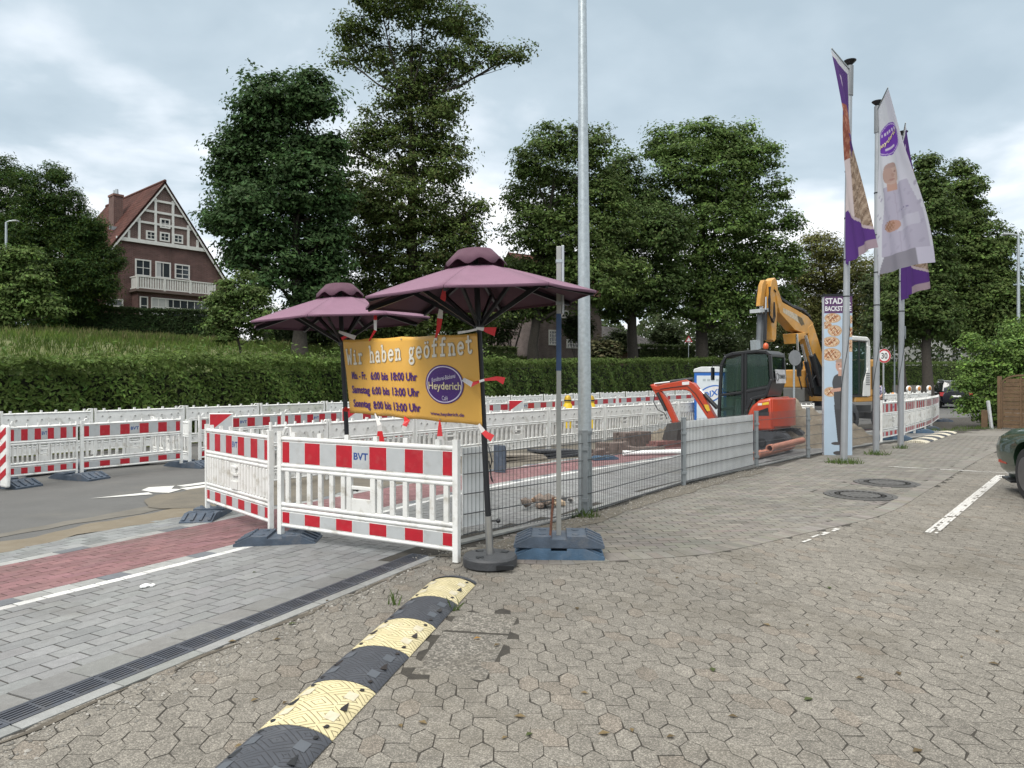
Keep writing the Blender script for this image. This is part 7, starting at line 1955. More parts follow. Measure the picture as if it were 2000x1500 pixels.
def flag2_col(U, V):
    C = np.tile(np.array([(.56, .57, .62)]), (len(U), 1)); put(C, U > .62, (.53, .53, .60))
    d = blob(U, V, .50, .235, .42, .088); put(C, d < 1.0, (.15, .05, .36)); put(C, (d > .88) & (d < .93), (.5, .42, .62))
    put(C, (d < .8) & (np.abs(V - .195) < .007) & (np.sin(U * 70) > -.3), (.55, .5, .62)); put(C, (d < .8) & (np.abs(V - .285) < .007) & (np.abs(U - .5) < .15), (.55, .5, .62))
    put(C, (V > .50) & (V < .90) & (np.abs(U - .55) < .30 + .12 * np.minimum(1, (V - .50) * 5)), (.40, .38, .47))
    put(C, (V > .50) & (V < .9) & (np.abs(U - .43 - .25 * (V - .5)) < .008), (.36, .34, .42)); put(C, (V > .5) & (V < .9) & (vnoise(U, V * 3, 9, 4) > .62), (.36, .345, .43))
    put(C, (V > .46) & (V < .53) & (np.abs(U - .42) < .08), (.44, .28, .23)); d = blob(U, V, .42, .43, .15, .062); put(C, d < 1, (.45, .33, .29)); put(C, (d < 1.05) & (V < .395), (.36, .26, .24))
    for cu in (.36, .48): put(C, blob(U, V, cu, .42, .03, .006) < 1, (.27, .18, .16))
    put(C, blob(U, V, .36, .435, .10, .05) < .9, (.40, .28, .245)); put(C, blob(U, V, .44, .438, .025, .012) < 1, (.36, .24, .205)); put(C, blob(U, V, .42, .464, .05, .005) < 1, (.33, .20, .18))
    put(C, (V > .90) & (np.abs(U - .52) < .36 + (V - .9)), (.24, .23, .27)); put(C, (V > .90) & (U > .80), (.50, .48, .58))
    put(C, (np.abs(V - .745 + (U - .5) * .04) < .032) & (U > .45) & (U < .9), (.46, .45, .53)); put(C, blob(U, V, .36, .735, .17, .034) < 1, (.42, .26, .21)); put(C, (blob(U, V, .30, .728, .13, .030) < 1) & (vnoise(U, V * 3, 30, 2) > -.1), (.30, .17, .11))
    put(C, (np.abs(V - .655) < .006) & (np.abs(U - .68) < .12) & (np.sin(U * 90) > 0), (.22, .20, .30))
    return C
flagpole((1648, 905), (1660, 124), 'nearest aluminium flagpole, standing before the sign tower', 0, 'purple and bread-brown flag twisted on the nearest flagpole', -131, -87, 1.08, 3.75, flag1_col, False, .4)
flagpole((1711, 888), (1714, 203), 'middle one of the three aluminium flagpoles', 0, 'white flag printed with a baker in a pale coat on the middle flagpole', -108, -54, 1.12, 3.55, flag2_col, True, 1.9)
flagpole((1759, 876), (1763, 262), 'farthest one of the three aluminium flagpoles', 0, 'purple flag half hidden behind the white baker flag', -116, -92, 1.1, 3.75, flag1_col, False, 3.1)

# grass tufts at the flagpole feet
def tuft(p, r, n, label):
    V, c = [], []
    for _ in range(n):
        a = rnd.uniform(0, 6.28); q = r * rnd.random() ** .7; x, y = p.x + q * math.cos(a) * 1.4, p.y + q * math.sin(a); h_ = rnd.uniform(.03, .13); w_ = .006; a2 = rnd.uniform(0, 6.28)
        lx, ly = rnd.uniform(-.06, .06), rnd.uniform(-.06, .06)
        z = Z(x, y) + .01; dx, dy = math.cos(a2) * w_, math.sin(a2) * w_
        V += [(x - dx, y - dy, z), (x + dx, y + dy, z), (x + lx * .5 + dx * .6, y + ly * .5 + dy * .6, z + h_ * .6), (x + lx, y + ly, z + h_)]
        k = rnd.uniform(.7, 1.3); c += [(.085 * k, .13 * k, .035 * k)] * 4
    tag(raw_mesh('weed_tuft', np.array(V), np.arange(len(V)).reshape(-1, 4), leaf_mat(LM, None), np.array(c)), kind='stuff')
for px, py, r, n in ((1648, 906, .25, 260), (1711, 889, .2, 160), (1759, 877, .14, 70), (1143, 1012, .12, 90), (772, 1184, .04, 10), (893, 1196, .03, 12), (1850, 842, .5, 200), (1905, 838, .5, 300)): tuft(gp(px, py), r, n, '')
# ================================================================== RIGHT-HAND BARRIERS, SIGNS, CARS, PEOPLE, SMALL THINGS
GR = 'barriers with lamps at the yard exit'
def gY(px, Y): p = P(px, 0, Y); return Vector((p.x, p.y, Z(p.x, p.y)))
rb_ = [(1721, 18.0), (1765, 19.6), (1786, 21.3), (1807, 23.0), (1819, 24.8), (1833, 29.0)]
for i in range(5):
    a, b = gY(*rb_[i]), gY(*rb_[i + 1]); a.z += .03; b.z += .03
    barrier('ribbed', a, b, ('foremost closed barrier at the yard exit, left of the third flagpole', 'second closed barrier at the exit, just right of the third flagpole', 'third closed barrier at the exit counted from the flagpole', 'fourth closed barrier at the exit, shortest to see', 'farthest barrier at the exit, turned towards the asphalt')[i], GR)
for i, (p, q) in enumerate((((1716, 27.0), (1770, 28.5)), ((1770, 28.5), (1816, 30.5)))):
    a, b = gY(*p), gY(*q); a.z += .12; b.z += .12
    barrier('plain', a, b, ('white barrier board behind the foremost closed barrier at the exit', 'white barrier board carrying the amber lamps')[i], GR, h=1.04)
for px, Y, l in ((1745, 18.9, 'blue foot under the foremost exit barrier'), (1792, 21.6, 'blue foot under the second exit barrier'), (1806, 23.2, 'grey foot under the third exit barrier'), (1836, 28.5, 'dark foot at the far end of the exit barriers')):
    p = gY(px, Y); foot('blue' if 'blue' in l else 'grey', (p.x, p.y, p.z + .014), R(-25), l, sc=1.1)
def lamp(px, Y, z, label, group='amber warning lamps on the exit barriers'):
    p = gY(px, Y); t = thing('warning_lamp', label, 'warning lamp', (p.x, p.y, p.z + z), R(25), group)
    mb = MB(); n = 20; c = Vector((0, 0, .2))
    mb.cyl(c + Vector((0, -.035, 0)), c + Vector((0, .035, 0)), .125, n=24); mb.box(-.07, .07, -.05, .05, -.06, .10); mb.build('housing', m_white, t, bevel=.008, smooth=40)
    mb = MB(); mb.ball((0, -.036, .2), .095, .03, .095); mb.build('lens', M('amber_lens', (.50, .19, .025), .25, var=.1, spec=.7), t, smooth=60)
lamp(1775, 28.7, 1.15, 'leftmost of the three amber warning lamps'); lamp(1794, 29.5, 1.15, 'middle one of the three amber warning lamps'); lamp(1814.5, 30.4, 1.15, 'rightmost of the three amber warning lamps')
p = gY(1744, 33); t = thing('beacon_post', 'small red and white post with amber lamp between second and third flagpole', 'beacon post', p, 0)
mb = MB(); mb.box(-.12, .12, -.03, .03, 0, .95); mb.build('board', m_white, t, bevel=.02)
mb = MB(); mb.add([(-.10, -.032, .55), (.10, -.032, .75), (.10, -.032, .95), (-.10, -.032, .75)], [(0, 1, 2, 3)]); mb.build('stripe', m_red, t)
mb = MB(); mb.ball((0, 0, 1.08), .10, .07, .12); mb.build('lamp', M('amber_lens', (.50, .19, .025), .25), t, smooth=60)

# ---- traffic signs
def disc_sign(px, py, Y, dia, label, face, yaw=0.0, name='speed_sign', text=None, cat='traffic sign'):
    c = P(px, py, Y); g_ = Z(c.x, c.y); t = thing(name, label, cat, (c.x, c.y, g_), yaw)
    z = c.z - g_; r = dia / 2
    mb = MB(); mb.cyl((0, .05, 0), (0, .05, z + r * .8), .03, n=12); mb.build('post', m_galv, t, smooth=50)
    mb = MB(); mb.cyl((0, 0, z), (0, .012, z), r, n=40); mb.build('plate', face[0], t)
    if text:
        mb = MB(); n = 40
        for k0, k1, mi in ((0, .74, 0), (.74, .97, 1)):
            for i in range(n):
                a, b = 2 * math.pi * i / n, 2 * math.pi * (i + 1) / n
                mb.add([(r * k * math.cos(q), -.002, z + r * k * math.sin(q)) for k, q in ((k0, a), (k1, a), (k1, b), (k0, b))], [(0, 1, 2, 3)], mi)
        lettering(mb, text, lambda x, y: (x, -.004, z + y), 0, -.01, r * 1.15, mi=2, bold=.004, squeeze=.86)
        mb.build('sign_face', [M('sign_white', (.68, .68, .67), .5), M('sign_red', (.42, .02, .03), .45), m_black], t)
    return t
disc_sign(1727, 695, 24, .48, 'round 30 speed limit sign with red ring behind the middle flagpole', (m_white,), R(6), text='30')
disc_sign(1553, 699, 21.5, .47, 'round road sign seen from its grey back, beside the yellow tank', (M('sign_back', (.20, .21, .22), .6, .3),), R(20), 'road_sign')
c = P(1345, 664, 58); t = thing('warning_sign', 'small distant triangular warning sign left of the broadest trunk', 'traffic sign', (c.x, c.y, Z(c.x, c.y)))
z = c.z - Z(c.x, c.y)
mb = MB(); mb.cyl((0, .03, 0), (0, .03, z + .2), .03, n=8); mb.build('post', m_galv, t)
mb = MB(); mb.prism([(-.32, z - .18), (.32, z - .18), (0, z + .38)], -.01, .01, lambda u, v, q: (u, q, v)); mb.build('plate', m_red, t)
mb = MB(); mb.prism([(-.19, z - .11), (.19, z - .11), (0, z + .23)], -.014, -.0105, lambda u, v, q: (u, q, v)); mb.build('field', m_white, t)

# ---- street lamps
def street_lamp(px, py_top, Y, label, arm, r=.06):
    c = P(px, py_top, Y); g_ = Z(c.x, c.y); h_ = c.z - g_; t = thing('street_lamp', label, 'street lamp', (c.x, c.y, g_), 0, 'slim street lamps')
    mb = MB(); mb.tube([(0, 0, -.1), (0, 0, h_ * .5), (0, 0, h_)], [r, r * .85, r * .65], 12); mb.build('pole', m_galv, t, smooth=60)
    mb = MB(); mb.tube([(0, 0, h_ - .02), (arm * .5, 0, h_ + .06), (arm, 0, h_ + .06)], r * .5, 8); mb.build('arm', m_galv, t, smooth=60)
    mb = MB(); mb.box(min(arm, arm * 1.7), max(arm, arm * 1.7), -.13, .13, h_ + .02, h_ + .10); mb.build('lamp_head', M('lamp_grey', (.33, .35, .36), .5), t, bevel=.03)
street_lamp(1989, 460, 34, 'street lamp with arm at the right picture edge above the lindens', -.45, .085)
street_lamp(12, 434, 36, 'short street lamp among the leaves at the left picture edge', .35, .075)
street_lamp(1747, 668, 50, 'thin distant street lamp between the second and third flagpoles', .4, .06)

# ---- cars
m_green = M('dark_green_paint', (.016, .040, .022), .35, .0, var=.05, coat=.6); m_navy = M('navy_paint', (.010, .012, .022), .25, .3, var=.05, coat=1.0)
m_tyre = M('tyre', (.018, .018, .019), .8, var=.2); m_rim = M('rim', (.18, .18, .19), .35, .8)
def car(label, loc, fwd, st, roof, paint, wheels, name='parked_car', hw=.95, tail=None):
    """st: stations (x, halfwidth, z_bottom, z_beltline, z_top_of_body); roof: stations (x, halfwidth_low, halfwidth_top, z_low, z_top)"""
    f, l = frame2(fwd); root = thing(name, label, 'car', loc)
    def W(x, y, z): return f * x + l * y + Vector((0, 0, z))
    ring = [(-.80, 0), (-.93, .2), (-.99, .45), (-1.0, .65), (-.96, .84), (-.84, .95), (-.5, 1.0), (0, 1.02), (.5, 1.0), (.84, .95), (.96, .84), (1.0, .65), (.99, .45), (.93, .2), (.80, 0), (0, -.02)]
    mb = MB(); k = len(ring)
    for x, w_, zb_, zt_ in st: mb.v += [tuple(W(x, w_ * a, zb_ + (zt_ - zb_) * b)) for a, b in ring]
    for i in range(len(st) - 1):
        for j in range(k): mb.f.append((i * k + j, i * k + (j + 1) % k, (i + 1) * k + (j + 1) % k, (i + 1) * k + j)); mb.m.append(0)
    mb.f.append(tuple(range(k))); mb.m.append(0); mb.f.append(tuple(range((len(st) - 1) * k, len(st) * k))[::-1]); mb.m.append(0)
    body = mb.build('body', paint, root, smooth=50)
    for x in wheels:                                   # real wheel openings cut through the flanks
        for s in (-1, 1):
            cu = MB(); cu.cyl(W(x, s * (hw - .34), .36), W(x, s * (hw + .3), .36), .41, n=36); cu.prism([(x - .41, -.1), (x + .41, -.1), (x + .41, .36), (x - .41, .36)], s * (hw - .34), s * (hw + .3), lambda u, v, q: W(u, q, v))
            co = cu.build('cutter', m_black); co.parent = None; co.location = loc
            bpy.context.view_layer.update()
            bm_m = body.modifiers.new('cut', 'BOOLEAN'); bm_m.object = co; bm_m.operation = 'DIFFERENCE'; bm_m.solver = 'EXACT'; bm_m.use_self = True
            bpy.context.view_layer.update()
            me = bpy.data.meshes.new_from_object(body.evaluated_get(bpy.context.evaluated_depsgraph_get()))
            body.modifiers.remove(bm_m); old = body.data; body.data = me; bpy.data.meshes.remove(old); bpy.data.objects.remove(co)
    body.data.materials.clear(); body.data.materials.append(paint); body.data.polygons.foreach_set('material_index', [0] * len(body.data.polygons)); body.data.shade_smooth(); body.data.set_sharp_from_angle(angle=R(40))
    mb = MB()
    for x, w0, w1, z0, z1 in roof: mb.v += [tuple(W(x, a * (w0 + (w1 - w0) * b), z0 + (z1 - z0) * b)) for a, b in ((-1, 0), (-1, .9), (-.9, 1), (.9, 1), (1, .9), (1, 0))]
    for i in range(len(roof) - 1):
        for j in range(5): mb.f.append((i * 6 + j, i * 6 + j + 1, (i + 1) * 6 + j + 1, (i + 1) * 6 + j)); mb.m.append(0)
    mb.f += [tuple(range(6)), tuple(range((len(roof) - 1) * 6, len(roof) * 6))]; mb.m += [0, 0]
    mb.build('glazing', glass_mat('car_glass', (.02, .025, .03), .04), root, smooth=30)
    mb = MB(); r1, r2 = roof[1], roof[-2]
    mb.prism([(r1[0] + .05, -r1[2] * .93), (r1[0] + .05, r1[2] * .93), (r2[0] - .02, r2[2] * .93), (r2[0] - .02, -r2[2] * .93)], max(r1[4], r2[4]) - .01, max(r1[4], r2[4]) + .045, lambda u, v, q: W(u, v, q)); mb.build('roof', tail[0] if tail else paint, root, bevel=.03)
    for x in wheels:
        for s in (-1, 1):
            c = W(x, s * (hw - .13), .34); ax = l * s
            t = MB(); t.cyl(c - ax * .11, c + ax * .11, .345, n=28); wo = t.build('wheel', m_tyre, root, smooth=40, bevel=.02)
            t = MB(); t.cyl(c + ax * .10, c + ax * .118, .23, n=24); t.build('rim', m_rim, wo, smooth=40)
            t = MB(); n = 22
            pts = [(.425 * math.cos(math.pi * i / n), .425 * math.sin(math.pi * i / n)) for i in range(n + 1)] + [(-.425, -.22), (.425, -.22)]
            t.prism([(x + u, .36 + v) for u, v in pts], s * (hw - .36), s * (hw - .335), lambda u, v, q: W(u, q, v)); t.build('wheel_arch', m_black, root)
    return root, W
f_, l_ = frame2((.24, .97))
org = Vector((7.956, 10.22, 0)); org.z = Z(org.x, org.y) + .014
gc, W = car('dark green car cut off by the right picture edge, only its rounded nose showing', org, (.24, .97),
        [(.06, .60, .36, .66), (.03, .76, .27, .76), (-.03, .86, .22, .82), (-.12, .915, .18, .87), (-.3, .935, .17, .92), (-.8, .945, .17, .98), (-1.5, .955, .2, 1.02), (-3.4, .955, .2, 1.02), (-4.3, .95, .2, 1.02), (-4.85, .88, .3, .98), (-4.95, .75, .38, .92)],
        [(-1.5, .78, .78, .99, 1.01), (-2.2, .78, .62, 1.0, 1.42), (-3.2, .78, .62, 1.0, 1.42), (-4.4, .76, .7, 1.0, 1.02)], m_green, (-1.10, -4.0), hw=.95)
mb = MB(); mb.prism([(.10, -.62), (.10, .62), (.0, .80), (-.55, .90), (-.55, .5), (-.2, -.5)], .15, .18, lambda u, v, q: W(u, v, q)); mb.build('front_lip', m_dark, gc, bevel=.008)
mb = MB(); mb.prism([(-.16, .40), (-.42, .40), (-.42, .45), (-.16, .44)], .70, .902, lambda u, v, q: W(u, q, v)); mb.build('side_marker', M('orange_marker', (.40, .05, .025), .3), gc)
sv = gY(1868, 46); sv, W = car('dark blue estate car with pale roof, half hidden by the leafy bush', (sv.x, sv.y, Z(sv.x, sv.y) + .02), (.35, .94),
        [(0, .75, .45, .98), (.1, .88, .32, 1.05), (.5, .93, .26, 1.08), (2.5, .95, .26, 1.08), (3.6, .93, .26, 1.02), (4.3, .85, .3, .95), (4.5, .7, .4, .85)],
        [(.12, .80, .76, 1.05, 1.12), (.45, .82, .66, 1.06, 1.72), (2.3, .82, .66, 1.06, 1.74), (3.2, .8, .75, 1.05, 1.08)], m_navy, (.85, 3.5), hw=.94, tail=(M('pale_roof', (.38, .40, .42), .4, .3),))
for s in (-1, 1):
    mb = MB(); mb.prism([(.02, .78), (.30, .78), (.30, 1.02), (.06, 1.02)], s * .70, s * .925, lambda u, v, q: W(u - .02, q, v)); mb.build('tail_light', M('tail_red', (.35, .02, .02), .25), sv)
    mb = MB(); mb.tube([W(.6, s * .62, 1.78), W(.7, s * .62, 1.84), W(2.2, s * .62, 1.85), W(2.3, s * .62, 1.80)], .022, 6); mb.build('roof_rail', m_alu, sv)
mb = MB(); mb.prism([(-.26, .72), (.26, .72), (.26, .83), (-.26, .83)], -.015, .01, lambda u, v, q: W(q, u, v)); mb.build('number_plate', m_white, sv)

# ---- leafy bush, wooden panel and post at the right
tree('leafy_bush', 'big leafy bush with bright tips at the right edge above the wooden panel', 'bush', (1945, 838),
     [(1990, 648, 30), (1965, 690, 42), (1905, 668, 18), (1925, 690, 24), (1912, 728, 34), (1995, 715, 48), (1960, 752, 42), (1885, 752, 20), (1925, 785, 34), (2010, 770, 45), (1902, 796, 24), (1935, 815, 24)],
     24.5, .085, (.050, .090, .026), 15000, .07, None, light=(.13, .21, .045), lf=.26, clump=.30, per=44, gap=.04, lmat=LM)
wp_, wq_ = gY(1957, 23.0), gY(2035, 22.0)
wf = thing('wooden_panel', 'brown slatted wooden fence panel with arched top behind the green car', 'fence panel', wp_, math.atan2(wq_.y - wp_.y, wq_.x - wp_.x))
Lw = (wq_ - wp_).length; m_wood = M('brown_wood', (.125, .078, .042), .8, var=.25, scale=5, bump=.3, bscale=30, dirt=(.09, .075, .05), dscale=3)
mb = MB(); mb.box(-.12, -.02, -.05, .05, 0, 1.72); mb.build('post', m_wood, wf, bevel=.006)
mb = MB(); n = 13
for i in range(n):
    z0 = .06 + i * .122; x0 = 0.04; top_ = 1.42 + .28 * math.sin(math.pi * .5)
    zm = z0 + .06; xs0 = 0.04 if zm < 1.45 else .04 + Lw * .5 * (1 - math.sqrt(max(0, 1 - ((zm - 1.45) / .28) ** 2)))
    if z0 + .11 > 1.73: break
    mb.box(xs0, Lw - xs0 + .04, -.012 - .012 * (i % 2), .004 - .012 * (i % 2), z0, z0 + .115)
mb.build('slats', m_wood, wf)
mb = MB(); pts = [(.0, 0, .05), (0, 0, 1.42)] + [(Lw * .5 * (1 - math.cos(math.pi * t / 12)), 0, 1.45 + .30 * math.sin(math.pi * t / 12)) for t in range(13)] + [(Lw, 0, 1.42), (Lw, 0, .05)]
for a, b in zip(pts[:-1], pts[1:]): mb.bar(a, b, .05, .055, up=(0, 1, 0))
mb.bar((Lw * .5, -.03, .05), (Lw * .5, -.03, 1.7), .05, .03, up=(0, 1, 0)); mb.build('frame', m_wood, wf)
p = gp(1937, 838); t = thing('gate_post', 'leaning white metal post with a board beside the leafy bush', 'post', p, 0)
mb = MB(); mb.bar((0, 0, 0), (-.12, 0, .92), .09, .07); mb.build('post', M('pale_post', (.50, .52, .53), .6, var=.15), t, bevel=.006)
mb = MB(); mb.box(-.30, -.10, .05, .07, .05, .62); mb.build('board', m_wood, t)

# ---- worker in a checked shirt, half hidden by the middle flagpole
def person(loc, yaw, label):
    root = thing('person', label, 'person', loc, yaw)
    V = {'pelvis': (0, 0, .92), 'spine': (.02, 0, 1.12), 'chest': (.10, 0, 1.34), 'neck': (.17, 0, 1.48), 'head0': (.20, 0, 1.56), 'head1': (.225, 0, 1.67),
         'shl': (.10, .19, 1.42), 'ell': (.16, .27, 1.16), 'wrl': (.36, .22, 1.02), 'shr': (.10, -.19, 1.42), 'elr': (.16, -.27, 1.16), 'wrr': (.36, -.2, 1.0),
         'hl': (0, .10, .88), 'kl': (.05, .12, .48), 'al': (-.02, .12, .08), 'tl': (.14, .13, .04), 'hr': (0, -.10, .88), 'kr': (.02, -.12, .48), 'ar': (-.06, -.12, .08), 'tr': (.10, -.13, .04)}
    Rr = {'pelvis': (.155, .115), 'spine': (.155, .11), 'chest': (.175, .12), 'neck': (.06, .06), 'head0': (.075, .085), 'head1': (.088, .098), 'shl': (.07, .07), 'ell': (.05, .05), 'wrl': (.034, .034), 'shr': (.07, .07), 'elr': (.05, .05), 'wrr': (.034, .034),
          'hl': (.095, .095), 'kl': (.065, .065), 'al': (.045, .045), 'tl': (.04, .035), 'hr': (.095, .095), 'kr': (.065, .065), 'ar': (.045, .045), 'tr': (.04, .035)}
    E_ = [('pelvis', 'spine'), ('spine', 'chest'), ('chest', 'neck'), ('neck', 'head0'), ('head0', 'head1'), ('chest', 'shl'), ('shl', 'ell'), ('ell', 'wrl'), ('chest', 'shr'), ('shr', 'elr'), ('elr', 'wrr'), ('pelvis', 'hl'), ('hl', 'kl'), ('kl', 'al'), ('al', 'tl'), ('pelvis', 'hr'), ('hr', 'kr'), ('kr', 'ar'), ('ar', 'tr')]
    def skin(nm, keys, edges, grow, mat, rootk):
        me = bpy.data.meshes.new(nm); me.from_pydata([V[k] for k in keys], [(keys.index(a), keys.index(b)) for a, b in edges], [])
        o = bpy.data.objects.new(nm, me); COL.objects.link(o); o.parent = root
        o.modifiers.new('skin', 'SKIN'); 
        for i, k in enumerate(keys):
            d = me.skin_vertices[0].data[i]; d.radius = tuple(r + grow for r in Rr[k]); d.use_root = (k == rootk)
        s = o.modifiers.new('sub', 'SUBSURF'); s.levels = s.render_levels = 2
        me.materials.append(mat); return o
    ks = list(V); skin('body', ks, E_, 0, M('skin_tone', (.36, .20, .15), .6), 'pelvis')
    m = M('checked_shirt', (.30, .28, .42), .85); N, L = m.node_tree.nodes, m.node_tree.links
    tcn = N.new('ShaderNodeTexCoord'); ck = N.new('ShaderNodeTexChecker'); ck.inputs['Scale'].default_value = 16; ck.inputs[1].default_value = (.45, .44, .52, 1); ck.inputs[2].default_value = (.09, .085, .20, 1); L.new(tcn.outputs['Object'], ck.inputs[0]); L.new(ck.outputs[0], N['Principled BSDF'].inputs['Base Color'])
    sk_ = ['pelvis', 'spine', 'chest', 'shl', 'ell', 'shr', 'elr']; skin('shirt', sk_, [e for e in E_ if e[0] in sk_ and e[1] in sk_], .022, m, 'pelvis')
    tk = ['pelvis', 'hl', 'kl', 'al', 'hr', 'kr', 'ar']; skin('trousers', tk, [e for e in E_ if e[0] in tk and e[1] in tk], .016, M('work_trousers', (.05, .055, .07), .9), 'pelvis')
    mb = MB(); mb.ball((.215, 0, 1.70), .105, .095, .075); mb.build('hair', M('grey_hair', (.12, .11, .10), .9), root, smooth=60)
    for s in (-1, 1):
        for i in range(5):
            hb_ = MB(); y = .22 * s - .03 + .015 * i if s > 0 else -.2 - .03 + .015 * i; z = 1.02 if s > 0 else 1.0
            q = Vector((.37, y, z)); hb_.tube([q, q + Vector((.05, 0, -.012)), q + Vector((.08, 0, -.035))] if i != 4 else [q - Vector((.01, 0, 0)), q + Vector((.03, .03 * -s, .01))], [.013, .010, .007] if i != 4 else [.012, .008], 6); hb_.build('finger', M('skin_tone'), root, smooth=60)
    for s in (-1, 1):
        mb = MB(); mb.ball((.305, .033 * s, 1.665), .010, .014, .009, 8, 5); mb.build('eye', m_black, root)
    mb = MB(); mb.ball((.32, 0, 1.635), .02, .014, .022, 8, 5); mb.build('nose', M('skin_tone'), root, smooth=60)
    return root
pp = gY(1719.5, 26.5); person(pp, R(200), 'person in a blue and white checked shirt behind the middle flagpole')

# ---- building material in the work site
m_darkpaver = M('dark_paver', (.15, .115, .10), .9, var=.3, scale=9, bump=.4, bscale=40); m_redpav = M('red_paver', (.22, .10, .09), .9, var=.2, scale=9)
def stack(px, py, nx, ny, nz, label, mat=m_darkpaver, yaw=.5, s=(.2, .1, .08)):
    p = gp(px, py); mb = MB()
    for k in range(nz):
        for i in range(nx):
            for j in range(ny):
                if k == nz - 1 and rnd.random() < .3: continue
                x, y = (i - nx / 2) * s[0], (j - ny / 2) * s[1]; mb.box(x + .004, x + s[0] - .004, y + .004, y + s[1] - .004, k * s[2] + .003, (k + 1) * s[2], mat=Matrix.Rotation(rnd.uniform(-.04, .04), 4, 'Z'))
    o = mb.build('paver_stack', mat, None); o.location = p + Vector((0, 0, .02)); o.rotation_euler = (0, 0, yaw)
    return tag(o, label, 'paver stack', 'stacks of pavers in the work site')
stack(1235, 876, 5, 4, 5, 'tallest dark paver stack before the middle barriers, left of the digger bucket', yaw=.7)
stack(1200, 886, 4, 4, 3, 'low dark paver stack left of the tallest one', yaw=.3); stack(1168, 893, 3, 3, 2, 'small dark paver stack nearest to the lamp post', yaw=.9); stack(1300, 874, 5, 4, 2, 'flat layer of reddish pavers before the digger bucket', m_redpav, .6); stack(1262, 888, 4, 3, 2, 'double layer of brown pavers in front of the tallest stack', yaw=.2)
def slabs(px, py, w_, d_, h_, yaw, label, mat, cat='mat'):
    p = gp(px, py); mb = MB(); n = 10
    for k in range(3): mb.box(-w_ / 2 + .05 * k, w_ / 2 - .03 * k, -d_ / 2 + .02 * k, d_ / 2, k * h_, (k + .9) * h_, mat=Matrix.Rotation(.06 * k, 4, 'Z') @ Matrix.Rotation(.05 * (k - 1), 4, 'Y'))
    o = mb.build('mat_pile', mat, None, bevel=.008); o.location = p + Vector((0, 0, .02)); o.rotation_euler = (0, 0, yaw); return tag(o, label, cat, 'piles of dark mats in the work site')
slabs(1080, 895, 1.3, .5, .06, .55, 'black rubber mats piled behind the fence, left of the lamp post', m_blackrub); slabs(1015, 902, 1.1, .5, .05, .5, 'grey-brown boards lying left of the black mats', M('muddy_board', (.17, .15, .125), .9, var=.3))
p = gp(975, 925); foot('grey', (p.x, p.y, p.z + .27), R(60), 'blue-grey rubber foot standing upright behind the fence', ry=R(90), sc=.62, group='spare rubber feet behind the fence')
foot_o = bpy.data.objects[-1] if False else None
p = gp(1325, 862); foot('blue', (p.x, p.y, p.z + .03), R(30), 'blue rubber foot lying flat before the digger bucket', group='spare rubber feet behind the fence')
p = gp(1262, 893); q = gp(1180, 899); foot('blue', (q.x, q.y, q.z + .02), R(20), 'blue rubber foot beside the white pipes', group='spare rubber feet behind the fence', sc=.7)
a, b = gp(1218, 892), gp(1345, 888)
for i in range(2): pipe((a.x, a.y + .14 * i, a.z + .07), (b.x, b.y + .14 * i, b.z + .07), .045, m_whiteclean, ('front', 'rear')[i] + ' one of two thin white pipes lying before the paver stacks', 'thin white pipes')
pa_, pb_ = gp(1492, 902), gp(1572, 886)
for i in range(4):
    o3 = Vector((.10 * i - .1, .16 * (i % 3), .09 + (.15 if i == 3 else 0))); pipe(pa_ + o3 + Vector((.0, .25, 0)), pb_ + o3 + Vector((-.15, .25, .03)), .068, m_clay, 'orange plastic drain pipe of the bundle behind the fence', 'bundle of orange drain pipes')
def rubble(px, py, n, r, label, cols):
    p = gp(px, py); V, Fs, c = [], [], []
    for _ in range(n):
        bm = bmesh.new(); bmesh.ops.create_icosphere(bm, subdivisions=1, radius=1); s = r * rnd.uniform(.4, 1); q = Vector((rnd.gauss(0, r * 1.5), rnd.gauss(0, r * .9), s * .5 + rnd.uniform(0, r * .5)))
        k = rnd.choice(cols); o_ = len(V)
        for v in bm.verts: v.co = Vector((v.co.x * s * rnd.uniform(.7, 1.2), v.co.y * s * rnd.uniform(.7, 1.2), v.co.z * s * rnd.uniform(.6, .9))) + q
        bm.verts.index_update()
        V += [tuple(v.co) for v in bm.verts]; c += [k] * len(bm.verts); Fs += [tuple(v.index + o_ for v in f.verts) for f in bm.faces]; bm.free()
    o = raw_mesh('rubble_heap', np.array(V), np.array(Fs), M('rubble', attr=True, var=.25, rough=.95, scale=20, bump=.5, bscale=40), np.array(c)); o.location = p + Vector((0, 0, .02)); return tag(o, label, 'rubble', None, 'stuff')
rubble(1072, 992, 16, .10, '', [(.30, .19, .12), (.22, .17, .14), (.36, .28, .2), (.16, .13, .11)]); rubble(1100, 985, 7, .07, '', [(.30, .28, .26), (.42, .40, .38), (.10, .10, .10)])
def heap(px, py, rx, ry, hh, col, col2):
    p = gp(px, py); n = 40; U, V = np.meshgrid(np.linspace(-1, 1, n), np.linspace(-1, 1, n)); r = np.hypot(U, V)
    nz = sum(np.sin(U * a + V * b + c) for a, b, c in ((5, 3, 1), (9, -7, 2), (15, 13, .4), (-21, 19, 4))) / 4
    z = hh * np.clip(1 - r ** 1.6, -.05, 1) * (1 + .35 * nz) + .03 * nz
    v = np.column_stack([(U * rx).ravel(), (V * ry).ravel(), z.ravel()]); i = (np.arange(n - 1)[:, None] * n + np.arange(n - 1)[None])
    o = raw_mesh('soil_heap', v, np.stack([i, i + 1, i + n + 1, i + n], -1).reshape(-1, 4), M('dug_soil', col, .97, var=.3, scale=5, col2=col2, bump=.9, bscale=22), smooth=True); o.location = p; tag(o, kind='stuff')
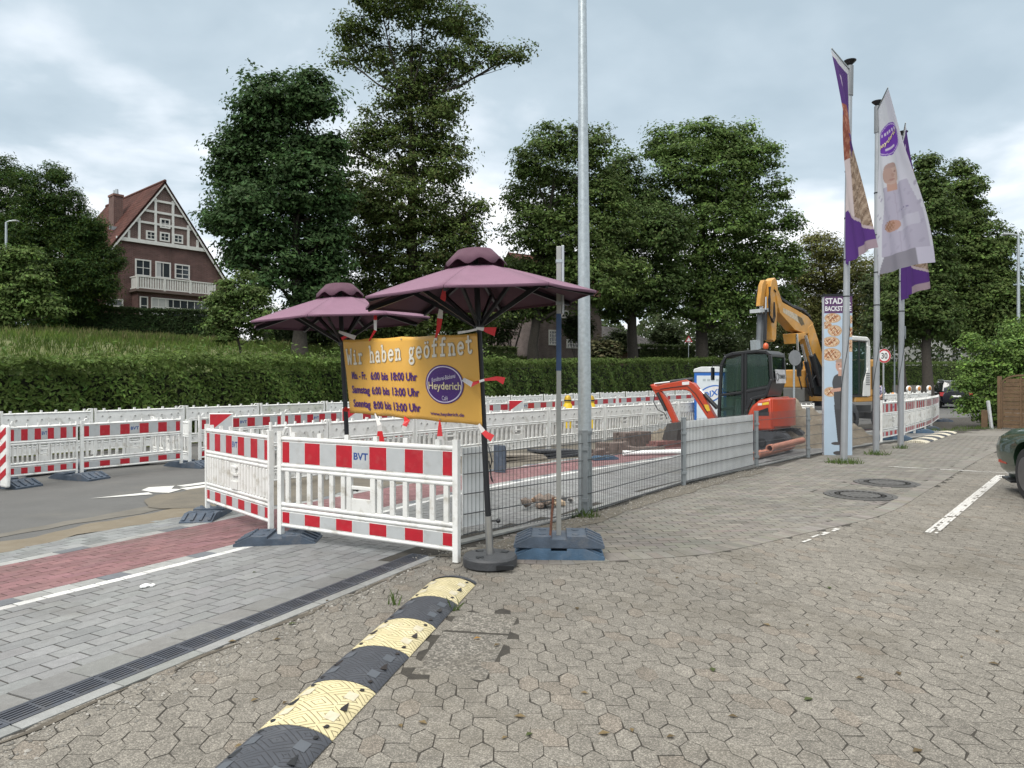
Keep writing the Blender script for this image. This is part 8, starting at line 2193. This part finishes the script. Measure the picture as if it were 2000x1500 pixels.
heap(1540, 868, 1.9, 1.6, .95, (.14, .115, .085), (.22, .19, .145)); heap(1612, 862, 1.5, 1.2, .55, (.14, .115, .085), (.22, .19, .145)); heap(1320, 868, 1.0, .9, .5, (.10, .085, .07), (.16, .13, .10))

# white barrier end behind the wire fence, before the excavator
a, b = gY(1535, 19.2), gY(1592, 18.6); barrier('plain', a, b, 'white barrier piece between the orange digger and the sign tower', 'white barriers of the work site', h=.98)
# yellow domed pillars between the white rows
for px, l in ((1109, 'yellow domed pillar left of the tall lamp post'), (1154, 'yellow domed pillar half hidden by the tall lamp post')):
    p = gY(px, 27.5); t = thing('yellow_pillar', l, 'pillar', p, 0, 'yellow domed pillars behind the barriers')
    mb = MB(); mb.lathe([(.01, 0), (.17, 0), (.17, .9), (.13, .95), (.13, 1.0), (.01, 1.0)], 18); mb.build('body', M('signal_yellow', (.62, .42, .01), .45), t, smooth=40)
    mb = MB(); mb.lathe([(.10, 1.0), (.14, 1.02), (.14, 1.14), (.10, 1.24), (.02, 1.28)], 18); mb.lathe([(.142, 1.05), (.144, 1.06), (.144, 1.09), (.142, 1.10)], 18, mi=1); mb.build('dome', [M('brass_yellow', (.50, .32, .03), .35, .3), m_dark], t, smooth=40)
# small bits on the paving
mb = MB(); p = gp(283, 1150); mb.ball((0, 0, .012), .035, .05, .014, 8, 5); mb.ball((.05, .02, .01), .02, .03, .012, 8, 5); o = mb.build('paper_scrap', m_whiteclean, None); o.location = p + Vector((0, 0, .012)); tag(o, 'crumpled pale scrap lying on the grey paving', 'scrap')
def leaf_litter(pts):
    V, Fs, c = [], [], []
    for (px, py, col) in pts:
        p = gp(px, py); a = rnd.random() * 6; o_ = len(V); s = rnd.uniform(.015, .03)
        for k, r in enumerate((1, .6, 1, .6)): V.append((p.x + s * r * math.cos(a + k * 1.57), p.y + s * r * math.sin(a + k * 1.57), p.z + .018 + .006 * (k % 2)))
        Fs.append((o_, o_ + 1, o_ + 2, o_ + 3)); c += [col] * 4
    tag(raw_mesh('leaf_litter', np.array(V), np.array(Fs), leaf_mat(LM, None), np.array(c)), kind='stuff')
leaf_litter([(932, 1253, (.30, .17, .05))] + [(rnd.uniform(450, 1950), rnd.uniform(1120, 1490), rnd.choice([(.12, .09, .05), (.08, .10, .04), (.20, .15, .08)])) for _ in range(34)])
# ------------------------------------------------------------------ end
